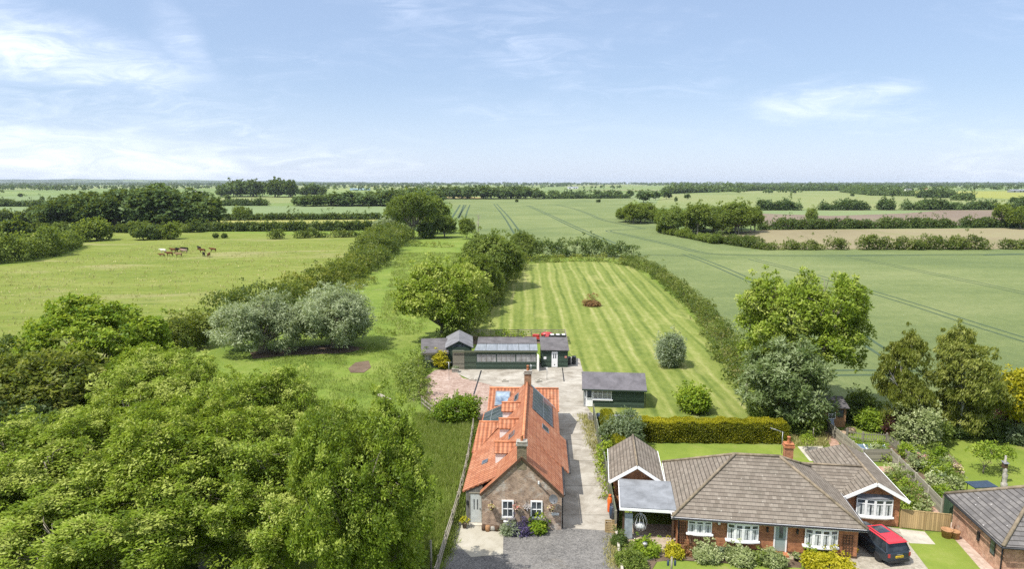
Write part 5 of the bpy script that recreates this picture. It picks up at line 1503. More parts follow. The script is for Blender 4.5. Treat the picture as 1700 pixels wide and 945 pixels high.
chimney(house, (0, .22, 0), .62, .46, 4.1, 5.95, brick('sooty_chimney_brick', (.17, .135, .085), (.23, .19, .125), (.22, .19, .15)), 0)
p = MB(); p.lathe([(.12, 5.9), (.10, 6.0), (.085, 6.3), (.11, 6.34)], 10, (0, .22, 0)); p.build('chimney_pot', M_POT, house)
chimney(house, (.05, RL - .35, 0), .62, .5, 4.2, 6.05, brick('warm_chimney_brick', (.30, .16, .09), (.38, .22, .13), (.28, .22, .16)), 1)
# lead flashing and verge boards
fl = MB()
fl.slab([(.02, RL - .25, RZ + .02), (2.7, RL - .25, RZx(2.7) + .02), (2.7, RL + .03, RZx(2.7) + .02), (.02, RL + .03, RZ + .02)], .03)
fl.build('verge_flashing', M_STEEL, house)
vb = MB()
for s in (-1, 1):
    vb.bar((0, -.08, RZ - .06), (s * 2.72, -.08, RZx(2.72) - .06), .05, .16)
vb.build('verge_board', M_DARKWOOD, house)
# windows and door of the gable
for x in (-1.30, .58):
    win_parts(house, (x, 0, .80), (1, 0, 0), (0, -1, 0), .78, 1.2, 2, 2, .085, 'window', M_STONE, None, .07)
d = MB(); d.box(-3.42, -2.68, .53, .598, .12, 2.12)
dr = d.build('door', M_DOORPALE, house)
q = MB(); q.box(-3.5, -3.424, .515, .598, .1, 2.2); q.box(-2.676, -2.61, .515, .598, .1, 2.2); q.box(-3.5, -2.61, .512, .598, 2.124, 2.21); q.build('door_frame', M_GREYBOARD, dr)
for x in (-3.2, -2.98):
    q = MB(); q.box(x, x + .06, .515, .531, 1.05, 1.75); q.build('door_pane', M_GLASS, dr)
q = MB(); q.tube([(-2.78, .5, 1.02), (-2.78, .5, 1.16)], .02, 6); q.build('handle', M_BLACK, dr)
q = MB(); q.box(-3.5, -2.6, .2, .55, 0, .10); q.build('door_step', M_FLAG, dr)
# satellite dish on its arm
sd_ = thing('satellite_dish', 'dark satellite dish on a bracket at the right of the brick gable', 'satellite dish', house.matrix_basis @ Vector((2.0, -.0, 2.3)) if False else Vector((.63, 41.81, 0)) + Matrix.Rotation(HA, 3, 'Z') @ Vector((2.05, -.02, 2.25)), HA)
q = MB(); q.M = Matrix.Translation((.02, -.34, .05)) @ Matrix.Rotation(R(72), 4, 'X') @ Matrix.Rotation(R(-18), 4, 'Y')
q.lathe([(.02, -.06), (.14, -.045), (.24, -.01), (.29, .03), (.30, .035), (.29, .025)], 20); q.build('reflector', M_DISH, sd_)
q = MB(); q.tube([(0, .01, -.12), (0, -.16, -.08), (.02, -.3, .02)], .022, 6); q.box(-.06, .06, -.0, .02, -.2, -.02); q.build('bracket', M_STEEL, sd_)
q = MB(); q.tube([(.03, -.42, -.16), (.06, -.72, .08)], .012, 5); q.blob((.06, -.74, .10), (.04, .06, .04)); q.build('receiver_arm', M_BLACK, sd_)
def W2(root, lp):
    return Vector(root.location) + Matrix.Rotation(root.rotation_euler.z, 3, 'Z') @ Vector(lp)
wv = thing('washing_line_bracket', 'thin metal pole slanting down the brick gable above the dish', 'bracket', W2(house, (1.1, -.02, 3.2)), HA)
q = MB(); q.tube([(0, -.05, 0), (.86, -.10, -.9)], .018, 5); q.build('pole', M_BLACK, wv)
q = MB(); q.box(-.05, .05, -.08, 0, -.03, .16); q.build('wall_plate', M_WHITE, wv)
# hanging baskets
hb_lab = ['flowering basket hanging left of the left gable window', 'flowering basket just right of the left gable window', 'white flowered basket just left of the right gable window', 'flowering basket hanging near the right corner of the gable']
for i, x in enumerate((-1.95, -.33, .33, 1.93)):
    t = thing('hanging_basket', hb_lab[i], 'hanging basket', W2(house, (x, -.01, 1.55)), HA, 'hanging baskets on the gable')
    q = MB(); q.tube([(0, 0, .1), (0, 0, .42)], .014, 5); q.tube([(0, 0, .4), (0, -.28, .4)], .012, 5); q.build('bracket', M_BLACK, t)
    q = MB(); q.lathe([(.03, -.2), (.13, -.13), (.17, -.02), (.17, .0)], 10, (0, -.26, .02)); q.build('basket', M_DARKWOOD, t)
    q = MB(); [q.tube([(.14 * math.cos(a), -.26 + .14 * math.sin(a), .02), (0, -.26, .4)], .006, 3, False) for a in (0, 2.1, 4.2)]; q.build('chain', M_BLACK, t)
    rng = np.random.default_rng(50 + i)
    Q, tt = crown_quads([(0, -.26, .07, .2, .2, .15)], 40, 4, .05, .09, .07, 60 + i, zlow=-.7)
    link('flowers', quads_mesh('basket_flowers', Q, tt, [L_FLOWER, L_FLOWER, leaf_mat('white_petal', (.5, .45, .48), (.65, .62, .62), (.7, .68, .66)) if i == 2 else L_FLOWER, L_FLOWER][i]), t)
sg = thing('name_plate', 'small white oblong name plate at the right of the gable', 'name plate', W2(house, (1.95, -.005, 1.02)), HA)
q = MB(); q.box(0, .48, -.03, 0, 0, .17); q.build('plate', M_WHITE, sg)
q = MB(); [q.box(.05 + i * .065, .09 + i * .065, -.034, -.031, .06, .11) for i in range(6)]; q.build('lettering', M_BLACK, sg)
mb_ = tag((lambda q: (q.box(-.16, .16, -.14, 0, 0, .45), q.prism([(-.18, -.16, .452), (.18, -.16, .452), (.18, 0, .52), (-.18, 0, .52)], (0, 0, .03)), q)[-1])(MB()).build('meter_box', M_WHITE), 'white meter box low on the gable under the left window', 'meter box')
mb_.location = W2(house, (-1.0, -.005, .1)); mb_.rotation_euler.z = HA
for x, nm, lab in ((-3.62, 'wall_lamp', 'small black wall lamp left of the pale front door'),):
    t = thing(nm, lab, 'wall lamp', W2(house, (x, .59, 1.35)), HA)
    q = MB(); q.box(-.06, .06, -.1, 0, 0, .28); q.build('lamp_body', M_BLACK, t)
# pots, logs and stones at the foot of the gable
pt = thing('flower_pot', 'flower pot with orange plant left of the front door', 'plant pot', W2(house, (-3.75, -.05, 0.014)), HA)
q = MB(); q.lathe([(.12, 0), (.17, .3), (.19, .34), (.16, .34)], 12); q.build('pot', M_SOOT, pt)
Q, tt = crown_quads([(0, 0, .5, .22, .22, .2)], 40, 5, .08, .12, .07, 71); link('plant', quads_mesh('pot_plant', Q, tt, L_GOLD), pt)
for i, (x, y, r_, h_, m, lab) in enumerate([(-2.45, -.25, .16, .32, M_DARKWOOD, 'brown log section by the gable, nearest the door'), (-2.2, -.38, .15, .36, M_ORANGEWOOD, 'paler log section second from the door'), (-1.6, -.3, .16, .3, M_DARKWOOD, 'dark log section beside the lavender')]):
    o = MB().lathe([(r_, 0), (r_ * 1.03, h_ * .5), (r_ * .96, h_), (r_ * .8, h_ + .01)], 10).build('log', m); tag(o, lab, 'log')
    o.location = W2(house, (x, y, .014))
o = MB().blob((0, 0, .14), (.2, .16, .17), 10, 6, .1, 4).build('boulder', M_STONE); tag(o, 'pale round stone between the log sections', 'stone'); o.location = W2(house, (-1.87, -.3, 0))
# drain and downpipe on the drive side
q = MB(); q.tube([(2.68, .3, .02), (2.68, .3, 2.4)], .04, 6); q.build('downpipe', M_BLACK, house)
q = MB(); q.tube([(2.80, .1, 2.36), (2.80, 4.5, 2.36)], .06, 6); q.tube([(3.33, 4.5, 1.92), (3.33, 10.7, 1.92)], .06, 6); q.build('gutter', M_BLACK, house)
q = MB(); q.tube([(.32, RL - .2, 5.0), (.32, RL - .2, 6.6)], .02, 5); q.tube([(.1, RL - .2, 6.5), (.75, RL - .2, 6.5)], .012, 4)
for i in range(5): q.tube([(.15 + i * .13, RL - .35, 6.5), (.15 + i * .13, RL - .05, 6.5)], .008, 3)
q.build('aerial', M_STEEL, house)

# ---- bungalow
BA = R(-8.2)
BO = Vector((10.32, 39.75, 0))
bung = thing('bungalow', 'red brick bungalow with hipped brown tiled roof and white bow windows', 'bungalow', BO, BA)
WH = 2.12
wl = MB()
wl.box(0, 10.6, 0, 7.6, 0, WH)
wl.box(10.602, 11.3, 4.9, 8.4, 0, WH - .02)
wl.build('wall', M_REDBRICK, bung)
pl = MB(); pl.box(-.02, 10.62, -.03, .0, 0, .14); pl.build('plinth', M_DARKWOOD, bung)
rf = MB()
ez, rz_ = 2.1, 4.72
A_, B_, C_, D_ = (-.38, -.38, ez), (10.98, -.38, ez), (10.98, 8.0, ez), (-.38, 8.0, ez)
R1, R2 = (3.95, 3.7, rz_), (6.75, 3.7, rz_)
rf.slab([A_, B_, R2, R1], .1); rf.slab([D_, A_, R1], .1); rf.slab([B_, C_, R2], .1); rf.slab([C_, D_, R1, R2], .1)
rf.build('roof', M_CTILE, bung)
hp = MB()
for a, b_ in ((A_, R1), (B_, R2), (R1, R2), (D_, R1), (C_, R2)):
    hp.tube([Vector(a) + Vector((0, 0, .03)), Vector(b_) + Vector((0, 0, .04))], .10, 6)
hp.build('hip_tiles', M_RIDGE, bung)
fs = MB()
fs.box(-.38, 10.98, -.41, -.382, 1.93, 2.08); fs.box(-.41, -.382, -.38, 8.0, 1.93, 2.08); fs.box(10.982, 11.01, -.38, 4.6, 1.93, 2.08)
fs.build('fascia', M_WHITE, bung)
q = MB(); q.box(-.36, 10.96, -.36, -.02, 1.93, 1.96); q.build('soffit', M_WHITE, bung)
q = MB(); q.tube([(-.4, -.46, 2.03), (11.0, -.46, 2.03)], .055, 6); q.tube([(11.06, -.4, 2.03), (11.06, 4.5, 2.03)], .055, 6); q.build('gutter', M_BLACK, bung)
q = MB(); q.tube([(.06, -.06, .1), (.06, -.06, 1.95)], .035, 6); q.build('downpipe', M_BLACK, bung)
def bow(root, u0, u1, z0, z1, y, n, proj, dirn=-1, mat_sill=True, roof=False):
    """bow window: lights on a shallow arc"""
    w_ = u1 - u0
    P = []
    for i in range(n + 1):
        t = i / n
        P.append((u0 + w_ * t, y + dirn * (.05 + proj * math.sin(PI * (.12 + .76 * t)) )))
    fr = MB(); gl = MB(); cu = MB()
    for i in range(n):
        a = Vector((P[i][0], P[i][1], 0)); b_ = Vector((P[i + 1][0], P[i + 1][1], 0))
        u = (b_ - a).normalized(); nn = Vector((u.y, -u.x, 0)); L_ = (b_ - a).length
        if nn.y * dirn < 0: nn = -nn
        def bx(mb, a0, a1, q0, q1, d0, d1):
            mb.prism([a + u * a0 + nn * d0 + Vector((0, 0, q0)), a + u * a1 + nn * d0 + Vector((0, 0, q0)), a + u * a1 + nn * d0 + Vector((0, 0, q1)), a + u * a0 + nn * d0 + Vector((0, 0, q1))], nn * (d1 - d0))
        bx(fr, 0, .07, z0, z1, -.03, .05); bx(fr, L_ - .07, L_, z0, z1, -.03, .05)
        bx(fr, .07, L_ - .07, z0, z0 + .08, -.03, .048); bx(fr, .07, L_ - .07, z1 - .08, z1, -.03, .048)
        tz = z0 + (z1 - z0) * .72
        bx(fr, .07, L_ - .07, tz - .03, tz + .03, -.02, .044)
        bx(gl, .06, L_ - .06, z0 + .06, z1 - .06, -.01, .012)
        if i % 1 == 0:
            bx(cu, .08, .08 + L_ * .3, z0 + .09, tz - .05, .0125, .016); bx(cu, L_ - .08 - L_ * .22, L_ - .08, z0 + .09, tz - .05, .0125, .016)
    f = fr.build('bow_window', M_WHITE, root)
    gl.build('pane', M_GLASS, f); cu.build('curtain', M_CURTAIN, f)
    s = MB()
    pts = [(p[0] + (.10 * (2 * i / n - 1)), p[1] + dirn * .11, z0 - .10) for i, p in enumerate(P)] + [(u1 + .1, y - .002 * dirn, z0 - .10), (u0 - .1, y - .002 * dirn, z0 - .10)]
    s.prism(pts, (0, 0, .09)); s.build('sill', M_WHITE, f)
    b_ = MB()
    # shaped apron carrying the bow
    top = [(p[0], p[1] + dirn * .02, z0 - .105) for p in P]
    bot = [(u0 + w_ * (.5 + (i / n - .5) * .75), y - .01 * dirn, z0 - .34) for i in range(n + 1)]
    b_.add(top + bot, [[i, i + 1, n + 2 + i, n + 1 + i] for i in range(n)])
    b_.build('apron', M_WHITEPAINT, f)
    t = MB()
    t.prism([(p[0], p[1] + dirn * .05, z1 + .002) for p in P] + [(u1, y - .002 * dirn, z1 + .002), (u0, y - .002 * dirn, z1 + .002)], (0, 0, .07))
    t.build('head_board', M_WHITE if not roof else M_LEAD, f)
    if roof:
        m_ = MB()
        tp = [(p[0], p[1] + dirn * .12, z1 + .075) for p in P]
        bk = [(u0 + w_ * (.5 + (i / n - .5) * .96), y - .01 * dirn, z1 + .26) for i in range(n + 1)]
        m_.add(tp + bk, [[i, i + 1, n + 2 + i, n + 1 + i] for i in range(n)]); m_.build('bow_roof', M_LEAD, f)
    return f
bow(bung, .62, 2.05, .98, 1.84, 0, 3, .12)
bow(bung, 2.98, 4.82, .76, 1.84, 0, 4, .24)
bow(bung, 7.52, 9.40, .74, 1.86, 0, 4, .26)
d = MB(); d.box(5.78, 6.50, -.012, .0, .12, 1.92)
pd = d.build('porch_recess', plain('shaded_porch', (.10, .085, .065), .9, .1), bung)  # flat dark panel, the porch's shade painted as its colour
d = MB(); d.box(5.84, 6.44, -.05, -.014, .16, 1.88); dr = d.build('door', M_DOORGREEN, bung)
q = MB(); q.box(6.06, 6.28, -.062, -.051, 1.0, 1.75); q.build('door_pane', M_GLASS, dr)
q = MB(); q.box(5.75, 5.838, -.075, -.012, .12, 1.93); q.box(6.442, 6.53, -.075, -.012, .12, 1.93); q.build('door_frame', M_WHITEPAINT, dr)
q = MB(); q.box(5.7, 6.6, -.5, -.035, .01, .12); q.build('door_step', M_POT, dr)
q = MB(); q.blob((6.38, -.08, 1.0), (.03, .03, .03)); q.build('handle', M_STEEL, dr)
q = MB(); q.box(2.42, 2.56, -.1, -.002, 1.62, 1.82); q.build('alarm_box', M_WHITE, bung)
for x in (5.35, 7.1):
    q = MB(); q.box(x - .05, x + .05, -.16, -.002, 1.38, 1.62); q.prism([(x - .07, -.18, 1.622), (x + .07, -.18, 1.622), (x + .05, -.02, 1.66), (x - .05, -.02, 1.66)], (0, 0, .02)); q.build('wall_lantern', M_BLACK, bung)
chimney(bung, (7.7, 5.3, 0), .55, .5, 3.0, 5.05, brick('chimney_red_brick', (.30, .12, .06), (.40, .18, .09), (.33, .26, .19)), 1, M_POT)
q = MB(); q.tube([(7.35, 5.6, 4.2), (7.35, 5.6, 5.75)], .02, 5); q.tube([(6.55, 5.75, 5.95), (7.45, 5.58, 5.7)], .014, 4)
for i in range(6): q.tube([(6.6 + i * .14, 5.58 - i * .03, 5.94 - i * .038), (6.6 + i * .14, 5.9 - i * .03, 5.94 - i * .038)], .008, 3)
q.build('aerial', M_STEEL, bung)
# rear extension with its own gable and the roof that links it
ex = MB()
ex.box(11.35, 14.7, 4.5, 11.9, 0, WH - .06)
ex.prism([(11.35, 4.5, WH - .06), (14.7, 4.5, WH - .06), (13.02, 4.5, 3.0)], (0, .24, 0))
ex.build('extension_wall', M_REDBRICK, bung)
er = MB()
apx, ry0, ry1, az = 13.02, 4.02, 10.9, 3.14
er.slab([(apx, ry0, az), (15.05, ry0, 2.02), (15.05, 12.2, 2.02), (apx + .1, ry1, az)], .09)
er.slab([(apx, ry0, az), (11.0, ry0, 2.02), (10.75, 12.2, 1.9), (apx + .1, ry1, az)], .09)
er.slab([(apx + .1, ry1, az), (15.05, 12.2, 2.02), (10.75, 12.2, 1.9)], .09)
er.slab([(7.6, 6.7, az - .02), (apx, 6.7, az - .02), (11.4, 4.75, 2.08), (8.9, 4.75, 2.08)], .09)
er.slab([(7.6, 6.7, az - .02), (apx, 6.7, az - .02), (11.4, 8.7, 2.03), (7.6, 8.7, 2.03)], .09)
er.build('extension_roof', M_CTILE, bung)
q = MB(); q.tube([(apx, ry0, az + .02), (apx + .1, ry1, az + .02)], .09, 6); q.tube([(8.3, 6.7, az + .01), (apx, 6.7, az + .01)], .08, 6); q.build('ridge_tiles', M_RIDGE, bung)
q = MB()
for s in (-1, 1): q.bar((apx, ry0 - .03, az - .06), (apx + s * 2.05, ry0 - .03, 1.96), .05, .22)
q.box(15.06, 15.1, ry0, 12.2, 1.86, 2.02)
q.build('bargeboard', M_WHITE, bung)
bow(bung, 11.95, 14.2, .72, 1.92, 4.5, 4, .22, roof=True)
# ---- garage and carport
gar = thing('garage', 'brick garage with brown tiled gable roof and white bargeboards', 'garage', (8.62, 44.55, 0), R(-7))
q = MB(); q.box(-1.5, 1.5, 0, 5.2, 0, 2.15); q.prism([(-1.5, 0, 2.15), (1.5, 0, 2.15), (0, 0, 3.15)], (0, .22, 0)); q.prism([(-1.5, 4.98, 2.15), (1.5, 4.98, 2.15), (0, 4.98, 3.15)], (0, .22, 0)); q.build('wall', M_REDBRICK, gar)
q = MB(); q.slab([(0, -.35, 3.32), (1.85, -.35, 2.12), (1.85, 5.5, 2.12), (0, 5.5, 3.32)], .09); q.slab([(0, -.35, 3.32), (-1.85, -.35, 2.12), (-1.85, 5.5, 2.12), (0, 5.5, 3.32)], .09); q.build('roof', M_CTILE, gar)
q = MB(); q.tube([(0, -.35, 3.34), (0, 5.5, 3.34)], .08, 6); q.build('ridge_tiles', M_RIDGE, gar)
q = MB()
for s in (-1, 1): q.bar((0, -.39, 3.26), (s * 1.9, -.39, 2.04), .05, .2)
for s in (-1, 1): q.box(s * 1.9 - .02, s * 1.9 + .02, -.35, 5.5, 2.0, 2.12)
q.build('bargeboard', M_WHITE, gar)
q = MB(); q.box(-1.1, 1.1, -.05, -.004, .02, 2.0); q.build('garage_door', plain('brown_garage_door', (.13, .085, .05), .7, .3), gar)
cp = thing('carport', 'open carport with flat grey felt roof between garage and bungalow', 'carport', (6.88, 40.35, 0), R(-7.5))
q = MB(); q.slab([(-.05, 0, 2.28), (3.42, 0, 2.28), (3.42, 4.0, 2.36), (-.05, 4.0, 2.36)], .12); q.build('roof', M_FELTG, cp)
q = MB(); q.box(-.07, 3.44, -.05, -.004, 2.06, 2.22); q.box(-.1, -.055, -.04, 4.0, 2.06, 2.24); q.build('fascia', M_WHITE, cp)
for (x, y) in ((.18, .25), (3.25, .25)):
    q = MB(); q.box(x - .06, x + .06, y - .06, y + .06, 0, 2.15); q.build('post', M_DARKWOOD, cp)
q = MB(); q.box(.25, .75, .2, .32, .05, 1.75); o = q.build('side_screen', plain('pale_blue_board', (.30, .34, .36), .6, .3, 0, .3), cp)
# hanging egg chair in the carport
eg = thing('egg_chair', 'white hanging egg chair in the carport mouth', 'egg chair', cp.location + Matrix.Rotation(R(-7.5), 3, 'Z') @ Vector((1.25, .5, 0)), 0)
q = MB()
for a in range(10):
    t = a / 10 * PI * 2
    q.tube([(0, 0, 1.72), (.3 * math.cos(t), .3 * math.sin(t), 1.5), (.46 * math.cos(t), .46 * math.sin(t) , 1.1), (.36 * math.cos(t), .36 * math.sin(t), .72), (.1 * math.cos(t), .1 * math.sin(t), .5)], .014, 4, False)
q.build('basket', M_WHITE, eg)
q = MB(); q.blob((0, -.02, .86), (.34, .32, .22), 10, 6, .06, 2); q.build('cushion', M_CURTAIN, eg)
q = MB(); q.tube([(0, 0, 1.72), (0, 0, 1.95), (-.3, .3, 1.98), (-.62, .5, 1.5), (-.6, .5, .06)], .03, 6); q.tube([(-.6, .5, .04), (.4, .1, .04)], .03, 5); q.tube([(-.6, .5, .04), (-.3, -.4, .04)], .03, 5); q.build('stand', M_STEEL, eg)

# ---- green sheds behind the yard
SA = 0.0
sh = thing('greenhouse_shed', 'long dark green shed with cloudy windows and glazed lean-to roof', 'shed', (-7.2, 80.5, 0))
q = MB(); q.box(2.82, 10.2, 0, 4.3, 0, .92); q.box(2.82, 10.2, 0, .12, 1.86, 2.3); q.box(2.82, 10.2, 4.1, 4.3, .92, 2.9); q.box(2.82, 3.0, .122, 4.1, .92, 2.3)
for x in (2.82, 5.25, 7.6, 10.1): q.box(x, x + .1, .002, .12, .92, 1.86)
q.build('wall', M_GREENBOARD, sh)
q = MB(); q.box(0, 1.4, -.02, .16, 0, 2.34); o = q.build('weathered_wall', M_GREYBOARD, sh)
q = MB(); q.box(1.402, 2.818, 0, .14, 0, 2.3); o = q.build('door', boards('green_plank_door', (.065, .085, .06), True, .18), sh)
for x0, x1 in ((2.93, 5.24), (5.36, 7.59), (7.71, 10.09)):
    q = MB(); q.box(x0, x1, .03, .06, .93, 1.85); f = q.build('window', M_CLOUDY, sh)
    b2 = MB(); [b2.box(x0 + (x1 - x0) * i / 4 - .02, x0 + (x1 - x0) * i / 4 + .02, .01, .029, .93, 1.85) for i in range(1, 4)]; b2.build('glazing_bar', M_GREYBOARD, f)
q = MB(); q.slab([(2.6, -.12, 2.4), (10.3, -.12, 2.4), (10.3, 1.9, 2.72), (2.9, 1.9, 2.72)], .05); q.build('glazed_roof', M_POLYC, sh)
q = MB(); q.slab([(2.9, 1.92, 2.78), (10.3, 1.92, 2.78), (10.3, 4.5, 3.0), (2.9, 4.5, 3.0)], .08); q.build('roof', M_FELT, sh)
q = MB(); q.box(-.06, 10.3, -.17, -.124, 2.16, 2.36); q.build('fascia', boards('mossy_fascia', (.11, .12, .075), True, .3), sh)
q = MB(); q.prism([(10.22, .0, .02), (10.42, -.85, .02), (10.42, -.85, 1.95), (10.22, .0, 1.95)], (.05, .01, 0)); o = q.build('open_door', M_WHITEPAINT, sh)
gs = thing('gabled_shed', 'dark green shed with pitched panelled grey roof behind the plank wall', 'shed', (-6.55, 82.2, 0), R(4))
q = MB(); q.box(-1.55, 1.55, 0, 6.0, 0, 2.35); q.prism([(-1.55, 0, 2.35), (1.55, 0, 2.35), (0, 0, 3.1)], (0, .12, 0)); q.prism([(-1.55, 5.88, 2.35), (1.55, 5.88, 2.35), (0, 5.88, 3.1)], (0, .12, 0)); q.build('wall', M_GREENBOARD, gs)
q = MB(); q.slab([(0, -.15, 3.2), (1.75, -.15, 2.3), (1.75, 6.2, 2.3), (0, 6.2, 3.2)], .07); q.slab([(0, -.15, 3.2), (-1.75, -.15, 2.3), (-1.75, 6.2, 2.3), (0, 6.2, 3.2)], .07); q.build('roof', M_FELTP, gs)
q = MB(); q.prism([(-.9, -.02, 2.4), (.9, -.02, 2.4), (.5, -.02, 2.72), (-.5, -.02, 2.72)], (0, .018, 0)); q.build('window', M_GLASS, gs)
ls = thing('felt_roofed_shed', 'low green shed with sloping felt roof and whitish window on the left', 'shed', (-11.0, 81.2, 0), R(7))
q = MB(); q.box(0, 3.0, 0, 4.8, 0, 1.9); q.build('wall', M_GREENBOARD, ls)
q = MB(); q.slab([(-.15, -.35, 1.95), (3.2, -.35, 1.95), (3.2, 5.1, 2.5), (-.15, 5.1, 2.5)], .09); q.build('roof', M_FELT, ls)
q = MB(); q.box(-.16, 3.21, -.40, -.355, 1.72, 1.95); q.build('fascia', M_GREYBOARD, ls)
win_parts(ls, (.3, 0, .75), (1, 0, 0), (0, -1, 0), 2.3, .9, 1, 6, .06, 'window', None, None, .05, M_CLOUDY)
rs = thing('lean_to_shed', 'green lean-to shed with white door at the right end of the row', 'shed', (3.62, 81.4, 0), R(0))
q = MB(); q.box(0, 3.25, 0, 3.4, 0, 2.2); q.prism([(0, .002, 2.2), (0, 3.4, 2.2), (0, 3.4, 2.9)], (.12, 0, 0)); q.prism([(3.13, .002, 2.2), (3.13, 3.4, 2.2), (3.13, 3.4, 2.9)], (.12, 0, 0)); q.build('wall', M_GREENBOARD, rs)
q = MB(); q.slab([(-.1, -.25, 2.25), (3.4, -.25, 2.2), (3.4, 3.6, 2.98), (-.1, 3.6, 3.02)], .08); q.build('roof', M_FELT, rs)
q = MB(); q.box(1.25, 1.98, -.05, -.002, .05, 1.98); dr = q.build('door', M_WHITE, rs)
for x in (1.42, 1.68): q = MB(); q.box(x, x + .13, -.062, -.051, 1.15, 1.75); q.build('door_pane', M_GLASS, dr)
q = MB(); q.box(1.55, 1.68, -.06, -.051, .3, .42); q.build('cat_flap', M_BLACK, dr)
q = MB(); q.box(.28, .6, -.03, -.002, 1.05, 1.35); o = q.build('notice', M_WHITE, rs)
q = MB(); q.box(2.85, 3.12, -.03, -.002, 1.2, 1.42); o = q.build('warning_notice', plain('faded_red_notice', (.6, .25, .2), .5), rs)
# ---- the other green shed by the drive
s2 = thing('garden_room', 'green boarded garden room with dark felt roof, white door and wide window', 'shed', (7.28, 66.55, 0), R(-5.5))
q = MB(); q.box(0, 6.05, 0, 3.9, 0, 2.0); q.prism([(0, .0, 2.0), (0, 3.9, 2.0), (0, 1.95, 2.95)], (.12, 0, 0)); q.prism([(5.93, 0, 2.0), (5.93, 3.9, 2.0), (5.93, 1.95, 2.95)], (.12, 0, 0)); q.build('wall', M_GREENBOARD, s2)
q = MB(); q.slab([(-.2, -.45, 1.98), (6.25, -.45, 1.98), (6.25, 1.95, 3.12), (-.2, 1.95, 3.12)], .08); q.slab([(-.2, 4.3, 2.0), (6.25, 4.3, 2.0), (6.25, 1.95, 3.12), (-.2, 1.95, 3.12)], .08); q.build('roof', felt('mineral_felt', (.115, .108, .118), .12), s2)
q = MB(); q.box(-.2, 6.25, -.48, -.454, 1.84, 1.98); q.build('fascia', M_GREENBOARD, s2)
q = MB(); q.box(.22, .90, -.06, -.002, .05, 1.9); dr = q.build('door', M_WHITE, s2)
q = MB(); q.box(.34, .78, -.072, -.061, .98, 1.75); q.build('door_pane', M_GLASS, dr)
win_parts(s2, (.02, 0, .1), (1, 0, 0), (0, -1, 0), .2, 1.75, 2, 1, .04, 'side_light', None, None, .05)
win_parts(s2, (.95, 0, .85), (1, 0, 0), (0, -1, 0), 1.85, 1.05, 2, 4, .06, 'window', M_WHITE, None, .05, M_CLOUDY)
q = MB(); q.tube([(6.15, .0, .1), (6.15, .0, 1.9)], .03, 5); q.build('downpipe', M_BLACK, s2)

# ---- neighbouring house on the right
RA = R(-7.5)
nh = thing('brick_house', 'pale red brick house with grey tiled hipped roof at the right edge', 'house', (28.25, 36.3, 0), RA)
q = MB(); q.box(0, 9, 0, 5.8, 0, 2.15); q.build('wall', M_PALEBRICK, nh)
rf = MB()
a, b_, c, d = (-.4, -.45, 2.12), (9.4, -.45, 2.12), (9.4, 6.2, 2.12), (-.4, 6.2, 2.12)
r1, r2 = (3.1, 2.9, 4.4), (6.2, 2.9, 4.4)
rf.slab([a, b_, r2, r1], .1); rf.slab([d, a, r1], .1); rf.slab([b_, c, r2], .1); rf.slab([c, d, r1, r2], .1); rf.build('roof', M_GTILE, nh)
q = MB(); [q.tube([Vector(x) + Vector((0, 0, .03)), Vector(y) + Vector((0, 0, .04))], .11, 6) for x, y in ((a, r1), (d, r1), (r1, r2), (b_, r2), (c, r2))]; q.build('hip_tiles', M_RIDGE, nh)
q = MB(); q.tube([(-.46, -.45, 2.05), (-.46, 6.2, 2.05)], .06, 6); q.tube([(-.46, -.5, 2.05), (9.4, -.5, 2.05)], .06, 6); q.tube([(-.06, .15, .05), (-.06, .15, 2.0)], .04, 6); q.build('gutter', M_BLACK, nh)
q = MB(); q.box(-.04, 0, .9, 1.4, .75, 1.75); f = q.build('window_frame', M_BLACK, nh)
q = MB(); q.box(-.05, -.041, .96, 1.34, .82, 1.68); q.build('pane', M_GLASS, f)
q = MB(); q.box(-.10, -.0, 2.55, 2.75, .8, 1.35); q.build('vent_box', M_BLACK, nh)
chimney(nh, (3.9, 3.1, 0), .9, .55, 3.8, 5.2, M_PALEBRICK, 0)

# ---- summerhouse at the end of the garden
su = thing('summerhouse', 'small cedar summerhouse with dark felt roof and white framed windows', 'summerhouse', G(1384, 709) + Vector((0, 0, 0)), R(-10))
q = MB(); q.box(-1.0, 1.0, 0, 1.9, 0, 1.95); q.build('wall', M_ORANGEWOOD, su)
q = MB(); q.slab([(-1.2, -.3, 1.95), (1.2, -.3, 1.95), (1.2, 2.1, 2.35), (-1.2, 2.1, 2.35)], .08); q.build('roof', M_FELT, su)
win_parts(su, (-.55, 0, .75), (1, 0, 0), (0, -1, 0), .65, .95, 2, 2, .06, 'window', None, None, .05)
win_parts(su, (.25, 0, .95), (1, 0, 0), (0, -1, 0), .55, .75, 1, 1, .05, 'window', None, None, .04, None, M_DARKWOOD)
q = MB(); q.prism([(-.6, -.55, .02), (-.05, -.55, .02), (-.05, -.02, .72), (-.6, -.02, .72)], (0, .03, .03)); q.build('ramp', plain('blue_grey_board', (.25, .30, .36), .6), su)

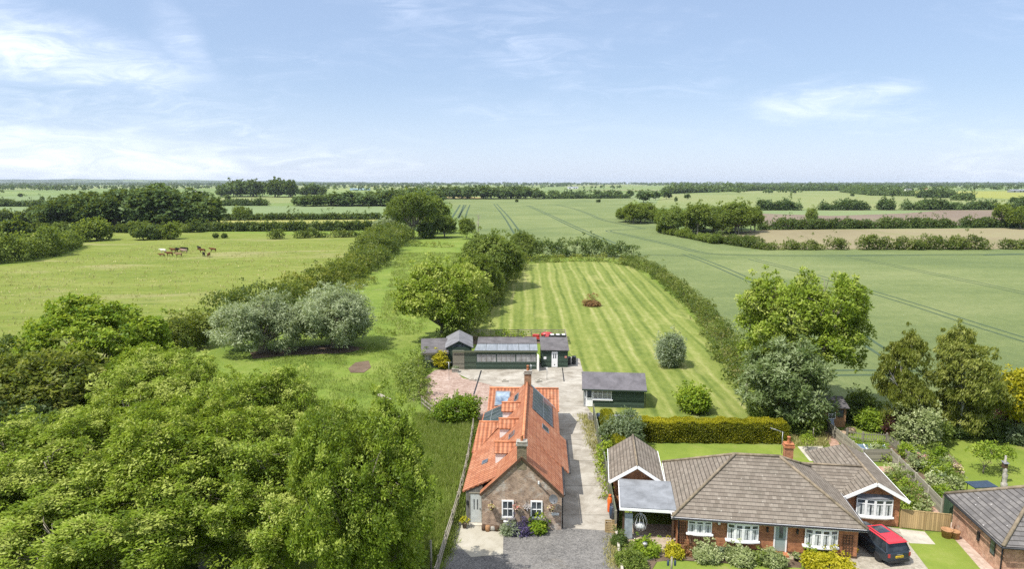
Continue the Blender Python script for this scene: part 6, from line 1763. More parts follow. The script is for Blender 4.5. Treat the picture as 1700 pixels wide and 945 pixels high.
# ------------------------------------------------------------------ fences
def lerp2(a, b, t): return Vector((a[0] + (b[0] - a[0]) * t, a[1] + (b[1] - a[1]) * t, 0))
def run_fence(name, label, pts, h, bay, panel_mat, post_mat, post=.11, post_over=.06, rails=None, tilt=0.0, panel_t=.04, base=.02, seed=1, pickets=None, cat='fence', pn='fence_panel'):
    """posts and panels (or rails) along ground points"""
    rg = random.Random(seed)
    o = Vector((pts[0][0], pts[0][1], 0))
    r = thing(name, label, cat, o)
    P = []
    for a, b_ in zip(pts, pts[1:]):
        L_ = (Vector(b_[:2]) - Vector(a[:2])).length; n = max(1, round(L_ / bay))
        P += [lerp2(a, b_, i / n) - o for i in range(n)]
    P.append(Vector((pts[-1][0], pts[-1][1], 0)) - o)
    for p in P:
        q = MB(); j = Vector((rg.uniform(-.02, .02), rg.uniform(-.02, .02), 0))
        q.bar(p + Vector((0, 0, -.1)), p + j + Vector((0, 0, h + post_over + rg.uniform(-.03, .03))), post); q.build('post', post_mat, r)
    for a, b_ in zip(P, P[1:]):
        d = (b_ - a).normalized(); hh = h * rg.uniform(.985, 1.0); e = d * (post / 2 + .004)
        q = MB()
        if rails:
            for z in rails:
                q.bar(a + e + Vector((0, 0, z + rg.uniform(-.025, .025))), b_ - e + Vector((0, 0, z + rg.uniform(-.025, .025))), .05, .11)
        elif pickets:
            n = max(2, int((b_ - a).length / pickets))
            for i in range(n):
                m = a.lerp(b_, (i + .5) / n); q.bar(m + Vector((0, 0, .05)), m + Vector((0, 0, hh * rg.uniform(.95, 1.0))), .07, .025, (d.x, d.y, 0))
            for z in (.25, h * .78): q.bar(a + e + Vector((0, 0, z)), b_ - e + Vector((0, 0, z)), .03, .07)
        else:
            nrm = Vector((-d.y, d.x, 0)) * panel_t / 2
            z = lambda v, w_: v + Vector((0, 0, w_))
            q.prism([z(a + e - nrm, base), z(b_ - e - nrm, base), z(b_ - e - nrm, hh), z(a + e - nrm, hh)], nrm * 2)
            q.bar(z(a + e, hh + .021), z(b_ - e, hh + .021), .07, .04)
        q.build(pn if not rails else 'rail', panel_mat, r)
    return r
run_fence('board_fence', 'long green boarded fence between the drive and the bungalow', [G(1022, 884), G(1013, 835), G(1000, 768), G(988, 712), G(985, 697)], 1.45, 1.85, M_PANELGREEN, M_RAIL, seed=3)
q = MB(); a, b_ = G(1023, 890), G(1036, 975); q.bar(a + Vector((0, 0, .17)), b_ + Vector((0, 0, .17)), .14, .36)
tag(q.build('gravel_board', plain('pale_concrete', (.42, .38, .32), .9, .2, 0, .3, 2)), 'low pale concrete edging wall at the foot of the gravel', 'low wall')
run_fence('rail_fence', 'weathered three rail fence between the meadow and the cottage', [G(786, 716), G(779, 760), G(771, 800), G(760, 845), G(751, 876), G(740, 912), G(728, 955), G(722, 975)], 1.15, 1.9, M_RAIL, M_RAIL, .11, .05, rails=(.38, .72, 1.05), seed=4)
q = MB(); q.tube([(0, 0, -.2), (0, 0, 2.1)], [.075, .06], 8); o = tag(q.build('timber_post', M_RAIL), 'tall round timber post standing in the meadow near the rail fence', 'post'); o.location = at_y(716, 36.6)
run_fence('rail_fence', 'post and rail fence between the green sheds and the paddock', [G(772, 561), G(815, 560), G(860, 560), G(905, 560), G(938, 560), G(941, 572)], 1.15, 2.1, M_RAIL, M_RAIL, .1, .05, rails=(.45, .78, 1.08), seed=5)
run_fence('garden_fence', 'grey garden fence with concrete posts stepping down between the two gardens', [G(1371, 716), G(1400, 741), G(1431, 767), G(1478, 767), G(1520, 809), G(1563, 855)], 1.02, 1.8, M_GREYFENCE, plain('concrete_post', (.36, .34, .28), .9, .2, 0, .3, 3), .12, .08, seed=6)
run_fence('picket_fence', 'low grey picket fence round the vegetable plot', [G(1405, 728), G(1432, 734), G(1472, 735), G(1490, 750), G(1508, 768)], .85, 1.7, M_GREYFENCE, M_RAIL, .09, .08, pickets=.19, seed=7)
run_fence('panel_fence', 'new pale timber fence panels beside the extension', [Vector((25.6, 42.0, 0)), Vector((28.35, 41.35, 0))], 1.25, 1.4, M_TANFENCE, M_TANFENCE, .1, .03, seed=8)
run_fence('board_fence', 'short dark green fence panel beside the brick house', [G(1564, 858), G(1582, 868)], 1.5, 1.6, boards('deep_green_board', (.05, .085, .05), False, .15), M_RAIL, seed=9)
run_fence('hurdle', 'low metal hurdle standing behind the garden room', [Vector((10.8, 72.6, 0)), Vector((12.4, 72.4, 0))], .8, 1.6, M_DARKWOOD, M_DARKWOOD, .05, .02, rails=(.3, .55, .78), seed=10)
run_fence('wire_fence', 'short run of slim posts at the rubble yard corner', [G(700, 676), G(714, 688), G(728, 697)], 1.0, .9, M_RAIL, M_RAIL, .06, .04, rails=(.5, .9), seed=11)

# ------------------------------------------------------------------ the car
def make_car(loc, rz):
    r = thing('car', 'dark blue grey compact car with bright red roof parked on the bungalow drive', 'car', loc, rz)
    paint = plain('dark_blue_grey_paint', (.030, .042, .055), .22, .6, .3, .1, 2)
    red = plain('red_roof_paint', (.50, .018, .030), .25, .6, 0, .05, 2)
    st = [(-2.13, .70, .42, .86), (-2.08, .82, .34, .93), (-1.6, .90, .28, .98), (-.6, .91, .27, .99), (.7, .90, .27, .98), (1.15, .89, .28, .96), (1.75, .84, .30, .88), (2.06, .74, .34, .78), (2.13, .58, .42, .66)]
    vs, fs = [], []
    for y, w_, zb, zt in st:
        zm = zb + (zt - zb) * .55
        vs += [(-w_ * .94, y, zb), (-w_, y, zm), (-w_ * .97, y, zt - .07), (-w_ * .87, y, zt), (0, y, zt + .035), (w_ * .87, y, zt), (w_ * .97, y, zt - .07), (w_, y, zm), (w_ * .94, y, zb)]
    for i in range(len(st) - 1):
        for k_ in range(8):
            fs.append([i * 9 + k_, i * 9 + k_ + 1, (i + 1) * 9 + k_ + 1, (i + 1) * 9 + k_])
        fs.append([i * 9 + 8, i * 9, (i + 1) * 9, (i + 1) * 9 + 8])
    fs.append(list(range(9))); fs.append([(len(st) - 1) * 9 + k_ for k_ in range(9)][::-1])
    q = MB(); q.add(vs, fs, True); b = q.build('body', paint, r)
    md = b.modifiers.new('edge', 'EDGE_SPLIT'); md.split_angle = R(35)
    # glasshouse
    def ring(y0, y1, w0, w1, z): return [(-w0, y0, z), (w0, y0, z), (w1, y1, z), (-w1, y1, z)]
    lo = ring(-2.0, 1.02, .80, .78, .95); hi = ring(-1.72, .22, .64, .62, 1.50)
    q = MB(); q.add(lo + hi, [(0, 1, 5, 4), (1, 2, 6, 5), (2, 3, 7, 6), (3, 0, 4, 7), (4, 5, 6, 7)]); q.build('window', glass('car_glass', (.02, .025, .03), .04), r)
    q = MB()
    for i in range(4): q.bar(Vector(lo[i]) + Vector((0, 0, -.02)), Vector(hi[i]) + Vector((0, 0, .01)), .08, .07)
    for s in (-1, 1):
        q.bar((s * .80, -.45, .95), (s * .645, -.5, 1.5), .09, .04); q.bar((s * .79, -1.4, .95), (s * .65, -1.35, 1.5), .14, .05)
    q.build('pillar', paint, r)
    q = MB()
    rv = [(-.66, -1.95, 1.50), (.66, -1.95, 1.50), (.68, -1.7, 1.535), (.66, .26, 1.52), (-.66, .26, 1.52), (-.68, -1.7, 1.535)]
    tp = [(-.54, -1.88, 1.565), (.54, -1.88, 1.565), (.56, -1.6, 1.60), (.54, .16, 1.575), (-.54, .16, 1.575), (-.56, -1.6, 1.60)]
    q.add(rv + tp, [(0, 1, 7, 6), (1, 2, 8, 7), (2, 3, 9, 8), (3, 4, 10, 9), (4, 5, 11, 10), (5, 0, 6, 11), (6, 7, 8, 11), (8, 9, 10, 11), (5, 4, 3, 2, 1, 0)]); rf_ = q.build('roof', red, r)
    q = MB(); q.box(-.40, .40, -.85, .02, 1.592, 1.600); q.build('sunroof', M_BLACK if False else glass('car_sunroof', (.03, .035, .045), .08), rf_)
    q = MB()
    for s in (-1, 1): q.tube([(s * .60, -1.6, 1.60), (s * .60, -1.5, 1.63), (s * .58, 0, 1.61), (s * .58, .1, 1.58)], .018, 5)
    q.build('roof_rail', M_BLACK, r)
    for s in (-1, 1):
        q = MB(); q.prism([(s * .66, -2.135, .66), (s * .80, -2.11, .66), (s * .80, -2.10, .90), (s * .66, -2.12, .90)], (0, -.02, 0)); q.build('tail_light', M_RED, r)
        q = MB(); q.lathe([(.02, -.02), (.13, 0), (.14, .03), (.10, .06)], 12, (0, 0, 0)); q2 = q.build('headlight', M_CURTAIN, r); q2.location = (s * .62, 2.02, .68); q2.rotation_euler = (R(-80), 0, 0)
        q = MB(); q.blob((s * 1.0, .72, 1.0), (.11, .06, .08)); q.build('door_mirror', red, r)
        for y in (-1.32, 1.32):
            q = MB(); q.M = Matrix.Translation((s * .80, y, .32)) @ Matrix.Rotation(R(90), 4, 'Y'); q.lathe([(.2, -.1), (.30, -.1), (.325, -.06), (.325, .06), (.30, .1), (.2, .1)], 20); tw = q.build('wheel', M_BLACK, r)
            q = MB(); q.M = Matrix.Translation((s * .80, y, .32)) @ Matrix.Rotation(R(90), 4, 'Y'); q.lathe([(.03, -.085), (.19, -.085), (.2, 0), (.19, .085), (.03, .085)], 12); q.build('rim', M_STEEL, tw)
    q = MB(); q.box(-.27, .27, -2.16, -2.134, .60, .73); pt = q.build('number_plate', M_YELLOWP, r)
    q = MB()
    for i, c in enumerate((-.21, -.14, -.07, 0, .09, .16, .22)): q.box(c - .02, c + .02, -2.166, -2.161, .63, .70)
    q.build('lettering', M_BLACK, pt)
    q = MB(); q.box(-.72, .72, -2.17, -2.02, .30, .44); q.build('bumper', M_BLACK, r)
    q = MB(); q.box(-.2, .2, -2.15, -2.131, .80, .84); q.build('tailgate_strip', M_STEEL, r)
    return r
car = make_car(Vector((22.5, 39.4, .012)), R(10.5))
car.scale = (.95, .97, .93)

# ------------------------------------------------------------------ things round the bungalow
def on_b(u, v, z=0.0): return W2(bung, (u, v, z))
t = thing('garden_bench', 'dark wooden slatted bench under the first bow window', 'bench', on_b(.72, -.75), BA)
q = MB(); [q.box(0, 1.15, .08 + i * .1, .16 + i * .1, .40, .43) for i in range(4)]; q.build('seat', M_DARKWOOD, t)
q = MB(); [q.box(.06 + i * .105, .12 + i * .105, .50, .53, .5, .82) for i in range(10)]; q.box(0, 1.15, .495, .535, .82, .90); q.box(0, 1.15, .495, .535, .44, .5); q.build('backrest', M_DARKWOOD, t)
for x in (0.0, 1.09):
    for y in (.06, .48):
        q = MB(); q.box(x, x + .06, y, y + .06, 0, .6 if y < .2 else .9); q.build('leg', M_DARKWOOD, t)
    q = MB(); q.box(x - .01, x + .07, .02, .49, .602, .64); q.build('armrest', M_DARKWOOD, t)
def trellis(u0, u1, z0, z1, lab):
    t = thing('trellis', lab, 'trellis', on_b(u0, -.03, z0), BA)
    q = MB(); n = 4; w_ = u1 - u0
    for i in range(n): q.box(w_ * i / (n - 1) - .015, w_ * i / (n - 1) + .015, -.02, 0, 0, z1 - z0)
    for i in range(8): q.box(-.02, w_ + .02, -.045, -.022, (z1 - z0) * i / 7.2, (z1 - z0) * i / 7.2 + .03)
    q.build('lattice', M_DARKWOOD, t)
trellis(9.78, 10.3, .25, 1.5, 'brown trellis on the brick wall at the right end of the bungalow')
trellis(.12, .48, .3, 1.6, 'narrow brown trellis at the left end of the bungalow wall')
def pot(name, label, p, r0, r1, h, m, plant_m=None, cat='plant pot', seed=1):
    t = thing(name, label, cat, p)
    q = MB(); q.lathe([(r0, 0), (r1, h * .88), (r1 * 1.08, h * .9), (r1 * 1.08, h), (r1 * .85, h), (r1 * .8, h * .85)], 12); q.build('pot', m, t)
    if plant_m:
        Q, tt = crown_quads([(0, 0, h * 1.25, r1 * 1.2, r1 * 1.2, h * .5)], 24, 8, r1 * .4, .11, .06, seed); link('plant', quads_mesh('pot_plant', Q, tt, plant_m), t)
    return t
pot('plant_pot', 'dark pot with white flowers beside the front door step', on_b(6.95, -.75), .12, .16, .28, M_BLACK, L_VARIEG, seed=2)
pot('plant_pot', 'red glazed pot at the carport corner', on_b(-.15, -.6), .16, .2, .42, M_RED, None)
pot('watering_can', 'small teal plastic tub at the end of the bench', on_b(2.1, -.55), .13, .15, .26, plain('teal_plastic', (.05, .28, .24), .5), None, 'tub')
pot('bucket', 'yellow plastic bucket on the drive by the bungalow corner', G(1421, 918), .11, .14, .26, M_YELLOWP, None, 'bucket')
pot('plastic_bottle', 'white plastic container next to the yellow bucket', G(1413, 919), .09, .08, .24, M_WHITE, None, 'container')
pot('half_barrel', 'brown wooden half barrel planter by the timber fence panels', Vector((27.85, 40.75, .01)), .27, .33, .55, M_ORANGEWOOD, None, 'barrel')
pot('half_barrel', 'second, smaller brown barrel against the first one', Vector((28.3, 40.6, .01)), .22, .26, .5, M_ORANGEWOOD, None, 'barrel')
t = thing('step_block', 'low brick step block under the bench end', 'step', on_b(.1, -.55), BA)
q = MB(); q.box(0, .5, 0, .3, 0, .22); q.build('block', M_REDBRICK, t)
t = thing('garden_post', 'stone sundial post among the front shrubs', 'sundial', G(1070, 925))
q = MB(); q.lathe([(.16, 0), (.16, .1), (.09, .16), (.08, .75), (.15, .82), (.15, .88)], 10); q.build('pedestal', M_STONE, t)
q = MB(); q.lathe([(.14, .882), (.14, .91)], 12); q.build('dial', M_STEEL, t)
t = thing('bird_feeder', 'timber post with hanging feeders at the edge of the front lawn', 'bird feeder', G(1114, 962))
q = MB(); q.tube([(0, 0, 0), (0, 0, 1.35)], .06, 7); q.build('post', M_RAIL, t)
for s in (-1, 1):
    q = MB(); q.tube([(0, 0, 1.2), (s * .22, 0, 1.22)], .012, 4); q.lathe([(.06, .82), (.07, .85), (.07, 1.1), (.02, 1.16)], 8, (s * .2, 0, 0)); q.build('feeder', M_BLUE, t)
t = thing('gas_bottle', 'orange gas bottle standing beside the garage wall', 'gas bottle', Vector((6.75, 44.2, 0)))
q = MB(); q.lathe([(.15, 0), (.17, .05), (.17, .9), (.12, 1.05), (.05, 1.1)], 12); q.build('cylinder', M_ORANGE, t)
q = MB(); q.lathe([(.09, 1.1), (.09, 1.25), (.07, 1.25)], 8); q.build('collar', M_ORANGE, t)
for i, (x, y, c, lab) in enumerate([(6.85, 43.3, M_BLUE, 'blue water butt beside the garage corner'), (6.9, 42.6, M_BLACK, 'black water butt next to the blue one')]):
    t = thing('water_butt', lab, 'water butt', Vector((x, y, 0)))
    q = MB(); q.lathe([(.22, 0), (.27, .3), (.27, .6), (.23, .95)], 12); q.build('barrel', c, t)
    q = MB(); q.lathe([(.25, .952), (.25, .98), (.06, 1.0)], 12); q.build('lid', M_BLACK, t)
t = thing('timber_crate', 'open timber crate between the fence and the carport', 'crate', Vector((6.45, 41.6, 0)), R(-7))
q = MB(); [q.box(-.35, .35, -.3, -.27, z, z + .12) for z in (0, .16, .32, .48)]; [q.box(-.35, .35, .27, .3, z, z + .12) for z in (0, .16, .32, .48)]; [q.box(s * .36 - .015, s * .36 + .015, -.26, .26, z, z + .12) for s in (-1, 1) for z in (0, .16, .32, .48)]; q.build('slats', M_TANFENCE, t)

# ------------------------------------------------------------------ yard
def shade(name, label, cat, loc, rz=0): return thing(name, label, cat, loc, rz)
for i, (px, py, lab) in enumerate([(784.5, 632, 'pale concrete block in the yard left of the cottage roof'), (838, 634, 'pale concrete block just behind the cottage wing'), (894, 634.5, 'pale concrete block right of the rear chimney')]):
    t = thing('concrete_block', lab, 'block', G(px, py), .2 * i)
    q = MB(); q.box(-.36, .36, -.2, .2, 0, .22); q.box(-.2, .1, -.1, .12, .222, .34); q.build('block', M_FLAG, t, .02)
q = MB(); ribbon(q, [G(799, 615.5), G(793, 635), G(786.5, 656)], .16, .02); ribbon(q, [G(933.5, 611), G(936.5, 634)], .12, .02)
tag(q.build('drain_channel', M_BLACK), kind='structure')
for px, py, h, lab in ((745.5, 631, 2.1, 'slim metal clothes post in the rubble yard'), (908, 631, 1.5, 'slim metal clothes post right of the rear chimney'), (866.5, 612, 1.2, 'short metal pipe standing in front of the long shed')):
    q = MB(); q.tube([(0, 0, 0), (0, 0, h)], .03, 6); q.tube([(-.35, 0, h - .03), (.35, 0, h - .03)], .02, 5); o = tag(q.build('clothes_post', M_STEEL), lab, 'post'); o.location = G(px, py)
t = thing('planter', 'grey stone planter in front of the plank wall', 'planter', G(756, 618))
q = MB(); q.box(-.4, .4, -.3, .3, 0, .45); q.box(-.46, .46, -.36, -.302, .36, .5); q.box(-.46, .46, .302, .36, .36, .5); q.build('trough', M_STONE, t, .02)
Q, tt = crown_quads([(0, 0, .5, .35, .25, .15)], 30, 8, .08, .12, .08, 81); link('plant', quads_mesh('planter_plant', Q, tt, L_SILVER), t)
for i, dx_ in enumerate((0, .75)):
    t = thing('wheelie_bin', ['black wheelie bin beside the lean-to shed', 'black wheelie bin standing right of the first bin'][i], 'bin', G(944, 606) + Vector((dx_ * .9, .3 * i, 0)), .1)
    q = MB(); q.prism([(-.22, -.22, .04), (.22, -.22, .04), (.22, .22, .04), (-.22, .22, .04)], (0, 0, .86)); q.build('bin_body', M_BLACK, t, .03)
    q = MB(); q.prism([(-.25, -.26, .905), (.25, -.26, .905), (.25, .26, .98), (-.25, .26, .98)], (0, 0, .05)); q.build('lid', M_BLACK, t)
    for s in (-1, 1):
        q = MB(); q.M = Matrix.Translation((s * .2, .24, .1)) @ Matrix.Rotation(R(90), 4, 'Y'); q.lathe([(.1, -.03), (.1, .03)], 10); q.build('wheel', M_BLACK, t)
# garden machinery behind the sheds
t = thing('garden_tractor', 'red garden tractor parked behind the lean-to shed', 'tractor', G(898, 567), R(75))
q = MB(); q.box(-.4, .4, -.2, .9, .35, .62); q.prism([(-.32, .25, .622), (.32, .25, .622), (.28, 1.2, .622), (-.28, 1.2, .622)], (0, 0, .38)); q.build('body', M_RED, t, .05)
q = MB(); q.box(-.28, .28, -.55, -.1, .62, .72); q.box(-.26, .26, -.62, -.55, .72, 1.1); q.build('seat', M_BLACK, t, .03)
q = MB(); q.tube([(0, .3, 1.0), (0, .1, 1.25)], .025, 6); q.tube([(.18 * math.cos(a * .5236), .1 + .12 * math.sin(a * .5236), 1.25 + .12 * math.sin(a * .5236)) for a in range(13)], .018, 5); q.build('steering_wheel', M_BLACK, t)
for y, rr in ((-.45, .38), (.85, .27)):
    for s in (-1, 1):
        q = MB(); q.M = Matrix.Translation((s * .5, y, rr)) @ Matrix.Rotation(R(90), 4, 'Y'); q.lathe([(rr * .55, -.11), (rr * .92, -.11), (rr, -.05), (rr, .05), (rr * .92, .11), (rr * .55, .11)], 16); q.build('wheel', M_BLACK, t)
q = MB(); q.box(-.42, .42, -1.2, -.66, .4, .95); q.build('grass_box', M_RED, t, .05)
t = thing('covered_boat', 'red covered trailer load standing next to the garden tractor', 'trailer', G(908, 564), R(85))
q = MB(); q.blob((0, 0, .75), (.5, .95, .38), 12, 6, .04, 3); q.build('cover', M_RED, t)
q = MB(); q.box(-.5, .5, -.8, .8, .32, .42); q.build('chassis', M_BLACK, t)
for s in (-1, 1):
    q = MB(); q.M = Matrix.Translation((s * .58, 0, .25)) @ Matrix.Rotation(R(90), 4, 'Y'); q.lathe([(.12, -.07), (.25, -.06), (.25, .06), (.12, .07)], 14); q.build('wheel', M_BLACK, t)
t = thing('black_tank', 'row of black tanks with pale lids behind the lean-to shed', 'tank', G(926, 567))
for i in range(3):
    q = MB(); q.box(-1.2 + i * .82, -.45 + i * .82, -.5, .5, .05, 1.0); b_ = q.build('tank_body', M_BLACK, t, .06)
    for y in (-.25, .22):
        q = MB(); q.box(-1.05 + i * .82, -.6 + i * .82, y - .15, y + .15, 1.003, 1.05); q.build('lid', M_WHITEPAINT, b_)
# by the garden room
t = thing('tarpaulin_stack', 'dark blue tarpaulin covered stack in front of the garden room', 'covered stack', G(1001, 699), R(-6))
q = MB(); q.prism([(-.8, -.35, 0), (.8, -.35, 0), (.8, .45, 0), (-.8, .45, 0)], (0, 0, .5)); q.prism([(-.78, -.33, .5), (.78, -.33, .5), (.6, .05, .72), (-.6, .05, .72)], (0, .06, .02)); q.build('cover', M_BLUE, t, .08)
t = thing('metal_sheet', 'grey metal sheet leaning low beside the blue stack', 'sheet', G(1037, 699), R(-8))
q = MB(); q.slab([(-1.0, -.3, .06), (1.0, -.3, .06), (.8, .5, .42), (-1.0, .5, .42)], .02); q.build('sheet', M_LEAD, t)
q = MB(); [q.bar((x, .48, 0), (x, .48, .4), .05) for x in (-.8, .7)]; q.build('prop', M_RAIL, t)
t = thing('stone_trough', 'small pale stone trough at the top of the drive fence', 'trough', G(980, 698))
q = MB(); q.box(-.22, .22, -.4, .4, 0, .12); q.box(-.22, -.15, -.4, .4, .122, .62); q.box(.15, .22, -.4, .4, .122, .62); q.box(-.148, .148, -.4, -.33, .122, .62); q.box(-.148, .148, .33, .4, .122, .62); q.build('trough', M_STONE, t)
q = MB(); q.bar((0, 0, .1), (1.5, -1.9, .1), .45, .16); o = tag(q.build('timber_baulk', M_RAIL), 'weathered timber baulk lying on the meadow grass', 'timber'); o.location = G(629, 657)
# neighbouring garden
t = thing('cold_frame', 'white framed glass cold frame inside the picket fence', 'cold frame', G(1448, 752), R(-4))
q = MB(); q.box(-1.15, 1.15, -.4, -.36, 0, .3); q.box(-1.15, 1.15, .36, .4, 0, .52); q.prism([(-1.15, -.358, 0), (-1.15, .358, 0), (-1.15, .358, .5), (-1.15, -.358, .3)], (.04, 0, 0)); q.prism([(1.11, -.358, 0), (1.11, .358, 0), (1.11, .358, .5), (1.11, -.358, .3)], (.04, 0, 0)); q.build('box', M_WHITEPAINT, t)
for i in range(4):
    x = -1.15 + i * .575
    q = MB(); q.slab([(x + .04, -.42, .325), (x + .535, -.42, .325), (x + .535, .43, .555), (x + .04, .43, .555)], .02); l_ = q.build('pane', M_SKYLIGHT, t)
    q = MB(); q.bar((x + .018, -.42, .335), (x + .018, .43, .565), .04, .05); q.bar((x + .557, -.42, .335), (x + .557, .43, .565), .035, .05); q.build('frame', M_WHITE, l_)
t = thing('totem_post', 'tall weathered post with bird box on the neighbouring lawn', 'bird box', G(1665, 803))
q = MB(); q.tube([(0, 0, 0), (0, 0, 2.2)], [.12, .07], 7); q.build('post', M_STONE, t)
q = MB(); q.box(-.14, .14, -.14, .14, 1.25, 1.6); q.build('nest_box', M_DARKWOOD, t)
q = MB(); q.prism([(-.2, -.2, 1.602), (.2, -.2, 1.602), (.2, .2, 1.7), (-.2, .2, 1.7)], (0, 0, .03)); q.build('roof', M_LEAD, t)
t = thing('garden_statue', 'pale stone statue on a plinth behind the brick house roof', 'statue', Vector((36.4, 47.6, 0)))
q = MB(); q.lathe([(.22, 0), (.22, .5), (.14, .55), (.16, .9), (.19, 1.15), (.1, 1.32), (.12, 1.45), (.09, 1.6), (.01, 1.66)], 10); q.build('figure', M_STONE, t)
t = thing('garden_table', 'blue covered garden table behind the brick house', 'garden table', Vector((34.2, 46.9, 0)), .1)
q = MB(); q.slab([(-.9, -.5, .75), (.9, -.5, .75), (.9, .5, .78), (-.9, .5, .78)], .06); q.build('tabletop', M_BLUE, t)
for x in (-.75, .75):
    for y in (-.4, .4): q = MB(); q.tube([(x, y, 0), (x, y, .7)], .03, 5); q.build('leg', M_BLACK, t)
for i, (px, py, lab) in enumerate([(1592, 722, 'dark garden chair in the shade of the birches'), (1606, 723, 'dark garden chair right of the other one under the birches')]):
    t = thing('garden_chair', lab, 'garden chair', G(px, py), .4 * i)
    q = MB(); q.box(-.28, .28, -.28, .28, .4, .46); q.build('seat', M_BLACK, t)
    q = MB(); q.box(-.28, .28, .24, .28, .462, 1.0); q.build('backrest', M_BLACK, t)
    for x in (-.24, .24):
        for y in (-.24, .2): q = MB(); q.box(x - .03, x + .03, y - .03, y + .03, 0, .398); q.build('leg', M_BLACK, t)
for i, (px, py, r_, lab) in enumerate([(1411, 718, .55, 'big sandstone boulder beside the summerhouse'), (1399, 722, .45, 'smaller sandstone boulder by the picket fence')]):
    q = MB(); q.blob((0, 0, r_ * .3), (r_, r_ * .7, r_ * .55), 10, 6, .12, i + 3); o = tag(q.build('boulder', plain('sandstone', (.42, .30, .20), .9, .2, 0, .3, 2)), lab, 'stone'); o.location = G(px, py)
q = MB(); q.tube([(0, 0, 0), (.02, 0, 1.3)], .03, 5); o = tag(q.build('garden_stake', M_RAIL), 'thin wooden stake by the brick path near the golden hedge', 'stake'); o.location = G(1349, 734)

# ------------------------------------------------------------------ cattle
def cow_mesh():
    bm = bmesh.new()
    V = {}
    def v(n, co): V[n] = bm.verts.new(co)
    v('hip', (0, -.75, 1.15)); v('mid', (0, 0, 1.08)); v('sho', (0, .65, 1.15)); v('neck', (0, 1.05, 1.25)); v('poll', (0, 1.38, 1.38)); v('muz', (0, 1.75, 1.12))
    v('tail0', (0, -.98, 1.2)); v('tail1', (0, -1.06, .6))
    for a, b in (('hip', 'mid'), ('mid', 'sho'), ('sho', 'neck'), ('neck', 'poll'), ('poll', 'muz'), ('hip', 'tail0'), ('tail0', 'tail1')): bm.edges.new((V[a], V[b]))
    for s in (-1, 1):
        k_ = 'LR'[s > 0]
        v('st' + k_, (s * .24, -.72, .85)); v('hk' + k_, (s * .24, -.9, .48)); v('hf' + k_, (s * .24, -.82, .02))
        v('el' + k_, (s * .22, .62, .8)); v('kn' + k_, (s * .22, .66, .42)); v('ff' + k_, (s * .22, .64, .02))
        v('ear' + k_, (s * .24, 1.32, 1.42))
        for a, b in (('hip', 'st' + k_), ('st' + k_, 'hk' + k_), ('hk' + k_, 'hf' + k_), ('sho', 'el' + k_), ('el' + k_, 'kn' + k_), ('kn' + k_, 'ff' + k_), ('poll', 'ear' + k_)): bm.edges.new((V[a], V[b]))
    names = list(V)
    me = bpy.data.meshes.new('cow'); bm.to_mesh(me); bm.free()
    return me, names
cme, cn = cow_mesh()
rad = dict(hip=.36, mid=.42, sho=.36, neck=.22, poll=.17, muz=.11, tail0=.05, tail1=.04)
def make_cow():
    o = link('cow', cme)
    m = o.modifiers.new('skin', 'SKIN')
    if not cme.skin_vertices:
        bpy.context.view_layer.objects.active = o
        bpy.ops.mesh.customdata_skin_add()
    for i, n_ in enumerate(cn):
        r_ = rad.get(n_, {'st': .2, 'hk': .08, 'hf': .06, 'el': .13, 'kn': .07, 'ff': .06, 'ea': .05}.get(n_[:2], .1))
        cme.skin_vertices[0].data[i].radius = (r_, r_)
    cme.skin_vertices[0].data[0].use_root = True
    o.modifiers.new('sub', 'SUBSURF').levels = 1
    return o
cme.materials.append(None)
cols = dict(white=plain('white_cattle_coat', (.62, .58, .50), .9, .1, 0, .15, 2), red=plain('red_brown_cattle_coat', (.115, .045, .022), .9, .1, 0, .3, 2), black=plain('black_cattle_coat', (.022, .018, .016), .9, .1, 0, .3, 2), dun=plain('dun_cattle_coat', (.24, .16, .09), .9, .1, 0, .3, 2), pied=plain('red_roan_cattle_coat', (.38, .27, .22), .9, .1, 0, .7, 1.2))
first = make_cow()
herd = [(1025, 522, 'white', 90, 'pure white cow standing alone at the left of the herd'), (1016, 544, 'red', 80, 'red brown cow lying nearest, below the white one'), (1064, 542, 'red', 100, 'red brown cow low in the grass right of the white one'), (1087, 518, 'red', 80, 'red brown cow at the left of the tight bunch'), (1106, 516, 'black', 20, 'black cow second in the tight bunch'), (1126, 516, 'black', 95, 'black cow in the middle of the tight bunch'), (1142, 521, 'red', 60, 'dark red cow behind the roan one'), (1157, 524, 'pied', 85, 'roan and white cow at the right of the tight bunch'), (1162, 511, 'black', 100, 'black cow behind the roan one'), (1122, 547, 'dun', 95, 'pale dun cow nearest below the tight bunch'), (1250, 505, 'black', 50, 'black cow farthest back on the right'), (1270, 521, 'red', 95, 'big red brown cow in the right hand group'), (1338, 516, 'red', 85, 'red cow standing at the far right of the herd'), (1278, 545, 'black', 30, 'black cow nearest in the right hand group'), (1310, 549, 'red', 10, 'red brown cow seen end on in the right hand group')]
for i, (zx, zy, c, a, lab) in enumerate(herd):
    o = first if i == 0 else first.copy()
    if i: C.objects.link(o)
    p = G(zx / 3.778, 280 + (zy + 6) / 3.778)
    o.location = p; o.rotation_euler = (0, 0, R(a)); o.scale = (.92, .92, .92) if 'lying' not in lab else (.92, .92, .6)
    o.material_slots[0].link = 'OBJECT'; o.material_slots[0].material = cols[c]
    tag(o, lab, 'cow', 'cattle grazing in the pasture')

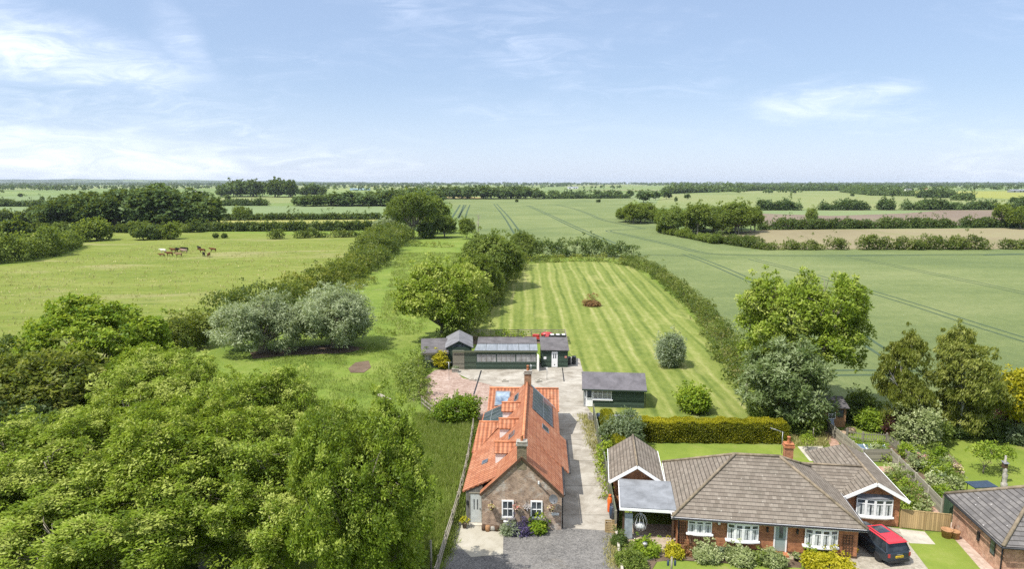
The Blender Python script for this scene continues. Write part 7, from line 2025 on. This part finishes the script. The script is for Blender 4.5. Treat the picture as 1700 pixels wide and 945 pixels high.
# ------------------------------------------------------------------ far farm buildings
def barn(label, px, Y, w_, d, h, wm, rm, rz=0, name='barn', cat='barn'):
    t = thing(name, label, cat, at_y(px, Y), rz)
    q = MB(); q.box(-w_ / 2, w_ / 2, -d / 2, d / 2, 0, h); q.prism([(-w_ / 2, -d / 2, h), (-w_ / 2, d / 2, h), (-w_ / 2, 0, h * 1.4)], (w_, 0, 0)); q.build('wall', wm, t)
    q = MB(); q.slab([(-w_ / 2 - .4, -d / 2 - .5, h - .1), (w_ / 2 + .4, -d / 2 - .5, h - .1), (w_ / 2 + .4, 0, h * 1.42), (-w_ / 2 - .4, 0, h * 1.42)], .2); q.slab([(-w_ / 2 - .4, d / 2 + .5, h - .1), (w_ / 2 + .4, d / 2 + .5, h - .1), (w_ / 2 + .4, 0, h * 1.42), (-w_ / 2 - .4, 0, h * 1.42)], .2); q.build('roof', rm, t)
    q = MB(); [q.box(x, x + w_ * .12, -d / 2 - .12, -d / 2 - .02, h * .2, h * .7) for x in (-w_ * .35, w_ * .05, w_ * .25)]; q.build('window', M_BLACK, t)
slate = plain('far_slate', (.12, .12, .13), .8); blue_ = plain('pale_blue_sheet', (.30, .42, .50), .5)
barn('white farm buildings left of the rounded skyline wood', 333, 1330, 16, 9, 4.5, M_WHITEPAINT, slate)
barn('small white house beside the white farm buildings', 323, 1420, 8, 7, 4.5, M_WHITEPAINT, slate, .3, 'farmhouse', 'house')
barn('long pale blue roofed greenhouse on the skyline', 598, 2100, 60, 16, 4, blue_, blue_, 0, 'greenhouse', 'greenhouse')
barn('short pale blue shed left of the long greenhouse', 516, 1900, 22, 14, 4, blue_, blue_)
barn('white house among the trees on the right skyline', 1507, 1700, 14, 9, 6, M_WHITEPAINT, slate, 0, 'farmhouse', 'house')
barn('cream gabled house right of the white house on the skyline', 1538, 1680, 11, 9, 7, plain('cream_render', (.55, .47, .36), .8), M_POT, 1.2, 'farmhouse', 'house')
barn('pale barn at the far right end of the skyline', 1688, 1650, 36, 14, 5, M_STEEL, M_STEEL)
barn('pale long barn on the central skyline', 951, 2600, 40, 16, 6, M_WHITEPAINT, M_STEEL)
barn('white barn in front of the right skyline wood', 1465, 1600, 18, 10, 4, M_WHITEPAINT, M_STEEL)
barn('dark roofed barn with pale walls behind the pale field', 1440, 2300, 30, 14, 8, M_WHITEPAINT, slate)

# ------------------------------------------------------------------ the air over the plain
q = MB(); q.box(-15000, 15000, -15000, 15000, -2.4, 96)
hz = q.build('haze', [])
hm = bpy.data.materials.new('haze_air'); hm.use_nodes = True
hm.node_tree.nodes.clear()
ht = NT(hm.node_tree)
pv = ht.n('ShaderNodeVolumePrincipled')
pv.inputs['Color'].default_value = (.80, .89, 1.0, 1)
pv.inputs['Density'].default_value = 4.2e-5
pv.inputs['Anisotropy'].default_value = .25
ho = ht.n('ShaderNodeOutputMaterial'); ht.t.links.new(pv.outputs[0], ho.inputs['Volume'])
hz.data.materials.append(hm)
tag(hz, kind='stuff')
